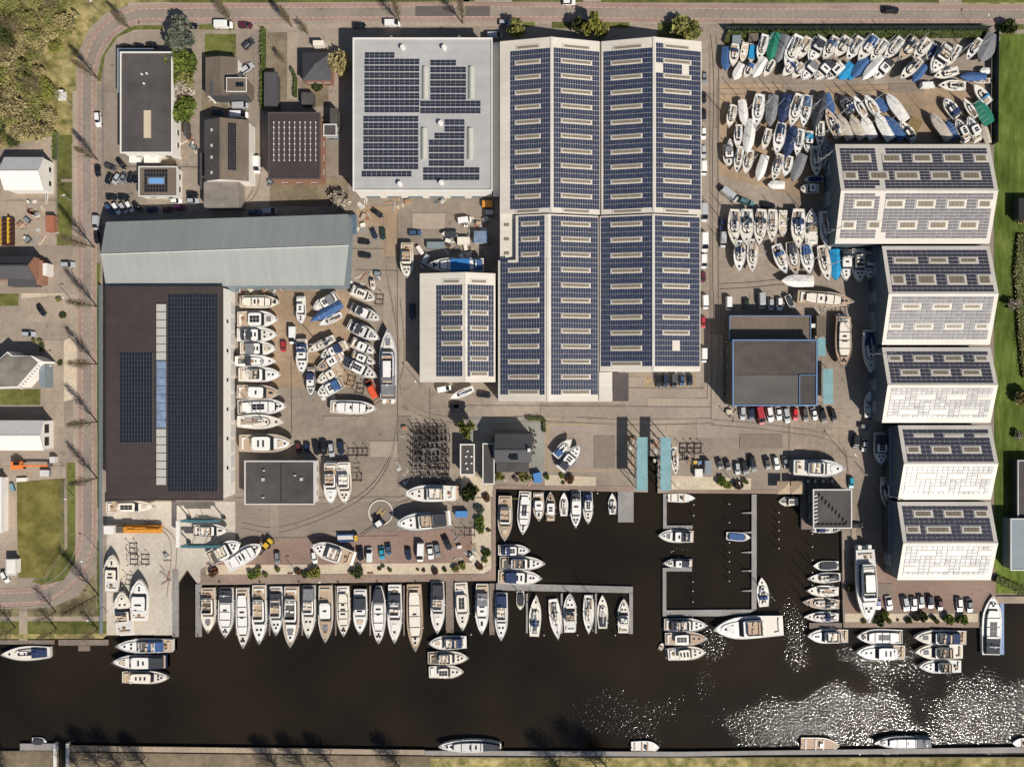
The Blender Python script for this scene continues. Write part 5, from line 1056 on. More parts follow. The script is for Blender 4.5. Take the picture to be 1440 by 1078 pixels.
BOATS = """Cb 1022.6 66.0 1021.0 97.7 11.7 hedge_upper
Sn 1034.8 61.8 1031.0 92.7 12.5 hedge_upper
Oy 1048.5 60.1 1043.2 88.5 10.0 hedge_upper
Ot 1059.4 61.8 1055.5 89.4 12.5 hedge_upper
Sw| 1076.9 49.3 1066.9 83.5 12.5 hedge_upper
Cg 1091.1 47.6 1082.8 84.3 14.2 hedge_upper
Cr| 1105.3 50.9 1092.8 86.8 14.2 hedge_upper
Sw| 1124.5 51.8 1104.5 93.5 18.4 hedge_upper
Sy| 1137.9 52.6 1125.3 81.8 13.4 hedge_upper
Mk 1159.6 50.9 1138.7 86.0 16.7 hedge_upper
Sb| 1177.1 52.6 1158.7 82.7 15.0 hedge_upper
Sk| 1193.8 52.6 1175.4 79.3 15.0 hedge_upper
Cw 1045.2 89.4 1033.5 110.2 11.7 hedge_lower
Sb 1059.4 88.5 1047.7 108.6 10.9 hedge_lower
Cw 1076.9 81.8 1060.2 106.9 12.5 hedge_lower
Sy 1088.6 84.3 1075.2 107.7 10.0 hedge_lower
Sb 1121.2 85.2 1101.1 106.9 13.4 hedge_lower
Sw| 1130.4 89.4 1115.3 109.4 11.7 hedge_lower
Mr 1152.1 83.5 1127.8 111.1 15.9 hedge_lower
Mk 1171.3 85.2 1147.1 111.1 15.9 hedge_lower
Mw 1187.1 87.7 1163.8 110.2 13.4 hedge_lower
Ct 1200.5 90.2 1182.1 109.4 14.2 hedge_lower
Ct 1202.2 99.4 1195.5 110.2 8.4 hedge_lower
Sw| 1211.7 53.4 1191.6 83.5 15.0 hedge_upper
Sb 1231.7 51.8 1207.5 84.3 15.9 hedge_upper
Sw| 1246.8 56.8 1225.1 84.3 13.4 hedge_upper
Sw| 1268.5 54.3 1244.3 82.7 14.2 hedge_upper
Sk| 1290.2 55.1 1263.5 85.2 15.9 hedge_upper
Sy| 1307.7 55.9 1286.0 82.7 15.0 hedge_upper
On 1315.2 61.8 1303.5 86.0 10.9 hedge_upper
Mr 1337.0 63.5 1311.1 101.9 20.0 hedge_upper
Sw| 1350.3 64.3 1332.8 92.7 10.0 hedge_upper
Sw| 1379.5 55.1 1359.5 83.5 10.9 hedge_upper
Cr 1397.9 50.1 1378.7 86.0 20.0 hedge_upper
Cb 1220.0 81.8 1200.0 106.9 13.4 hedge_lower
Cw 1240.9 81.8 1213.4 111.1 12.5 hedge_lower
Mk 1254.3 84.3 1230.1 110.2 15.0 hedge_lower
Sk| 1295.2 83.5 1266.0 111.1 14.2 hedge_lower
Cb 1302.7 91.0 1286.0 112.7 10.9 hedge_lower
Sw 1347.8 98.5 1314.4 106.9 12.5 corner
Cb 1387.1 106.9 1352.8 106.9 10.0 corner
Sw 1357.8 120.3 1321.1 119.4 13.4 corner
Cw 1393.7 97.7 1380.4 98.5 7.5 corner
Oo 1393.7 113.6 1366.2 113.6 7.5 corner
St 1392.1 143.6 1371.2 119.4 13.4 corner
Mn 1348.6 162.0 1330.3 137.0 14.2 corner
Sw| 1373.7 163.7 1356.2 138.6 10.0 corner
Cg 1392.9 172.0 1373.7 142.0 17.5 corner
Sy| 1032.2 147.8 1025.6 178.6 11.7 yard_west_upper
Cw| 1044.0 141.2 1047.6 176.4 11.0 yard_west_upper
Sw| 1068.9 133.9 1063.0 177.9 15.4 yard_west_upper
Cr| 1087.9 135.4 1082.1 177.2 13.9 yard_west_upper
Cn| 1107.7 133.9 1098.2 173.5 13.9 yard_west_upper
Sw| 1125.3 133.9 1112.1 177.9 16.1 yard_west_upper
Sb| 1137.0 135.4 1129.0 178.6 13.2 yard_west_upper
Ck| 1156.8 134.7 1142.9 182.3 13.9 yard_west_upper
Cb 1162.7 131.7 1172.2 160.3 11.7 yard_west_upper
Sw 1039.6 175.7 1037.4 207.9 11.0 yard_west_middle
Cw| 1056.4 169.8 1049.8 215.3 13.9 yard_west_middle
Sw| 1082.1 181.5 1074.0 210.9 10.3 yard_west_middle
Sn 1099.6 174.2 1091.6 216.7 14.7 yard_west_middle
Cn| 1115.8 180.8 1104.8 221.1 13.2 yard_west_middle
Sw| 1127.5 182.3 1120.2 218.2 11.7 yard_west_middle
Mt 1139.9 182.3 1137.0 213.8 11.7 yard_west_middle
Sy| 1154.6 171.3 1153.1 206.5 11.7 yard_west_middle
Oo 1029.3 196.2 1024.9 207.9 10.3 yard_west_lower
Mr 1024.9 202.1 1026.4 233.6 13.2 yard_west_lower
Sw 1041.8 206.5 1035.9 242.4 11.0 yard_west_lower
Sy| 1055.7 211.6 1048.4 244.6 12.5 yard_west_lower
Cw 1076.2 219.6 1065.9 253.4 11.7 yard_west_lower
Sr| 1098.2 217.5 1087.9 253.4 12.5 yard_west_lower
Sy 1111.4 219.6 1104.0 247.5 12.5 yard_west_lower
Cr 1129.0 218.2 1115.0 254.1 13.9 yard_west_lower
Sr| 1147.3 206.5 1148.7 246.0 14.7 yard_west_lower
Cr| 1161.9 197.7 1160.5 237.2 11.0 yard_west_lower
Cw 1104.0 259.2 1081.3 258.5 10.3 yard_west_lower
On 1157.5 251.9 1130.4 252.6 8.8 yard_west_lower
Mw 1153.9 263.6 1126.8 264.3 12.5 yard_west_lower
Sk| 1180.2 191.8 1161.9 153.7 13.9 yard_middle_row
Cy| 1196.4 194.0 1180.2 162.5 12.5 yard_middle_row
Cr 1211.0 190.3 1197.1 164.0 11.7 yard_middle_row
Ck| 1198.8 158.1 1184.9 133.2 13.2 yard_middle_upper
Mn 1200.3 156.6 1189.3 135.4 12.5 yard_middle_upper
Sw| 1217.1 162.5 1201.7 134.7 11.0 yard_middle_upper
Sw| 1235.4 159.6 1217.1 133.9 12.5 yard_middle_upper
Cb 1248.6 153.7 1234.0 136.1 10.3 yard_middle_upper
Cw| 1273.5 168.4 1247.2 133.2 13.9 yard_middle_upper
Cy| 1213.4 193.3 1197.3 162.5 12.5 yard_middle_row
Cw| 1229.6 192.5 1214.2 162.5 13.2 yard_middle_row
Cw| 1253.0 194.7 1232.5 159.6 13.9 yard_middle_row
Cb| 1269.9 194.0 1245.7 164.0 13.2 yard_middle_row
My| 1288.2 194.7 1267.7 169.8 12.5 yard_middle_row
Cy| 1335.1 194.7 1309.4 159.6 12.5 yard_middle_row
Cb| 1346.8 193.3 1334.3 169.8 10.3 yard_middle_row
Mk| 1362.9 196.2 1346.8 165.4 12.5 yard_middle_row
Mb 1379.0 195.5 1362.9 162.5 13.9 yard_middle_row
Cy 1392.2 199.1 1383.4 171.3 8.8 yard_middle_row
So| 1033.4 295.9 1031.7 342.7 16.7 yard_south_upper
Sk| 1050.1 295.9 1049.3 344.3 18.4 yard_south_upper
Sk| 1071.0 295.9 1066.8 345.2 17.5 yard_south_upper
Sy| 1086.8 295.9 1085.2 340.2 14.2 yard_south_upper
Oy| 1101.0 295.9 1100.2 333.5 12.5 yard_south_upper
Sn| 1122.8 295.9 1121.9 348.5 18.4 yard_south_upper
Mk 1142.0 343.5 1141.1 293.4 16.7 yard_south_upper
Sw| 1158.7 298.4 1165.3 351.0 16.7 yard_south_upper
Sn| 1040.9 339.3 1039.2 381.1 15.0 yard_south_lower
Sy| 1058.5 337.7 1057.6 382.8 14.2 yard_south_lower
Sb| 1091.9 345.2 1105.2 383.6 15.9 yard_south_lower
Sk| 1111.9 341.8 1119.4 386.1 15.9 yard_south_lower
Sb| 1132.8 344.3 1138.6 384.4 16.7 yard_south_lower
Sy| 1155.3 346.8 1164.5 395.3 15.0 yard_south_lower
Ct 1174.5 351.9 1175.4 392.8 15.0 yard_south_lower
Mk| 1190.4 351.0 1190.4 395.3 15.9 yard_south_lower
My 1207.9 349.4 1209.6 397.0 17.5 yard_south_lower
Mr 1224.6 352.7 1224.6 391.9 15.0 yard_south_lower
Cw| 1142.8 395.3 1100.2 394.4 15.0 yard_south_lower
Ok 1106.9 415.3 1116.1 434.5 9.2 yard_south_lower
Lo 1121.1 417.0 1199.6 424.5 20.0 yard_south_lower
Ly 336.7 424.0 394.6 424.5 17.8 grey_hall_row
Mw 333.9 449.0 391.3 448.5 21.2 grey_hall_row
Mk 333.4 470.8 391.3 470.2 18.4 grey_hall_row
Mr 337.3 490.2 389.0 489.7 17.8 grey_hall_row
Sk 331.1 507.8 390.7 507.8 16.1 grey_hall_row
Mw| 335.6 526.7 396.8 526.2 18.9 grey_hall_row
Mo 333.4 550.7 395.2 552.4 18.4 grey_hall_row
Lw 334.5 572.4 404.6 570.7 21.7 grey_hall_row
Sy| 334.5 592.4 401.8 593.0 18.4 grey_hall_row
Mw 422.4 416.7 422.4 456.8 12.2 yard_centre_row
Mr 473.1 415.6 439.2 434.6 15.6 yard_centre_row
Cb 479.2 427.9 438.0 450.7 12.2 yard_centre_row
Sw 479.2 442.4 449.2 456.8 10.0 yard_centre_row
Mn 424.1 476.6 424.1 526.2 15.0 yard_centre_row
Mn 436.4 517.3 436.4 557.9 12.2 yard_centre_row
Mo 481.2 499.5 444.5 520.1 14.5 yard_centre_column
My 477.9 518.4 444.5 537.9 14.5 yard_centre_column
Mb 480.1 536.8 445.0 555.7 16.7 yard_centre_column
Sk| 469.0 475.2 433.3 494.7 11.1 yard_centre_column
Mn 484.5 484.7 450.0 502.5 13.9 yard_centre_column
My 493.5 406.7 528.0 420.6 14.5 yard_east_column
Mk 493.5 431.8 535.8 449.6 13.9 yard_east_column
Mk 489.0 455.7 534.7 476.9 16.7 yard_east_column
Mo 493.5 480.2 528.0 495.8 14.5 yard_east_column
Mr 494.6 497.8 528.0 510.6 12.2 yard_east_column
Mk 485.7 507.8 531.3 530.6 16.7 yard_east_column
Lw 464.5 571.3 530.8 574.1 18.9 yard_east_column
Gr 545.8 561.5 545.8 462.4 24.5 yard_east_column
Ow 523.5 393.4 525.7 409.0 6.7 yard_east_column
Mo 337.4 622.7 415.3 622.7 23.0 grey_hall_row
Mw 464.7 651.2 465.4 709.7 17.4 trailer_pair
My 483.5 649.8 484.9 709.0 18.1 trailer_pair
Mw 641.2 693.2 568.2 693.2 20.9 helipad_yachts
Mk 630.1 729.0 555.8 735.9 23.0 helipad_yachts
Mk 494.8 786.3 437.8 766.8 22.3 crane_yard
Mw 293.0 786.3 338.3 762.6 20.9 crane_yard
Lw 318.1 796.0 368.9 765.4 22.3 crane_yard
Mw 271.7 745.7 320.4 745.7 15.3 crane_yard
My 149.9 712.3 220.2 711.6 14.6 crane_yard
My 156.2 831.9 157.6 779.1 18.1 concrete_apron
My 572.2 341.2 571.7 391.3 16.7 workshop_yard
Lb 680.3 372.4 600.1 372.9 20.0 workshop_yard
Ok 643.5 329.0 620.1 329.0 10.0 workshop_yard
Ow 663.6 357.3 644.6 360.1 7.2 workshop_yard
Sb 780.9 641.7 804.5 617.3 13.2 crane_bay
Mk 789.2 659.1 816.4 625.7 16.7 crane_bay
Sw 948.4 628.4 950.5 668.8 9.5 slipway
My 175.9 891.8 171.7 830.1 22.5 concrete_apron
Mw 195.9 873.5 196.8 813.4 22.5 concrete_apron
Mb 243.5 906.8 164.2 906.8 19.2 apron_quay
Mk 233.5 929.4 158.4 929.4 20.9 apron_quay
My 172.6 951.1 240.2 951.1 17.5 apron_quay
My 293.1 826.2 293.8 889.4 20.6 long_quay
Lk 318.1 826.2 317.5 896.2 21.9 long_quay
Lr 341.2 826.2 343.1 910.6 19.4 long_quay
Mb 365.0 821.9 366.2 904.4 20.6 long_quay
Mk 388.8 823.8 389.4 893.1 20.0 long_quay
Mo 410.6 823.8 409.4 908.8 21.9 long_quay
Mr 435.0 822.5 434.4 896.2 18.8 long_quay
Mo 458.1 822.5 458.8 901.9 20.0 long_quay
Ly 482.5 823.8 483.8 894.4 18.8 long_quay
Mk 506.9 828.1 506.9 891.2 19.4 long_quay
Lk 532.5 823.8 533.1 903.8 20.6 long_quay
Mk 555.6 821.2 555.6 903.1 20.0 long_quay
Lo 582.5 820.6 585.0 915.0 22.5 long_quay
Mk 615.7 817.0 615.7 890.0 19.5 long_quay
My 648.4 818.3 651.2 885.8 19.5 long_quay
Mr 678.3 820.4 677.6 890.7 18.8 long_quay
Mn 705.4 832.9 704.7 899.7 18.1 breakwater_slips
Ok 731.9 831.6 731.9 858.0 11.1 breakwater_slips
Sn| 751.3 894.8 754.1 835.7 16.7 breakwater_slips
Mn 656.1 902.5 602.5 903.9 18.8 island_raft
My 601.8 924.7 659.5 924.0 18.1 island_raft
My 603.2 944.9 652.6 943.5 17.4 island_raft
Sy| 777.8 842.2 785.0 898.9 16.7 breakwater_slips
Mk 801.7 888.9 801.1 832.8 17.8 breakwater_slips
Sy| 827.8 836.7 827.8 891.1 15.6 breakwater_slips
Sk| 847.8 883.9 847.2 836.1 15.0 breakwater_slips
Mn 876.7 890.0 877.2 841.1 15.6 breakwater_slips
Mo 710.6 696.8 709.8 760.2 19.9 basin_north
Lk 738.8 690.7 735.0 751.8 18.3 basin_north
Mo 757.2 692.2 757.9 732.7 15.3 basin_north
Mo 774.4 732.7 774.0 690.7 13.8 basin_north
Sy 793.1 725.8 793.1 692.2 12.2 basin_north
Mk 809.9 689.9 809.6 742.6 16.0 basin_north
Mn 826.7 692.2 827.0 736.5 13.8 basin_north
Sk 861.8 723.5 861.1 693.0 12.2 basin_north
Mn 700.6 773.5 745.7 773.5 16.0 basin_west
Mn 702.9 790.8 767.1 791.5 18.3 basin_west
Mn 700.6 809.9 762.5 812.2 19.9 basin_west
Ow 939.5 700.0 977.9 700.4 12.0 basin_east
Mk 975.5 754.3 925.1 752.7 17.6 basin_east
Mk 973.9 791.8 932.3 791.8 12.8 basin_east
Ob 1021.8 753.5 1056.1 755.9 12.0 basin_east
Sb| 1074.9 853.3 1071.4 811.7 16.7 pier_end
Mk 933.9 877.6 995.0 878.3 18.8 pier_end
Mo 935.3 897.8 994.3 896.4 18.1 pier_end
My 939.4 920.0 992.9 915.8 18.1 pier_end
Mr 1100.6 878.3 1002.6 883.9 30.6 pier_end
Ow 928.3 914.4 932.5 904.7 6.2 pier_end
Lo 1186.2 445.1 1185.4 516.9 22.5 hall_alley
Sn| 1221.3 463.4 1223.8 524.4 17.5 hall_alley
Ow 1222.1 587.0 1222.1 549.4 14.2 hall_alley
Mk 1239.6 610.0 1239.6 653.5 16.7 hall_alley
Sk| 1245.4 671.0 1247.1 713.6 13.4 hall_alley
Mk 1115.2 656.8 1188.6 658.5 21.7 pavilion
Mn 1143.5 744.5 1182.0 744.5 9.2 pavilion
My 1123.5 705.2 1095.1 705.2 12.5 pavilion
Ok 1180.1 795.1 1144.0 795.7 13.0 east_basin_slips
Sk| 1182.7 811.3 1135.3 813.9 14.3 east_basin_slips
Sy| 1180.1 831.4 1134.0 830.8 15.6 east_basin_slips
Sk| 1180.8 849.6 1128.2 846.4 15.6 east_basin_slips
Sn| 1180.1 867.8 1130.1 867.1 14.9 east_basin_slips
Gw 1217.1 773.0 1221.7 876.2 28.6 hall_alley_large
Mw 1192.5 893.8 1134.7 893.8 19.5 east_quay
Lw 1269.4 894.8 1204.4 894.8 20.8 east_quay
Mw 1272.1 916.4 1202.6 916.4 20.8 east_quay
Mn 1357.8 895.7 1283.8 894.8 20.8 east_quay
My 1353.3 915.5 1285.6 915.5 20.8 east_quay
Mr 1351.5 936.3 1291.0 936.3 18.1 east_quay
Lk 1393.0 920.0 1394.8 836.1 27.1 blue_pontoon
Sn 70.7 916.7 1.8 919.5 20.2 south_canal
Ok 45.0 1041.6 66.1 1042.5 11.0 south_canal
Lk 705.0 1047.7 616.7 1047.7 17.3 south_canal
Ow 887.5 1049.7 927.1 1049.7 17.2 south_canal
Oo 1126.0 1045.1 1180.1 1047.8 19.8 south_canal
Lr 1309.3 1042.5 1228.9 1042.5 16.4 south_canal
Ow 1455.8 1043.8 1422.8 1043.8 13.2 south_canal
Sw 665.8 546.0 632.4 560.4 10.0 workshop_yard"""
boats = {}
for line in BOATS.split('\n'):
    p = line.split(); boats.setdefault(p[6], []).append((p[0],) + tuple(map(float, p[1:6])))
CN = {'b': 'blue', 'n': 'navy', 'k': 'black', 't': 'turquoise', 'g': 'green', 'r': 'grey', 'w': 'white', 'y': 'cream', 'o': 'teak'}
def boat_words(code):
    k, c = code[0], CN[code[1]]; up = len(code) > 2
    if k == 'C': return 'boat under %s tarpaulin' % c
    if k == 'O': return 'small open %s boat' % (c if code[1] != 'o' else 'wooden')
    if k == 'S': return ('cream' if code[1] == 'y' else 'white' if code[1] in 'wo' else '%s hooded' % c) + (' masted' if up else '') + ' sailing boat'
    if k == 'G': return 'largest white yacht'
    if k == 'L': return 'long %s cruiser' % {'k': 'dark decked', 'w': 'white', 'y': 'cream', 'r': 'grey', 'b': 'blue covered', 'o': 'wooden'}.get(code[1], c)
    return {'w': 'plain white yacht', 'y': 'cream yacht', 'o': 'teak decked yacht'}.get(code[1], 'yacht with %s cover' % c)
for row, L_ in boats.items():
    where, end, ax, sg = ROWS[row]; L_.sort(key=lambda b: sg * (b[1 + ax] + b[3 + ax]))
    for i, (code, xs, ys, xb, yb, w) in enumerate(L_):
        water = row in WATER_ROWS or (row == 'pavilion' and i > 0)
        zg = (WZ + 1.0) if water else {'S': 2.6, 'M': 2.7, 'L': 2.5, 'G': 3.2, 'C': 2.3, 'O': 1.2}[code[0]]
        if code == 'Lb': zg = 4.0
        if row == 'south_canal' and code[0] == 'O': zg = -.4
        a, b_ = Vector(at(xs, ys, zg)[:2]), Vector(at(xb, yb, zg)[:2]); d = b_ - a; Lm = d.length; Wm = w * S * (H - zg) / H * (1.12 if not water and code[0] in 'SCM' else 1.02)
        if not water and row[:4] in ('hedg', 'corn', 'yard') and code[0] in 'SC': Lm *= 1.07
        c_ = (a + b_) / 2; rr = random.Random(int(xs * 31 + ys * 17))
        words = boat_words(code)
        if len(L_) == 1: lab = '%s standing alone by %s' % (words, where)
        else: lab = '%s, %s from %s in %s' % (words, ORD[i], end, where)
        nm = {'S': 'sailing_boat', 'M': 'motor_yacht', 'L': 'motor_cruiser', 'G': 'large_yacht', 'C': 'covered_boat', 'O': 'open_boat'}[code[0]]
        make_boat(code, Lm, Wm, not water, rr, nm, lab, 'boats in ' + where, (c_.x, c_.y, 0.0 if not water else WZ), math.atan2(d.y, d.x))

# ------------------------------------------------------------------ cars and vans
CC = {'white': (.78, .77, .74), 'silver': (.42, .43, .44), 'grey': (.20, .21, .22), 'darkgrey': (.07, .075, .08), 'charcoal': (.05, .052, .056), 'black': (.012, .012, .014), 'navy': (.015, .025, .06), 'blue': (.045, .085, .17),
      'darkblue': (.02, .035, .09), 'turquoise': (.02, .30, .42), 'teal': (.10, .20, .21), 'red': (.40, .03, .04), 'brightred': (.62, .015, .02), 'orangered': (.72, .10, .035), 'maroon': (.10, .02, .03), 'magenta': (.22, .03, .10),
      'darkgreen': (.02, .045, .03), 'whitegreen': (.70, .74, .68), 'lavender': (.32, .32, .50)}
CWORD = {'darkgrey': 'dark grey', 'brightred': 'bright red', 'orangered': 'orange', 'darkblue': 'dark blue', 'darkgreen': 'dark green', 'whitegreen': 'white and green'}
def paint(c): return mat(c + '_car_paint', CC[c], 0.3, 0.04, 1.5, coat=0.7)
def car_meshes(kind, variant):
    L, W = (4.4, 1.8) if kind == 'K' else (5.3, 2.0)
    out = {}
    def ring(x, w, z, zb=.28): return [(x, -w, zb), (x, -w * .99, z * .7), (x, -w * .90, z), (x, w * .90, z), (x, w * .99, z * .7), (x, w, zb)]
    if kind == 'K':
        wag = variant == 1
        st = [(-.5, .80, .62), (-.485, .88, .80), (-.42, .90, .93), (-.2, .91, .95), (.18, .91, .94), (.34, .89, .84), (.44, .82, .76), (.485, .70, .68), (.5, .60, .5)]
        mb = MB().rings([ring(x * L, w * W / 1.8 * .99, z) for x, w, z in st]); out['body'] = mb
        g0, g1 = (-.48 if wag else -.42), .22; r0, r1 = (-.43 if wag else -.27), .07
        base = [(g0 * L, .80), (g0 * L + .15, .84), (0, .85), (g1 * L - .25, .82), (g1 * L, .60)]; top = [(r0 * L, .58), (r0 * L + .12, .64), (0, .66), (r1 * L - .1, .64), (r1 * L, .52)]
        lo = [(x, -w, .94) for x, w in base] + [(x, w, .94) for x, w in base[::-1]]; hi = [(x, -w, 1.40) for x, w in top] + [(x, w, 1.40) for x, w in top[::-1]]
        out['windows'] = MB().rings([lo, hi]); out['roof'] = MB().rings([[(x, y * 1.0, 1.401) for x, y, z in hi], [(x * .97, y * .9, 1.46) for x, y, z in hi]])
        H1 = .72
    else:
        st = [(-.5, .95, 1.7), (-.495, .97, 1.95), (-.3, .98, 2.0), (.18, .98, 2.0), (.27, .95, 1.95)] if variant == 0 else [(-.5, .95, 1.8), (-.3, .98, 2.05), (.1, .98, 2.05), (.2, .98, 2.02), (.27, .95, 1.95)]
        def vr(x, w, z): return [(x, -w, .3), (x, -w, z * .8), (x, -w * .88, z), (x, w * .88, z), (x, w, z * .8), (x, w, .3)]
        out['body'] = MB().rings([vr(x * L, w, z) for x, w, z in st] + [vr(.275 * L, .95, 1.28), vr(.42 * L, .92, 1.12), vr(.485 * L, .80, .95), vr(.5 * L, .7, .7)])
        out['windows'] = MB().rings([[(.27 * L, -.86, 1.95), (.27 * L, .86, 1.95), (.15 * L, .80, 2.03), (.15 * L, -.80, 2.03)], [(.37 * L, -.86, 1.30), (.37 * L, .86, 1.30), (.27 * L, .86, 1.28), (.27 * L, -.86, 1.28)]])
        out['roof'] = MB().box(-.47 * L, -.84, 2.0, .14 * L, .84, 2.06); H1 = .9
    for i, (x, y) in enumerate(((.31, 1), (.31, -1), (-.31, 1), (-.31, -1))):
        out['wheel%d' % i] = MB().tube((x * L, y * (W / 2 - .22), .32), (x * L, y * (W / 2), .32), .32, .32, 10)
    for i, y in enumerate((1, -1)):
        out['headlight%d' % i] = MB().box(.45 * L, y * .45, H1 - .14, .495 * L, y * .72, H1 + .03); out['taillight%d' % i] = MB().box(-.503 * L, y * .55, .66, -.49 * L, y * .8, .82)
        out['mirror%d' % i] = MB().box(.14 * L, y * (W / 2 - .02), .95, .18 * L, y * (W / 2 + .16), 1.08)
    return out, L
CACHE = {}
M_HEADL = mat('headlight_glass', (.6, .6, .58), .2, .05, 1); M_TAILL = mat('tail_light', (.3, .01, .01), .3, .05, 1)
def get_car(kind, variant, colour):
    key = (kind, variant, colour)
    if key not in CACHE:
        if (kind, variant) not in CACHE:
            ms, L = car_meshes(kind, variant); d = {}
            for n_, m_ in ms.items():
                me = bpy.data.meshes.new(n_.rstrip('0123')); me.from_pydata(m_.v, [], m_.f); me.materials.append(None); d[n_] = me
            CACHE[(kind, variant)] = (d, L)
        CACHE[key] = CACHE[(kind, variant)]
    return CACHE[key]
CZ = [((130, 55, 220, 70), 'above the office block'), ((130, 210, 200, 262), 'in the car park left of the small solar office'), ((125, 262, 200, 312), 'in the car row below the solar office'), ((200, 280, 300, 300), 'in the green hall shade'), ((255, 266, 300, 284), 'beside the workshop annex'),
      ((350, 205, 395, 300), 'along the workshop lane'), ((125, 100, 150, 200), 'on the left road'), ((295, 28, 360, 42), 'parked along the upper road'), ((330, 50, 360, 105), 'on the house driveway'), ((290, 140, 350, 168), 'behind the grey house'),
      ((255, 25, 285, 40), 'beside the conifer at the road'), ((480, 25, 720, 60), 'along the road above the grey hall'), ((700, 0, 860, 12), 'at the top edge of the road'), ((1200, 0, 1300, 30), 'driving on the upper road'), ((1280, 110, 1330, 130), 'in the boat yard lane'),
      ((500, 285, 680, 350), 'in the yard below the grey flat hall'), ((990, 255, 1095, 300), 'above the sailing boats near the big halls'), ((1008, 300, 1024, 350), 'left of the sailing boat line'), ((1008, 405, 1120, 442), 'in the row above the works building'),
      ((1035, 568, 1190, 598), 'in the row below the works building'), ((395, 455, 420, 500), 'between yachts left of centre'), ((500, 520, 540, 570), 'beside the long silver yacht'), ((570, 420, 590, 460), 'against the workshop wall'), ((80, 365, 110, 380), 'by the brick house'),
      ((25, 420, 75, 480), 'on the sandy lot at left'), ((0, 795, 25, 830), 'at the lower left lot'), ((410, 615, 490, 645), 'in the row above the small dark hall'), ((495, 750, 650, 800), 'in the row along the quay garden'), ((380, 765, 470, 800), 'on the lower yard by the garden'),
      ((1040, 568, 1200, 598), 'in the row'), ((995, 635, 1115, 672), 'in the row beside the terrace'), ((1180, 655, 1210, 690), 'by the pavilion'), ((1190, 595, 1225, 640), 'by the alley corner'), ((1195, 735, 1215, 745), 'behind the pavilion'),
      ((1225, 830, 1400, 870), 'in the car park below the last solar hall'), ((905, 520, 980, 548), 'in the yellow bay under the big halls'), ((983, 90, 1000, 520), 'along the wall of the big halls'), ((600, 535, 700, 580), 'below the workshop hall'), ((590, 355, 640, 380), 'by the blue covered yacht')]
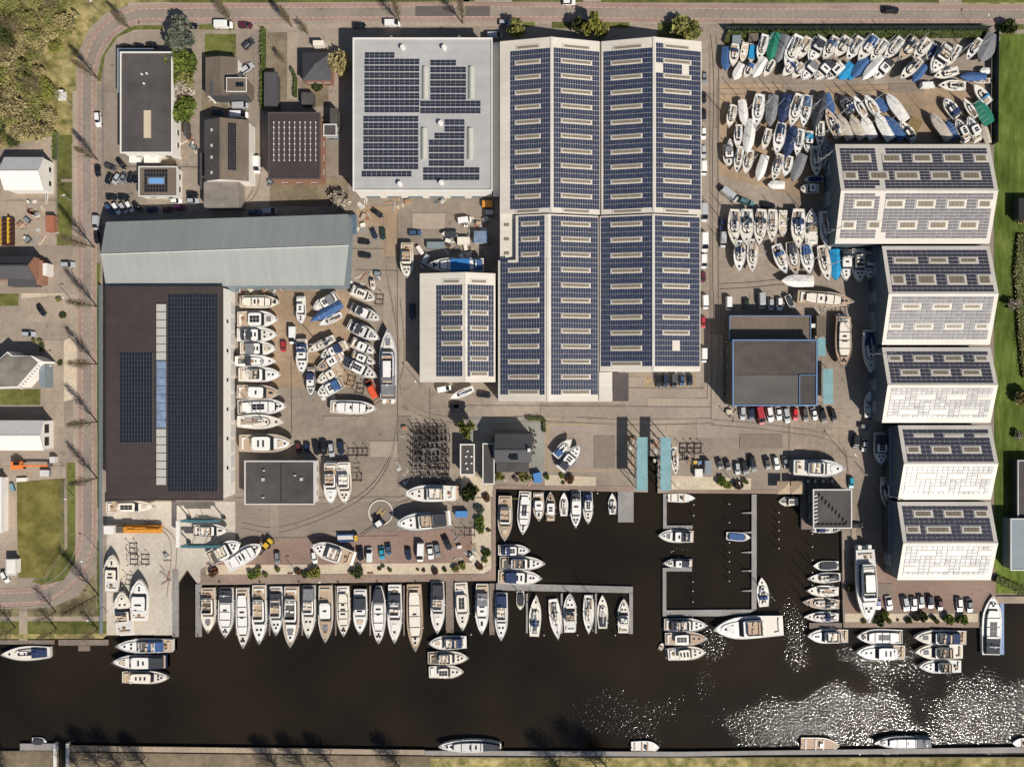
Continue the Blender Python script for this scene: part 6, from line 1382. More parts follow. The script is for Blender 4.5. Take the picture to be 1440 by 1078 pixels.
CARS = """V 1015.0 265.0 1036.7 281.7 8.4 silver
K 1015.0 265.0 1021.7 271.7 7.5 black
K 1040.1 280.0 1061.0 287.6 8.4 teal
K 1071.8 287.6 1091.0 290.1 8.4 black
K 1016.7 306.8 1015.9 323.5 8.4 darkblue
V 1017.5 326.0 1016.7 347.7 7.5 silver
V 1025.1 417.0 1025.1 436.2 8.4 white
K 1050.1 418.7 1050.1 434.5 7.5 darkgreen
V 1071.0 411.1 1071.8 434.5 10.0 silver
K 1084.8 419.5 1084.8 436.2 8.0 silver
K 1096.9 417.8 1096.9 437.0 8.4 white
K 522.6 293.6 537.6 304.4 9.2 black
V 643.7 310.3 662.9 307.8 10.0 white
K 522.6 321.1 528.4 335.3 8.4 navy
K 537.6 320.3 538.5 337.0 9.2 darkgreen
K 503.4 338.7 520.1 340.3 9.2 black
K 574.4 327.0 592.7 327.0 9.2 blue
K 136.1 232.6 136.6 247.6 8.0 black
K 147.8 231.8 162.0 236.8 8.4 charcoal
K 164.5 223.4 175.4 236.8 8.4 black
K 156.2 244.3 148.6 257.7 8.0 black
K 167.0 244.3 158.7 257.7 8.0 silver
K 175.4 243.5 169.5 256.8 8.0 grey
K 185.4 243.5 179.5 255.2 8.0 black
K 192.1 244.3 188.7 255.2 6.7 black
K 149.5 276.9 163.7 276.9 8.4 black
K 165.3 276.9 181.2 276.9 8.4 black
K 148.6 286.9 157.8 301.1 7.5 blue
K 158.7 285.2 167.0 300.3 8.0 white
K 168.7 285.2 177.0 299.4 8.0 silver
K 177.9 283.5 185.4 296.9 7.5 white
K 187.1 285.2 198.7 296.9 8.0 black
K 206.3 294.4 220.5 293.6 8.0 navy
K 229.6 294.4 241.3 293.6 8.0 maroon
V 135.3 306.1 134.9 320.3 6.7 silver
K 135.3 330.3 135.6 338.7 6.7 black
K 245.8 291.9 260.0 291.6 7.5 magenta
K 262.5 272.7 277.6 273.5 8.0 black
K 263.4 281.9 277.6 281.9 8.0 silver
K 241.7 282.2 252.5 282.2 7.0 white
V 361.6 220.1 361.1 243.5 8.7 white
K 348.6 297.7 366.9 297.7 7.5 blue
V 370.3 296.9 388.6 296.9 7.5 silver
V 301.8 34.7 326.8 34.7 10.4 white
K 335.5 35.1 354.9 35.1 8.0 maroon
K 342.2 67.6 356.1 54.3 9.2 charcoal
K 338.5 101.0 355.2 89.4 10.0 silver
K 297.6 157.0 312.7 157.8 8.4 navy
V 326.8 148.6 348.6 147.8 8.4 silver
V 324.3 161.2 348.6 161.2 11.7 white
K 260.0 35.9 277.6 35.9 8.4 black
V 541.0 32.6 562.7 32.6 9.2 white
K 495.9 35.1 514.2 35.1 8.7 black
K 701.3 30.9 718.8 31.7 10.0 silver
V 685.4 50.1 706.3 50.1 8.4 silver
K 791.0 2.5 809.4 2.5 9.2 white
K 1242.6 13.4 1265.1 13.7 9.7 black
V 1294.4 120.6 1315.2 119.9 10.0 white
K 136.1 157.8 137.8 177.9 8.7 white
K 172.0 66.0 180.4 66.0 7.5 black
K 188.7 64.3 200.4 65.1 7.5 black
K 207.1 63.5 217.1 62.6 7.5 black
V 411.3 459.1 411.3 483.6 10.0 white
K 398.0 479.1 398.0 494.7 8.4 red
V 528.0 559.0 516.8 534.5 10.6 orangered
K 579.2 426.8 579.8 449.0 8.4 navy
K 85.2 371.7 104.4 371.7 8.4 silver
K 52.6 429.4 61.8 443.5 8.7 black
K 30.1 469.4 48.4 469.4 8.4 silver
K 2.2 803.4 10.0 819.0 9.5 white
K 418.8 623.4 419.5 637.3 7.7 maroon
K 431.3 623.4 431.3 637.3 7.7 navy
K 443.2 619.9 445.9 640.1 7.7 black
K 454.3 618.5 455.0 640.1 9.0 black
K 464.7 622.7 466.8 642.2 8.3 silver
K 478.6 619.9 479.3 639.4 8.3 navy
K 505.3 768.8 506.8 788.7 9.2 black
V 519.8 788.7 519.5 770.4 7.7 whitegreen
K 535.9 768.8 537.4 786.4 8.9 turquoise
K 545.1 764.2 546.6 780.3 8.9 blue
K 573.4 770.4 574.9 788.0 8.4 navy
V 591.8 759.6 590.6 792.6 10.0 white
K 604.0 765.8 606.3 786.4 8.4 white
K 613.2 764.2 616.3 783.4 8.4 grey
K 624.0 753.5 633.1 773.4 9.2 black
K 389.1 775.8 389.8 792.5 8.3 grey
K 440.6 775.1 443.1 792.5 8.6 white
K 1045.1 572.8 1045.1 590.2 7.7 white
K 1057.6 572.8 1057.6 590.2 7.7 navy
K 1010.3 644.5 1014.5 659.1 9.0 darkgrey
K 1021.4 645.8 1025.6 660.5 9.0 charcoal
K 1036.7 650.0 1038.1 667.4 8.3 silver
K 1046.5 650.7 1050.6 666.0 8.3 darkblue
K 1056.2 646.5 1057.6 659.1 7.7 black
K 504.2 357.9 521.8 359.5 8.4 black
V 601.2 360.7 594.0 373.5 6.7 silver
K 632.2 571.4 655.2 571.4 8.3 black
K 1044.3 571.1 1045.1 590.4 9.2 silver
K 1055.9 572.0 1057.6 590.4 8.4 navy
V 1066.8 571.1 1071.8 597.0 10.9 red
K 1081.0 571.1 1085.2 592.9 9.2 white
K 1094.4 571.1 1096.9 590.4 8.7 white
K 1104.4 572.8 1108.6 594.5 9.2 silver
K 1118.6 573.7 1119.4 591.2 8.7 brightred
K 1131.1 572.8 1134.4 592.0 8.4 darkgrey
K 1143.6 573.7 1147.8 590.4 8.4 white
K 1154.5 572.8 1160.3 593.7 9.2 black
K 1169.5 574.5 1175.4 592.9 9.2 black
K 1045.0 647.6 1050.0 666.8 10.4 black
K 1056.7 640.9 1061.7 662.7 10.4 black
K 1077.6 641.8 1081.8 660.1 10.4 darkgrey
K 1090.1 641.8 1094.3 660.1 10.0 white
K 1103.5 641.8 1106.8 658.5 9.7 grey
K 1197.8 670.2 1197.8 686.9 10.4 turquoise
V 1204.5 611.7 1202.8 630.1 15.0 black
K 1217.0 616.7 1215.4 635.1 8.4 silver
K 1200.3 738.6 1212.0 738.6 10.4 black
K 1210.4 598.4 1223.7 601.7 7.5 grey
K 1235.3 841.2 1236.0 856.8 7.1 lavender
K 1249.0 837.9 1252.2 858.1 9.1 white
K 1273.6 839.2 1275.6 859.4 7.8 silver
K 1272.1 838.8 1276.6 858.7 9.4 silver
K 1285.6 839.7 1286.5 858.7 9.9 white
K 1295.5 837.0 1297.3 855.1 8.7 silver
K 1308.2 837.0 1310.0 856.0 9.0 navy
K 1321.7 840.6 1323.5 858.7 8.1 maroon
K 1349.7 840.6 1350.6 860.5 10.8 white
K 1363.2 841.5 1365.0 861.4 10.5 grey
K 925.8 525.2 926.7 544.7 11.1 black
K 936.0 525.2 936.5 544.7 9.3 navy
V 948.0 525.2 948.0 544.7 9.6 darkgrey
K 959.5 525.2 959.5 542.9 9.3 blue
K 970.3 525.2 971.2 542.9 9.6 black
V 991.6 414.8 992.5 434.3 7.8 white
K 989.2 444.5 989.2 461.2 7.1 red
V 990.3 489.1 990.3 509.5 8.9 white
V 616.8 548.2 632.4 544.9 8.9 white
K 671.4 554.2 690.3 556.0 8.9 black
K 632.4 570.5 655.8 570.5 11.1 black
K 990.1 100.2 990.9 116.9 9.2 grey
K 989.7 130.3 990.1 143.6 6.7 black
K 989.7 153.7 990.1 167.0 6.7 black
K 989.8 180.4 989.8 194.6 6.3 white
K 989.8 204.1 989.8 221.5 6.9 silver
V 989.8 227.8 989.8 245.1 6.9 white
V 990.1 286.1 990.1 312.0 7.9 silver
V 990.8 327.1 990.8 353.9 10.1 white
V 989.8 358.0 989.8 377.0 6.9 white
K 989.2 383.3 989.2 396.5 5.7 maroon"""
cars = {}
for line in CARS.split('\n'):
    p = line.split(); v = tuple(map(float, p[1:6])); cx, cy = (v[0] + v[2]) / 2, (v[1] + v[3]) / 2
    z = next((s for b_, s in CZ if b_[0] <= cx <= b_[2] and b_[1] <= cy <= b_[3]), 'in the yard')
    cars.setdefault(z, []).append((p[0], v, p[6]))
for zone, L_ in cars.items():
    xs_ = [(v[0] + v[2]) / 2 for _, v, _ in L_]; ys_ = [(v[1] + v[3]) / 2 for _, v, _ in L_]
    horiz = max(xs_) - min(xs_) >= max(ys_) - min(ys_)
    L_.sort(key=lambda q: (q[1][0] + q[1][2]) if horiz else (q[1][1] + q[1][3]))
    for i, (kind, v, colour) in enumerate(L_):
        rr = random.Random(int(v[0] * 13 + v[1] * 7)); variant = rr.choice((0, 1, 1)) if kind == 'K' else rr.choice((0, 1))
        d, L0 = get_car(kind, variant, colour); a, b_ = Vector(at(v[0], v[1], 1.0)[:2]), Vector(at(v[2], v[3], 1.0)[:2])
        dd = b_ - a; c_ = (a + b_) / 2; sc = min(1.12, max(.8, dd.length / L0)); ang = math.atan2(dd.y, dd.x)
        word = 'car' if kind == 'K' else 'van'; col_w = CWORD.get(colour, colour)
        lab = '%s %s %s' % (col_w, word, zone) if len(L_) == 1 else '%s %s, %s from the %s, %s' % (col_w, word, ORD[i], 'left' if horiz else 'top', zone)
        t = thing('parked_car' if kind == 'K' else 'parked_van', lab, word, (c_.x, c_.y, 0.02), ang, 'vehicles ' + zone)
        t.scale = (sc, min(1.05, max(.88, sc)), min(1.05, max(.9, sc)))
        for n_, me in d.items():
            nm = n_.rstrip('0123').replace('taillight', 'tail_light'); o = bpy.data.objects.new(nm, me); COL.objects.link(o); o.parent = t
            o.material_slots[0].link = 'OBJECT'
            o.material_slots[0].material = {'windows': M_GLASS, 'wheel': M_BLACK, 'headlight': M_HEADL, 'tail_light': M_TAILL}.get(nm, paint(colour))

# ------------------------------------------------------------------ trees and shrubs
def leafmat(name, a, b_): return mat(name, a, .85, .25, 1.2, spec=.15, rgb2=b_, var2=.2, scale2=.5)
LF = {'hedge': leafmat('hedge_leaves', (.045, .062, .015), (.10, .12, .03)), 'green': leafmat('fresh_green_leaves', (.07, .10, .018), (.145, .18, .035)), 'lime': leafmat('lime_young_leaves', (.15, .16, .03), (.26, .26, .06)), 'olive': leafmat('olive_twigs', (.14, .145, .04), (.27, .26, .09)),
      'tan': leafmat('tan_catkins', (.23, .19, .085), (.40, .33, .16)), 'grey': leafmat('grey_green_needles', (.07, .085, .065), (.15, .165, .12)), 'dark': leafmat('dark_green_leaves', (.035, .048, .016), (.075, .09, .025)),
      'blossom': leafmat('pale_blossom', (.30, .25, .20), (.48, .42, .33)), 'purple': leafmat('brown_purple_twigs', (.05, .035, .03), (.10, .07, .05)), 'reddish': leafmat('reddish_brown_leaves', (.10, .05, .03), (.17, .08, .045))}
def leaves(mb, n, r, h0, h1, size, rr, shape=1.0, lump=.35, hollow=.35):
    lobes = [(Vector((rr.gauss(0, .5), rr.gauss(0, .5), rr.gauss(0, .4))), rr.uniform(.35, .6)) for _ in range(9)]
    zc, zh = (h0 + h1) / 2, (h1 - h0) / 2
    for _ in range(n):
        c, q = rr.choice(lobes); u = Vector((rr.gauss(0, 1), rr.gauss(0, 1), rr.gauss(0, 1))).normalized() * q * rr.uniform(hollow, 1.0) ** .6
        p = c * .72 + u
        if p.length > 1.05: p = p.normalized() * rr.uniform(.8, 1.02)
        P = Vector((p.x * r, p.y * r, zc + p.z * zh)); s = size * rr.uniform(.5, 1.3)
        a = Vector((rr.gauss(0, 1), rr.gauss(0, 1), rr.gauss(0, .7))).normalized(); b_ = a.cross(Vector((rr.gauss(0, 1), rr.gauss(0, 1), rr.gauss(0, 1)))).normalized()
        mb.add([P - a * s, P + b_ * s * .6, P + a * s, P - b_ * s * .6], [(0, 1, 2, 3)])
def limbs(mb, h, r, rr, n=7, zb=.25):
    for _ in range(n):
        a = rr.uniform(0, 6.28); z0 = h * rr.uniform(zb, .7); z1 = min(h * .95, z0 + h * rr.uniform(.15, .35)); d = r * rr.uniform(.5, .9)
        mid = Vector((math.cos(a) * d * .45, math.sin(a) * d * .45, (z0 + z1) / 2 - .1)); tip = Vector((math.cos(a + .3) * d, math.sin(a + .3) * d, z1))
        mb.tube((0, 0, z0), mid, .025 * r + .03, .018 * r + .02, 4).tube(mid, tip, .018 * r + .02, .02, 4)
PROTO = {}
def tree(key, px, py, r, h, col, label, n=900, size=.35, h0=.25, group=None, name='tree', zoff=0.0, cat='tree'):
    """leafy tree; key picks a shared crown mesh that is scaled"""
    t = thing(name, label, cat, (*at(px, py)[:2], zoff), rnd.uniform(0, 6.28), group)
    k = (key, col)
    if k not in PROTO:
        rr = random.Random(hash(key) % 1000 if not isinstance(key, int) else key); a = MB(); leaves(a, n, 1.0, h0, 1.0, size, rr); b_ = MB().tube((0, 0, 0), (0, 0, .8), .05, .02, 6); limbs(b_, 1.0, .9, rr)
        ma, mc = a.build('crown', LF[col]), b_.build('trunk', M_BARK); PROTO[k] = (ma.data, mc.data); bpy.data.objects.remove(ma); bpy.data.objects.remove(mc)
    for nm, me in zip(('crown', 'trunk'), PROTO[k]):
        o = bpy.data.objects.new(nm, me); COL.objects.link(o); o.parent = t
    t.scale = (r, r, h); return t
def poplar(px, py, h, w, label, seed, dens=150, leafy=0, group='bare poplars along the road', z0=0.0, spread=.16, name='poplar_tree'):
    rr = random.Random(seed); t = thing(name, label, 'tree', (*at(px, py)[:2], z0), 0, group)
    MB().tube((0, 0, 0), (0, 0, h * .55), .24, .13, 7).tube((0, 0, h * .55), (0, 0, h * .97), .13, .03, 5).build('trunk', M_BARK, t)
    mb = MB()
    for i in range(dens):
        f = rr.random() ** .8; z = h * (.16 + .74 * f); a = rr.uniform(0, 6.28); L = w * (1 - .72 * f) * rr.uniform(.6, 1.1) * (1 if f > .1 else .6)
        up = L * rr.uniform(1.5, 2.6) if spread < .3 else L * rr.uniform(.5, 1.2)
        p0 = Vector((0, 0, z)); p2 = Vector((math.cos(a) * L, math.sin(a) * L, min(h * 1.02, z + up))); p1 = p0.lerp(p2, .5) + Vector((math.cos(a), math.sin(a), 0)) * L * .15
        mb.tube(p0, p1, .05, .035, 3).tube(p1, p2, .035, .015, 3)
        for _ in range(3):
            q = p1.lerp(p2, rr.random()); e = q + Vector((rr.gauss(0, .35), rr.gauss(0, .35), rr.uniform(.3, 1.1))) * max(.6, L * .35); mb.tube(q, e, .022, .012, 3)
    if leafy:
        for i in range(leafy):
            f = rr.random(); z = h * (.25 + .72 * f); a = rr.uniform(0, 6.28); L = w * (1.02 - .75 * f) * rr.random() ** .5; P = Vector((math.cos(a) * L, math.sin(a) * L, z)); s = rr.uniform(.08, .2)
            u = Vector((rr.gauss(0, 1), rr.gauss(0, 1), rr.gauss(0, 1))).normalized(); v = u.cross(Vector((rr.gauss(0, 1), rr.gauss(0, 1), rr.gauss(0, 1)))).normalized(); mb.add([P - u * s, P + v * s, P + u * s], [(0, 1, 2)])
    mb.build('crown', M_TWIG, t); return t
PL = [(184, 42, 11, 'at the inner curve of the upper left road bend'), (139, 112, 14, 'beside the road level with the office block'), (137.5, 225, 12, 'near the car park left of the solar office'), (133, 348, 17, 'at the upper left corner of the grey green hall'),
      (136.5, 431, 15, 'highest along the brown hall grass strip'), (136.5, 512, 15, 'second down the brown hall grass strip'), (137, 593, 15, 'third down the brown hall grass strip'), (137, 672, 14.5, 'lowest along the brown hall grass strip'),
      (138.5, 836, 19, 'tallest, beside the lower left road bend'), (328, 33, 14, 'at the parked white van on the upper road'), (411, 38, 12, 'beside the sandy garden on the upper road'), (563, 33, 14, 'above the left part of the grey flat hall'), (651, 33, 15, 'above the right part of the grey flat hall')]
for i, (x, y, h, w_) in enumerate(PL): poplar(x, y, h, h * .15, 'slim bare poplar ' + w_, 40 + i, 150 if h < 18 else 200, 200)
for i, (x, y, h, w_) in enumerate([(79, 860, 10, 'crossing the road with its shadow at lower left'), (80, 884, 8, 'on the canal grass beside the path'), (22, 882, 9, 'furthest left on the canal grass'), (138, 884, 8, 'on the canal grass beside the apron'), (433, 48, 6, 'above the pyramid roofed house'), (401, 88, 6, 'in the sandy garden left of the pyramid house'), (248, 232, 5, 'between the solar office and workshop')]):
    poplar(x, y, h, h * .34, 'small bare tree ' + w_, 80 + i, 70, 0, 'small bare trees', spread=.5, name='bare_tree')
for i, (x, h) in enumerate([(112, 11), (146, 16), (178, 16), (208, 13), (394, 13), (437, 15), (470, 13), (568, 14), (795, 16), (842, 18), (860, 15), (12, 14)]):
    poplar(x, 1082 + (i % 3) * 4, h, h * .40, 'bare tree on the lower bank shading the canal, %s from the left' % ORD[sorted([112, 146, 178, 208, 394, 437, 470, 568, 795, 842, 860, 12]).index(x)], 120 + i, 300, 700, 'bare trees on the lower bank', z0=-.25, spread=.5, name='bare_tree')
tree(1, 264, 60, 5.0, 9.0, 'grey', 'big grey green conifer beside the grey house', 1500, .13)
tree(2, 263.5, 98, 4.6, 7.0, 'green', 'round green tree just below the grey conifer', 1500, .13); tree(3, 257, 117, 3.6, 6.0, 'green', 'round green tree second below the grey conifer', 1500, .13); tree(4, 271, 122, 3.2, 6, 'olive', 'olive tree beside the pale blossom tree', 1200, .13)
tree(5, 265, 134, 3.6, 5.0, 'blossom', 'pale blossoming tree between two green trees', 900, .13); tree(6, 265, 160, 4.3, 6.5, 'green', 'lowest round green tree beside the office block', 1500, .13)
tree(7, 832, 46, 3.6, 7.5, 'lime', 'lime and olive tree above the valley of the big halls', 1200, .13); tree(8, 815, 42, 2.6, 5, 'dark', 'dark shrub left of the lime tree above the halls', 900, .15, cat='shrub'); tree(9, 843, 50, 2.6, 5, 'olive', 'olive shrub right of the lime tree above the halls', 900, .15, cat='shrub')
tree(3, 955, 46, 3.6, 4, 'olive', 'wide olive shrub at the top right corner of the big halls', cat='shrub'); tree(9, 972, 48, 3.0, 3.5, 'olive', 'olive shrub next to the yard entrance', cat='shrub'); tree(4, 726, 46, 3.2, 6, 'olive', 'tan tree at the top left corner of the big halls')
tree(4, 478, 97, 3.4, 6, 'tan', 'tan bush tree right of the pyramid roofed house'); tree(7, 657, 602, 2.8, 7, 'lime', 'yellow green young tree above the small dark office'); tree(2, 660, 692, 2.3, 3.5, 'dark', 'round dark green bush at the corner of quay garden', cat='shrub')
tree(5, 480, 287, 3.4, 4, 'blossom', 'pale bush at the end of the green hall', cat='shrub'); tree(7, 702, 668, 1.7, 3, 'lime', 'lime shrub left in front of the club house', cat='shrub'); tree(9, 738, 668, 2.0, 3, 'olive', 'olive shrub right in front of the club house', cat='shrub'); tree(2, 449, 125, 1.4, 2.5, 'dark', 'small green bush below the pyramid roofed house', cat='shrub')
# wood at the top left
fr = random.Random(5); spots = []
while len(spots) < 72:
    x, y = fr.uniform(-30, 108), fr.uniform(-25, 205)
    if x > 70 and 85 < y < 135 and y < 130: continue
    if x > 88 and y > 60: continue
    if y > 214 - x * .3: continue
    if all((x - a) ** 2 + (y - b_) ** 2 > 11.5 ** 2 for a, b_ in spots): spots.append((x, y))
spots.sort(key=lambda q: (round(q[1] / 36), q[0])); cnt = {}
for i, (x, y) in enumerate(spots):
    col = fr.choice(['tan', 'olive', 'tan', 'olive', 'tan', 'olive', 'olive', 'lime', 'dark']); rr_ = fr.uniform(2.2, 4.4); h = fr.uniform(2.5, 6.5)
    k = round(y / 36); cnt[k] = cnt.get(k, 0) + 1
    tree(fr.choice([3, 4, 5, 7, 9]) * 10 + (0 if col != 'tan' else 1), x, y, rr_, h, col, '%s tree of the top left wood, %s from left in %s band down' % ({'dark': 'dark green'}.get(col, col), ORD[cnt[k] - 1], ORD[max(0, k + 1)]),
         900, .075, .15, 'trees of the top left wood')
for i, (x, y, h) in enumerate([(58, 8, 13), (20, 78, 11), (66, 132, 11), (36, 50, 11), (12, 140, 10), (90, 20, 12)]):
    poplar(x, y, h, h * .3, 'tall bare tree standing over the top left wood, %s from the left' % ORD[sorted([58, 20, 66, 36, 12, 90]).index(x)], 200 + i, 90, 120, 'tall bare trees in the wood', spread=.5, name='bare_tree')
# shrubs of the quay gardens
SH = [(302, 803, 1.5, 'reddish'), (356.5, 806.5, 1.5, 'green'), (363, 806, 1.1, 'lime'), (364.5, 799, .9, 'olive'), (374.5, 807, .9, 'olive'), (391.5, 799.5, .9, 'olive'), (419.5, 803, 1.0, 'reddish'), (430, 806, 1.2, 'dark'), (443.5, 804, 1.8, 'lime'), (494.5, 804, .9, 'olive'), (504, 803, 1.8, 'dark'),
      (534, 799, .6, 'reddish'), (538.5, 795, .6, 'green'), (549, 800.5, .7, 'olive'), (588, 800, .5, 'olive'), (596, 801, .6, 'reddish'), (611.5, 801.5, 1.1, 'purple'), (625.5, 800, .7, 'dark'), (641, 797, 1.2, 'olive'), (651, 794.5, 1.1, 'lime'), (674.5, 795.5, 1.1, 'reddish'), (682, 787.5, .9, 'lime'), (684, 776, 1.3, 'dark'),
      (674.5, 730, 1.4, 'green'), (676, 741.5, 1.5, 'green'), (687, 745.5, .7, 'olive'), (674.5, 716, 1.4, 'grey'), (684.5, 699, 1.2, 'reddish'), (670, 688, .9, 'olive'), (660, 682, .8, 'purple'), (769, 669.5, .9, 'green'), (790, 669, .8, 'lime'), (801, 673, 1.4, 'reddish'), (792, 678, .6, 'olive'),
      (1013, 675.5, 1.5, 'green'), (1022, 681.5, 1.2, 'lime'), (1036, 682, 1.6, 'purple'), (1046.5, 676.5, 1.0, 'olive'), (1194, 826, 1.4, 'dark'), (1232.5, 869.5, 2.0, 'dark'), (1243, 862.5, 1.2, 'green'), (1249, 871, 1.0, 'olive'), (1262, 871, .4, 'reddish'), (1276.5, 871.5, 1.0, 'dark'), (1286, 867.5, 1.3, 'purple'),
      (1295.5, 865.5, 1.5, 'dark'), (1311, 868, .9, 'dark'), (1317, 873, .7, 'olive'), (1331.5, 869, 1.6, 'green'), (1338.5, 869, .7, 'olive'), (1345, 871, .8, 'dark'), (1352.5, 869, 1.5, 'green'), (1214, 872, .8, 'olive'), (57, 480, .8, 'olive'), (60, 486, .8, 'dark'), (60, 492, .7, 'olive'), (84, 422, .9, 'olive'), (90, 444, 1.0, 'dark'), (86, 510, .8, 'dark'), (48, 479, .7, 'olive')]
WS = [(lambda x, y: y < 520, 'on the sandy lots at left'), (lambda x, y: x < 480 and y > 780, 'in the left part of the quay garden'), (lambda x, y: x < 664 and y > 780, 'in the middle of the quay garden'), (lambda x, y: x < 700, 'in the garden strip beside the basin wall'), (lambda x, y: x < 900, 'in the gravel bed above the basin'), (lambda x, y: x < 1100, 'in the bed right of the lift sheds'), (lambda x, y: True, 'in the bed below the right car park')]
grp = {}
for x, y, r_, c in SH:
    w_ = next(s for f, s in WS if f(x, y)); grp.setdefault(w_, []).append((x, y, r_, c))
for w_, L_ in grp.items():
    v_ = w_ == 'in the garden strip beside the basin wall'; L_.sort(key=lambda q: q[1] if v_ else q[0])
    for i, (x, y, r_, c) in enumerate(L_):
        tree({'purple': 9, 'olive': 3}.get(c, 2) + 100, x, y, r_ * 1.05, r_ * 1.2, c, '%s round shrub, %s from the %s %s' % ({'green': 'green', 'lime': 'lime green', 'olive': 'olive', 'dark': 'dark green', 'reddish': 'red brown', 'purple': 'brown', 'grey': 'grey green'}[c], ORD[i], 'top' if v_ else 'left', w_), 500, .22, .05, 'shrubs ' + w_, name='shrub', cat='shrub')
def hedge(label, pts, w, h, col, dens=14, size=.16):
    t = thing('hedge', label, 'hedge'); mb = MB(); core = MB(); rr = random.Random(int(pts[0][0]))
    for a, c in zip(pts, pts[1:]):
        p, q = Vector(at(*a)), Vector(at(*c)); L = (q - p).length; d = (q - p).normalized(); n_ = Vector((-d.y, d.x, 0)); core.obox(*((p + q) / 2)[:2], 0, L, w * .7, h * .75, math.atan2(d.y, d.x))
        for _ in range(int(L * dens)):
            P = p + d * rr.uniform(0, L) + n_ * rr.uniform(-.5, .5) * w * rr.uniform(.8, 1.15); P.z = h * (rr.uniform(.55, 1.05)); u = Vector((rr.gauss(0, 1), rr.gauss(0, 1), rr.gauss(0, .5))).normalized(); v = u.cross(Vector((rr.gauss(0, 1), rr.gauss(0, 1), rr.gauss(0, 1)))).normalized(); s = size * rr.uniform(.6, 1.4)
            mb.add([P - u * s, P + v * s, P + u * s, P - v * s], [(0, 1, 2, 3)])
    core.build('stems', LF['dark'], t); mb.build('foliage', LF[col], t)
hedge('long green hedge behind the top row of boats', [(1030, 50.5), (1388, 50)], 2.6, 1.7, 'hedge', 26); hedge('short hedge at the left end of the top boat row', [(1026, 46), (1020, 62)], 2.0, 1.6, 'olive')
hedge('narrow green hedge between driveway and sandy garden', [(372, 42), (371, 154)], 1.5, 1.8, 'green', 22); hedge('dark clipped hedge round the club terrace corner', [(740, 588), (765, 589), (765, 607)], 1.2, 1.3, 'dark'); hedge('dark curved hedge below the pyramid roofed house', [(411, 98), (417, 112), (416, 138)], 1.2, 1.6, 'dark')
hedge('green hedge strip beside the white barn', [(79, 186), (78, 225)], 1.4, 1.2, 'green'); hedge('scrubby edge of brown bushes along the meadow', [(1436, 330), (1430, 380), (1436, 470), (1442, 530)], 3.5, 1.4, 'tan', 40); hedge('low green scrub at the lower corner of the meadow', [(1398, 812), (1440, 832)], 3.0, 1.4, 'olive', 30)
for x, y, r_, c, l in ((1420, 428, 2.0, 'blossom', 'pale bare bush in the meadow'), (1433, 308, 1.4, 'tan', 'small pale bush below the black shed'), (1436, 560, 2.6, 'tan', 'brown bush at the right edge of meadow'), (1428, 612, 1.5, 'blossom', 'pale heap of flowers beside the dark shed'), (1413, 40, 2.2, 'dark', 'dark bush on the verge at the top right')):
    tree(5 if c == 'blossom' else 4, x, y, r_, r_ * 1.3, c, l, cat='shrub', name='bush')

# ------------------------------------------------------------------ yard machines, gear, lamps
def lamp(px, py, h, ang, label, m=M_STEEL):
    t = thing('street_lamp', label, 'lamp', at(px, py)[:2] + (0,), ang, 'lamp posts'); MB().tube((0, 0, 0), (0, 0, h), .10, .06, 6).build('pole', m, t); MB().tube((0, 0, h), (1.1, 0, h + .15), .05, .04, 5).build('arm', m, t); MB().box(.9, -.16, h + .08, 1.6, .16, h + .2).build('lamp_head', M_WHITE, t)
LP = [(139, 17, 6, 0, 'at the outer side of the upper left bend'), (103, 149, 6, 0, 'beside the white box in the wood'), (102, 282, 6, 0, 'on the verge above the rack of tanks'), (101, 422, 6, 0, 'on the pavement below the brick house'), (84, 515, 6, 0, 'in front of the angular house'), (104, 697, 6, 0, 'beside the dry lawn'), (143.5, 780, 8, 3.1, 'at the left edge of the apron'),
      (151, 860, 8, 3.1, 'between the apron and the lower bend'), (1371, 42, 6, 1.5, 'at the right end of the hedge'), (950, 683, 6, 2.2, 'in the gravel bed by the lift sheds'), (1033, 680, 6, 2, 'between round shrubs right of the sheds'), (592, 541, 7, 2.2, 'at the lower left corner of the workshop hall'), (1188, 640, 8, 2.2, 'on the tiles below the alley'), (450, 812, 5, 0, 'on the quay between the garden halves'), (415, 800, 5, 0, 'in the quay garden with a white arm'), (684, 790, 6, 2, 'in the garden corner near the basin')]
for x, y, h, a, w_ in LP: lamp(x, y, h, a, 'thin lamp post ' + w_)
M_STEEL2 = mat('worn_grey_steel', (0.24, 0.225, 0.20), 0.7, 0.3, 1.5)
def cradle_mesh():
    mb = MB()
    for y in (-1, 1): mb.box(-1.7, y * 1.1 - .07, .12, 1.7, y * 1.1 + .07, .28)
    for x in (-1.5, 0, 1.5): mb.box(x - .07, -1.25, .16, x + .07, 1.25, .30)
    fr_ = mb; up = []
    for x, y in ((-1.5, -1.25), (-1.5, 1.25), (1.5, -1.25), (1.5, 1.25)): up.append(MB().tube((x, y, .2), (x * .95, y * .95, 1.9), .07, .06, 5).box(x * .95 - .22, y * .95 - .16, 1.9, x * .95 + .22, y * .95 + .16, 1.98))
    return fr_, up
fr_, up = cradle_mesh(); me_f = None; CR = [(575, 592, 4, 7), ]
ME2 = []
def cradle(px, py, z, ang, label, group='steel boat cradles', m=M_RUST, s=1.0):
    global me_f
    t = thing('boat_cradle', label, 'cradle', (*at(px, py)[:2], z), ang, group)
    if me_f is None:
        o = fr_.build('frame', M_RUST, t); me_f = [o.data] + [u.build('upright', M_RUST, t).data for u in up]
    else:
        if not ME2:
            for me in me_f: q = me.copy(); q.materials[0] = M_STEEL2; ME2.append(q)
        for i, me in enumerate(ME2 if cr.random() < .38 else me_f): o = bpy.data.objects.new('frame' if i == 0 else 'upright', me); COL.objects.link(o); o.parent = t
    t.scale = (s, s, s); return t
cr = random.Random(3)
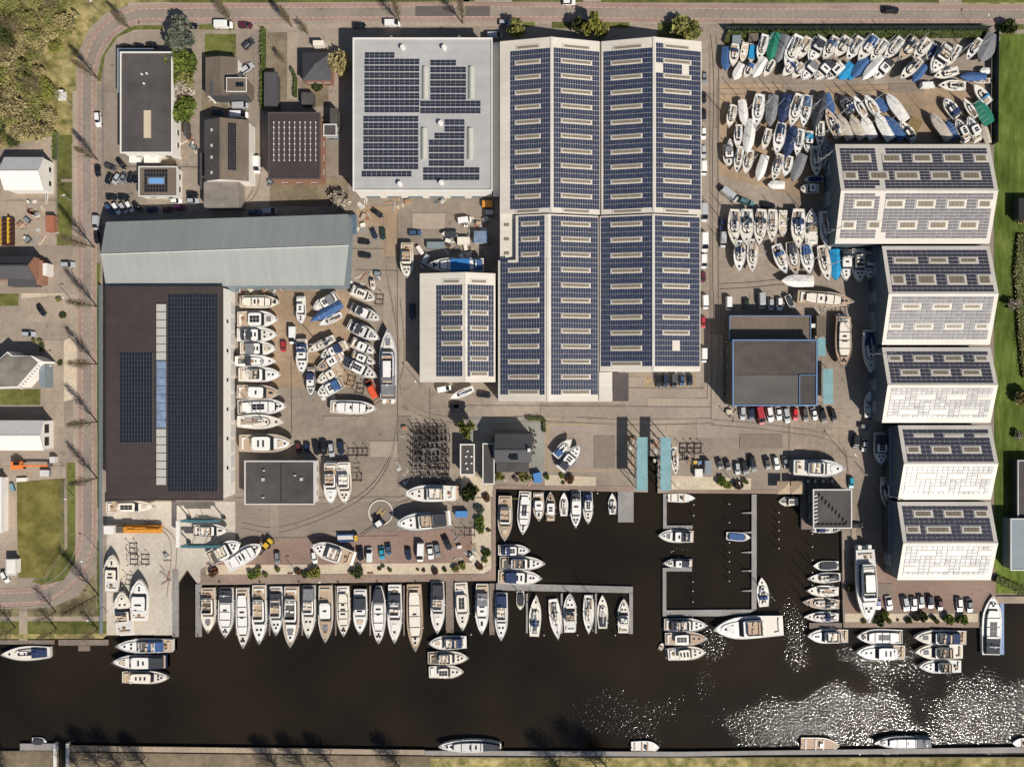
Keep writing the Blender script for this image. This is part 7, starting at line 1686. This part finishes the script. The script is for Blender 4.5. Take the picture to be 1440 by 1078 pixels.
for j in range(8):
    for i in range(4):
        x = 588.5 + i * 12.0 + (j % 2) * 1.2; y = 606 + j * 9.6
        if j > 6 and i < 1: continue
        for lev in range(3 if j < 6 else 2):
            cradle(x + cr.uniform(-1, 1), y + cr.uniform(-1, 1), lev * .75, cr.uniform(-.06, .06), 'black steel cradle in the big stack, %s column, %s row, %s layer' % (ORD[i], ORD[j], ('bottom', 'middle', 'top')[lev]), 'cradles in the big stack', s=.88)
for i, (x, y, a, w_) in enumerate([(497, 635, 0, 'beside the trailer pair of yachts, upper'), (510, 635, 0, 'beside the trailer pair of yachts, upper right'), (501, 658, 1.57, 'beside the trailer pair of yachts, middle'), (502, 670, 0, 'beside the trailer pair of yachts, lowest'), (494, 535, 1.3, 'between leaning yachts and the orange van'), (507, 546, 1.4, 'left of the orange van'),
                                   (534, 421, 1.5, 'right of the cream yacht under the green hall'), (188, 770, 1.57, 'upper one on the concrete apron'), (189, 786, 1.57, 'lower one on the concrete apron'), (205, 786, 1.57, 'right one on the concrete apron'), (183, 815, 1.4, 'between the two apron yachts'), (648, 747, 0, 'on the quay yard left'), (661, 747, 0, 'on the quay yard right'),
                                   (961, 630, 1.57, 'left of the cradle line by the lift shed'), (972, 630, 1.57, 'middle of the cradle line by the lift shed'), (981, 630, 1.57, 'right of the cradle line by the lift shed'), (960, 641, 0, 'lower left by the lift shed'), (970, 641, 0, 'lower right by the lift shed'), (382, 421, 0, 'under the green hall edge near the brown hall'), (1182, 437, 0, 'behind the wooden cruiser'), (1026, 577, .8, 'at the corner of the works building')]):
    cradle(x, y, 0, a, 'steel cradle ' + w_, 'loose steel cradles')
# travel lift over the white yacht
t = thing('travel_lift', 'blue travel lift with white beam straddling a small white yacht', 'boat lift')
for y in (732, 767.5):
    a, c = at(254, y, 5), at(309, y, 5); s_ = MB().box(a[0], a[1] - .35, 5.0, c[0], a[1] + .35, 5.7); s_.build('side_beam', M_TEAL, t); s_ = MB().box(a[0] + 2, a[1] - .6, 4.2, c[0] - 2, a[1] + .6, 5.0).build('winch_housing', M_TEAL, t)
    for x in (256, 306): X, Y, _ = at(x, y, 5); MB().tube((X, Y, .8), (X, Y, 5), .22, .2, 6).build('leg', M_TEAL, t); MB().tube((X, Y - .3, .65), (X, Y + .3, .65), .65, .65, 12).build('wheel', M_BLACK, t)
a, c = at(250.5, 732, 6.2), at(250.5, 769, 6.2); MB().box(a[0] - .5, c[1], 5.7, a[0] + .5, a[1], 6.6).build('cross_beam', M_WALL, t)
for x in (272, 290): a, c = at(x, 733, 3), at(x, 767, 3); MB().tube((a[0], a[1], 5), (a[0], (a[1] + c[1]) / 2, .6), .08).tube((a[0], c[1], 5), (a[0], (a[1] + c[1]) / 2, .6), .08).build('sling', M_BLACK, t)
# orange crane truck
X, Y, _ = at(189, 744, 2); t = thing('crane_truck', 'orange crane truck with white cab at the top of the apron', 'crane truck', (X, Y, 0), 0)
MB().box(-7.5, -1.2, .8, 8, 1.2, 1.6).build('chassis', M_ORANGE, t); MB().box(-8.8, -1.25, .6, -5.8, 1.25, 3.0).build('cab', M_WALL, t); MB().box(-8.85, -1.1, 1.9, -8.3, 1.1, 2.8).build('windscreen', M_GLASS, t); MB().box(-3, -.9, 1.6, -.2, .9, 2.8).build('crane_house', M_ORANGE, t)
MB().tube((-1.5, 0, 2.9), (8.6, 0, 2.6), .42, .28, 6).build('boom', M_ORANGE, t); MB().box(-5.5, -1, 1.6, -3.4, 1, 2.3).build('engine', M_INNER, t); MB().box(3.5, -1.1, 1.6, 7.5, 1.1, 1.9).build('rear_deck', M_ORANGE, t)
for x in (-7.3, -3.8, 2.5, 4.0, 6.5):
    for y in (-1.05, 1.05): MB().tube((x, y - .2, .55), (x, y + .2, .55), .55, .55, 10).build('wheel', M_BLACK, t)
# reach stacker with grey and blue container frame
X, Y, _ = at(489, 757, 2); t = thing('lifting_frame', 'long blue and grey lifting trailer with yellow end near the yacht', 'trailer', (X, Y, 0), .02)
MB().box(-3.4, .8, .7, 2.8, 1.15, 1.3).box(-3.4, -1.15, .7, 2.8, -.8, 1.3).build('side_beam', mat('blue_machine_paint', (.04, .09, .25), .4, .1, 1), t); MB().box(-3.4, -.75, .6, 2.6, .75, .95).build('floor', M_OFF, t); MB().box(2.0, -.9, .95, 2.8, .9, 1.9).build('end_block', M_FLOWER, t)
for x in (-2.6, 2.2):
    for y in (-1, 1): MB().tube((x, y - .15, .4), (x, y + .15, .4), .4, .4, 10).build('wheel', M_BLACK, t)
X, Y, _ = at(531, 737, 2); t = thing('tractor', 'small dark tractor with white cab roof on the helipad circle', 'tractor', (X, Y, 0), math.atan2(28, 38))
MB().box(-1.4, -.6, .7, 1.8, .6, 1.5).build('body', mat('dark_blue_paint', (.02, .04, .10), .4, .1, 1), t); MB().box(-.3, -.7, 1.5, 1.3, .7, 2.5).build('cab', M_GLASS, t); MB().box(-.4, -.8, 2.5, 1.4, .8, 2.62).build('cab_roof', M_WALL, t); MB().tube((-1.4, 0, .6), (-6.8, 0, .7), .09).build('drawbar', M_BLACK, t)
for x, y, r_ in ((-.8, -1, .5), (-.8, 1, .5), (1.2, -1, .75), (1.2, 1, .75)): MB().tube((x, y - .2, r_), (x, y + .2, r_), r_, r_, 12).build('wheel', M_BLACK, t)
X, Y, _ = at(376, 765, 1.5); t = thing('forklift', 'yellow forklift with long black forks beside the leaning yacht', 'forklift', (X, Y, 0), math.radians(228))
MB().box(-1.8, -.9, .5, 1.2, .9, 1.6).build('body', M_BLACK, t); MB().box(-1.9, -.9, .8, -.9, .9, 1.9).build('counterweight', M_FLOWER, t); MB().box(-.6, -.75, 2.6, .9, .75, 2.7).build('cab_roof', M_FLOWER, t); MB().box(-.5, -.7, 1.6, .8, .7, 2.6).build('cab', M_GLASS, t); MB().box(1.2, -.7, .3, 1.4, .7, 3.4).build('mast', M_BLACK, t)
for y in (-.45, .45): MB().box(1.4, y - .09, .25, 4.6, y + .09, .33).build('fork', M_BLACK, t)
for x in (-1.2, .8):
    for y in (-.95, .95): MB().tube((x, y - .2, .45), (x, y + .2, .45), .45, .45, 10).build('wheel', M_BLACK, t)
# blue parked trailer, blue bin, tanks, crates
def box_thing(name, label, cat, px, py, lx, ly, h, m, m2, ang=0, ribs=3, z=0.0, lid=True):
    X, Y, _ = at(px, py, h * .6); t = thing(name, label, cat, (X, Y, z), ang); MB().box(-lx / 2, -ly / 2, .08, lx / 2, ly / 2, h - .08).build('body', m, t)
    if lid: MB().box(-lx / 2 - .04, -ly / 2 - .04, h - .08, lx / 2 + .04, ly / 2 + .04, h).build('lid', m2, t)
    q = MB()
    for i in range(ribs): x = -lx / 2 + lx * (i + .5) / ribs; q.box(x - .05, -ly / 2 - .06, .1, x + .05, ly / 2 + .06, h + .03)
    q.build('rib', m2, t); MB().box(-lx / 2, -ly / 2, 0, lx / 2, ly / 2, .08).build('base', M_INNER, t); return t
M_LBLUE = mat('light_blue_tarp', (.06, .22, .48), .5, .12, 1)
box_thing('covered_trailer', 'light blue covered trailer at the upper right of the quay yard', 'trailer', 649, 722, 3.6, 1.8, 1.8, M_LBLUE, M_LBLUE, 0)
box_thing('water_tank', 'light blue ribbed tank standing beside the club house', 'tank', 756, 671, 2.4, 2.9, 1.8, M_LBLUE, M_LBLUE, math.radians(12), 5)
box_thing('container', 'grey cabinet beside the lift shed cradles', 'container', 995, 657, 1.8, 4.2, 1.9, M_OFF, M_WALLG, 0); box_thing('container', 'pale crate left of the grey cabinet by the lift sheds', 'crate', 982, 664.5, 2.2, 2.4, 1.6, M_OFF, M_SEATW, 0)
box_thing('crate', 'small yellow crate by the lift sheds', 'crate', 977.5, 649.5, 1, .9, .9, M_FLOWER, M_FLOWER, 0, 2); box_thing('crate', 'small blue crate by the lift sheds', 'crate', 983.5, 650, 1.1, .9, .9, mat('blue_machine_paint', (.04, .09, .25)), M_BLUE, 0, 2)
box_thing('container', 'long grey open container in the workshop yard', 'container', 613, 345, 5.4, 1.9, 1.6, M_WALLG, M_WALLG, 0, 6); box_thing('container', 'cream box in the workshop yard', 'container', 652, 339, 3.7, 2.2, 1.8, M_SEAT, M_CREAM, 0, 3); box_thing('container', 'pale glass roofed hut in the workshop yard', 'hut', 676.5, 334, 4.2, 3.6, 2.2, M_OFF, M_ICE, 0, 6)
box_thing('trailer_box', 'narrow white trailer leaning beside the cream yacht', 'trailer', 591, 352, 1.1, 2.8, 1.2, M_WALL, M_WALL, math.radians(35), 2); box_thing('container', 'orange open skip at the hall wall in the upper yard', 'skip', 685.5, 287, 3.0, 2.0, 1.5, M_ORANGE, M_ORANGE, 0, 3); box_thing('container', 'grey box below the orange skip', 'container', 688, 299, 2.4, 1.4, 1.4, M_WALLG, M_STEEL, 0, 3)
box_thing('container', 'blue roofed shed at the right end of the green hall', 'shed', 496, 316, 2.5, 5.6, 2.4, M_WALLG, mat('blue_grey_roof', (.09, .13, .19), .5, .1, 1), 0, 4); box_thing('container', 'orange brown container beside the left road ditch', 'container', 72.5, 315, 2.4, 4.8, 2.2, mat('rust_orange', (.34, .13, .07), .7, .15, 1), mat('rust_orange', (.34, .13, .07)), 0, 5)
box_thing('transformer_box', 'white box cabinet at the edge of the wood beside the road', 'cabinet', 85.5, 134, 2.3, 2.6, 1.9, M_WALL, M_WALL, 0, 2); box_thing('white_tank', 'white tank container below the office block', 'tank', 215, 225, 4.6, 2.1, 2.0, M_CREAM, M_WALL, 0, 7); box_thing('container', 'white framed skip left of the cream tank', 'skip', 191, 225, 3.6, 1.8, 1.4, M_OFF, M_WALL, 0, 4)
box_thing('bale', 'big shiny brown tarpaulin heap among the masts by the top solar hall', 'heap', 1284, 177, 4.6, 3.8, 1.2, mat('ochre_tarpaulin', (.20, .14, .05), .6, .15, 1), mat('ochre_tarpaulin', (.20, .14, .05)), math.radians(60), 1)
for i, (x, y, lx, ly, c) in enumerate([(1035, 57, 2.6, 2.4, M_WALLG), (1058.5, 54, 2.9, 2.2, M_TANROOF)]): box_thing('garden_hut', '%s small flat hut between hedge and top boats' % ('grey' if i == 0 else 'brown'), 'hut', x, y, lx, ly, 2, c, c, 0, 2)
# machines at the left plot
X, Y, _ = at(24, 654, 1.5); t = thing('excavator', 'orange excavator with a long orange arm at the left plot', 'excavator', (X, Y, 0), 0)
MB().box(-1.5, -1.2, .9, 1.5, 1.2, 2.2).build('body', mat('bright_orange_paint', (.80, .22, .05), .4, .1, 1), t); MB().box(-.2, .2, 2.2, 1.3, 1.1, 3.0).build('cab', M_GLASS, t); MB().box(1.2, -.35, 1.6, 9.5, .15, 2.1).build('arm', mat('bright_orange_paint', (.8, .22, .05)), t)
for y in (-1.2, .8): MB().box(-1.8, y, 0, 1.8, y + .5, .85).build('track', M_BLACK, t)
MB().box(9.3, -.6, .4, 10.2, .5, 1.5).build('bucket', M_INNER, t)
box_thing('container', 'grey crate on the left plot beneath the excavator arm', 'crate', 64, 665, 2.7, 1.9, 1.4, M_WALLG, M_OFF, 0, 3); box_thing('trailer_box', 'white heap of bags above the dry lawn', 'heap', 31, 674, 3.0, 1.1, .8, M_WALL, M_WALL, .05, 3); box_thing('cabinet', 'pale cabinet at the fence corner of the left plot', 'cabinet', 75.5, 646, 1.6, 1.8, 1.7, M_OFF, M_OFF, 0, 2); box_thing('trailer_box', 'teal machine part on the left paved lot', 'machine', 17.5, 685, 1.0, 2.2, 1.0, M_TEAL, M_TEALROOF, .3, 3)
# stacked clutter: planks, pallets, spars; each lifts away
cl = random.Random(9)
AREAS = [((655, 305, 694, 330), 22, 'in the upper right of the workshop yard'), ((625, 338, 690, 362), 24, 'between cream box and blue covered yacht'), ((500, 300, 520, 325), 8, 'beside the blue roofed shed'), ((495, 383, 535, 405), 10, 'at the corner of the green hall'), ((545, 276, 575, 292), 7, 'under the left doors of grey hall'),
         ((612, 280, 632, 290), 5, 'under the middle doors of grey hall'), ((505, 280, 518, 292), 5, 'at the lower left corner of grey hall'), ((40, 280, 72, 312), 14, 'between white barn and ditch'), ((28, 315, 78, 342), 14, 'right of the tank rack'), ((640, 755, 668, 790), 12, 'on the brick quay yard'), ((228, 780, 240, 820), 7, 'on the apron beside the lift pier'),
         ((428, 385, 440, 398), 4, 'at the green hall wall'), ((250, 190, 278, 225), 8, 'between office block and workshop'), ((960, 640, 980, 652), 6, 'by the cradles near lift sheds'), ((298, 138, 318, 150), 5, 'on the terrace of the grey house'), ((370, 252, 385, 262), 3, 'below the brown studded house'), ((335, 405, 400, 411), 9, 'along the green hall wall'), ((1018, 574, 1034, 590), 6, 'at the works building corner'), ((452, 548, 480, 562), 6, 'left of the steel cradles'), ((1140, 430, 1165, 442), 5, 'above the works annex'), ((560, 590, 574, 690), 8, 'left of the cradle stack'), ((700, 668, 745, 682), 5, 'before the club house'), ((880, 600, 895, 680), 7, 'under the left lift shed'), ((918, 600, 929, 680), 7, 'between the lift sheds')]
MC = [M_WOOD, M_OFF, M_WALL, M_RUST, M_STEEL, M_SEAT, M_WALLG, M_TEAK, mat('rust_orange', (.34, .13, .07)), M_CREAM]
MW = ['brown wooden', 'pale grey', 'white', 'rusty', 'galvanised', 'beige', 'blue grey', 'timber', 'orange brown', 'cream']
for (x0, y0, x1, y1), n, w_ in AREAS:
    pts = sorted([(cl.uniform(x0, x1), cl.uniform(y0, y1)) for _ in range(n)])
    for i, (x, y) in enumerate(pts):
        k = cl.randrange(10); X, Y, _ = at(x, y); a = cl.uniform(0, 3.14); st = cl.random()
        kind = 'pallet' if st < .35 else 'beam stack' if st < .7 else 'crate'
        t = thing({'pallet': 'pallet', 'beam stack': 'beam_stack', 'crate': 'crate'}[kind], '%s %s %s, %s from the left' % (MW[k], kind, w_, ORD[i]), kind, (X, Y, 0), a, 'clutter ' + w_)
        if kind == 'pallet':
            for q in range(5): MB().box(-.6, -.45 + q * .2, .12, .6, -.32 + q * .2, .15).build('slat', MC[k], t)
            MB().box(-.6, -.45, 0, -.48, .48, .12).box(.48, -.45, 0, .6, .48, .12).box(-.06, -.45, 0, .06, .48, .12).build('bearer', MC[k], t)
        elif kind == 'beam stack':
            L = cl.uniform(1.5, 3.4)
            for q in range(3): MB().box(-L / 2 + cl.uniform(-.2, .2), -.3 + q * .22, 0, L / 2 + cl.uniform(-.2, .2), -.14 + q * .22, .18).build('beam', MC[k], t)
            MB().box(-L / 2.3, -.12, .18, L / 2.2, .04, .34).build('beam', MC[(k + 1) % 10], t)
        else:
            s = cl.uniform(.5, 1.0); MB().box(-s, -s * .7, .05, s, s * .7, .9).build('body', MC[k], t); MB().box(-s * .9, -s * .6, .9, s * .9, s * .6, .95).build('lid', MC[(k + 3) % 10], t)
# benches and bollards along the quay
for i, x in enumerate((309, 366, 421, 476, 531, 585, 640)):
    X, Y, _ = at(x, 817.5); t = thing('bollard', 'small black mooring bollard on the quay edge, %s from the left' % ORD[i], 'bollard', (X, Y, 0), 0, 'bollards on the long quay'); MB().tube((0, 0, 0), (0, 0, .45), .16, .14, 8).build('post', M_BLACK, t); MB().tube((0, 0, .45), (0, 0, .56), .24, .2, 8).build('cap', M_BLACK, t)
for i, (x, y) in enumerate(((521.5, 806), (642, 803.5), (409.5, 806.5))):
    X, Y, _ = at(x, y); t = thing('bench', 'dark bench in the quay garden, %s from the left' % ORD[[1, 2, 0][i]], 'bench', (X, Y, 0), 0, 'benches in the quay garden')
    for q in range(3): MB().box(-.9, -.25 + q * .18, .42, .9, -.11 + q * .18, .46).build('slat', M_WOOD, t)
    for x_ in (-.7, .7): MB().box(x_ - .05, -.25, 0, x_ + .05, .25, .42).build('leg', M_BLACK, t)
# terrace tables
for i, (x, y) in enumerate([(748, 606), (750, 612), (747, 617), (751, 621), (749, 629), (748, 637), (1120, 676), (1135, 676), (1145, 676), (1156, 676), (1169, 676)]):
    X, Y, _ = at(x, y); t = thing('table', 'small terrace table, %s counted from the club house terrace' % ORD[i], 'table', (X, Y, .05), 0, 'terrace tables'); MB().tube((0, 0, .68), (0, 0, .72), .45, .45, 10).build('top', M_WALL if i > 5 else M_INNER, t); MB().tube((0, 0, 0), (0, 0, .68), .05).build('leg', M_BLACK, t)
    for a in (0, 2.1, 4.2): c_ = thing('chair', 'small dark chair, %s side of the %s terrace table' % ( ('right', 'upper left', 'lower left')[int(a / 2)], ORD[i]), 'chair', (X + math.cos(a) * .75, Y + math.sin(a) * .75, .05), a, 'terrace chairs'); MB().box(-.2, -.2, .42, .2, .2, .46).build('seat', M_INNER, c_); MB().box(.16, -.2, .46, .2, .2, .85).build('backrest', M_INNER, c_); MB().box(-.16, -.16, 0, .16, .16, .42).build('frame', M_BLACK, c_)
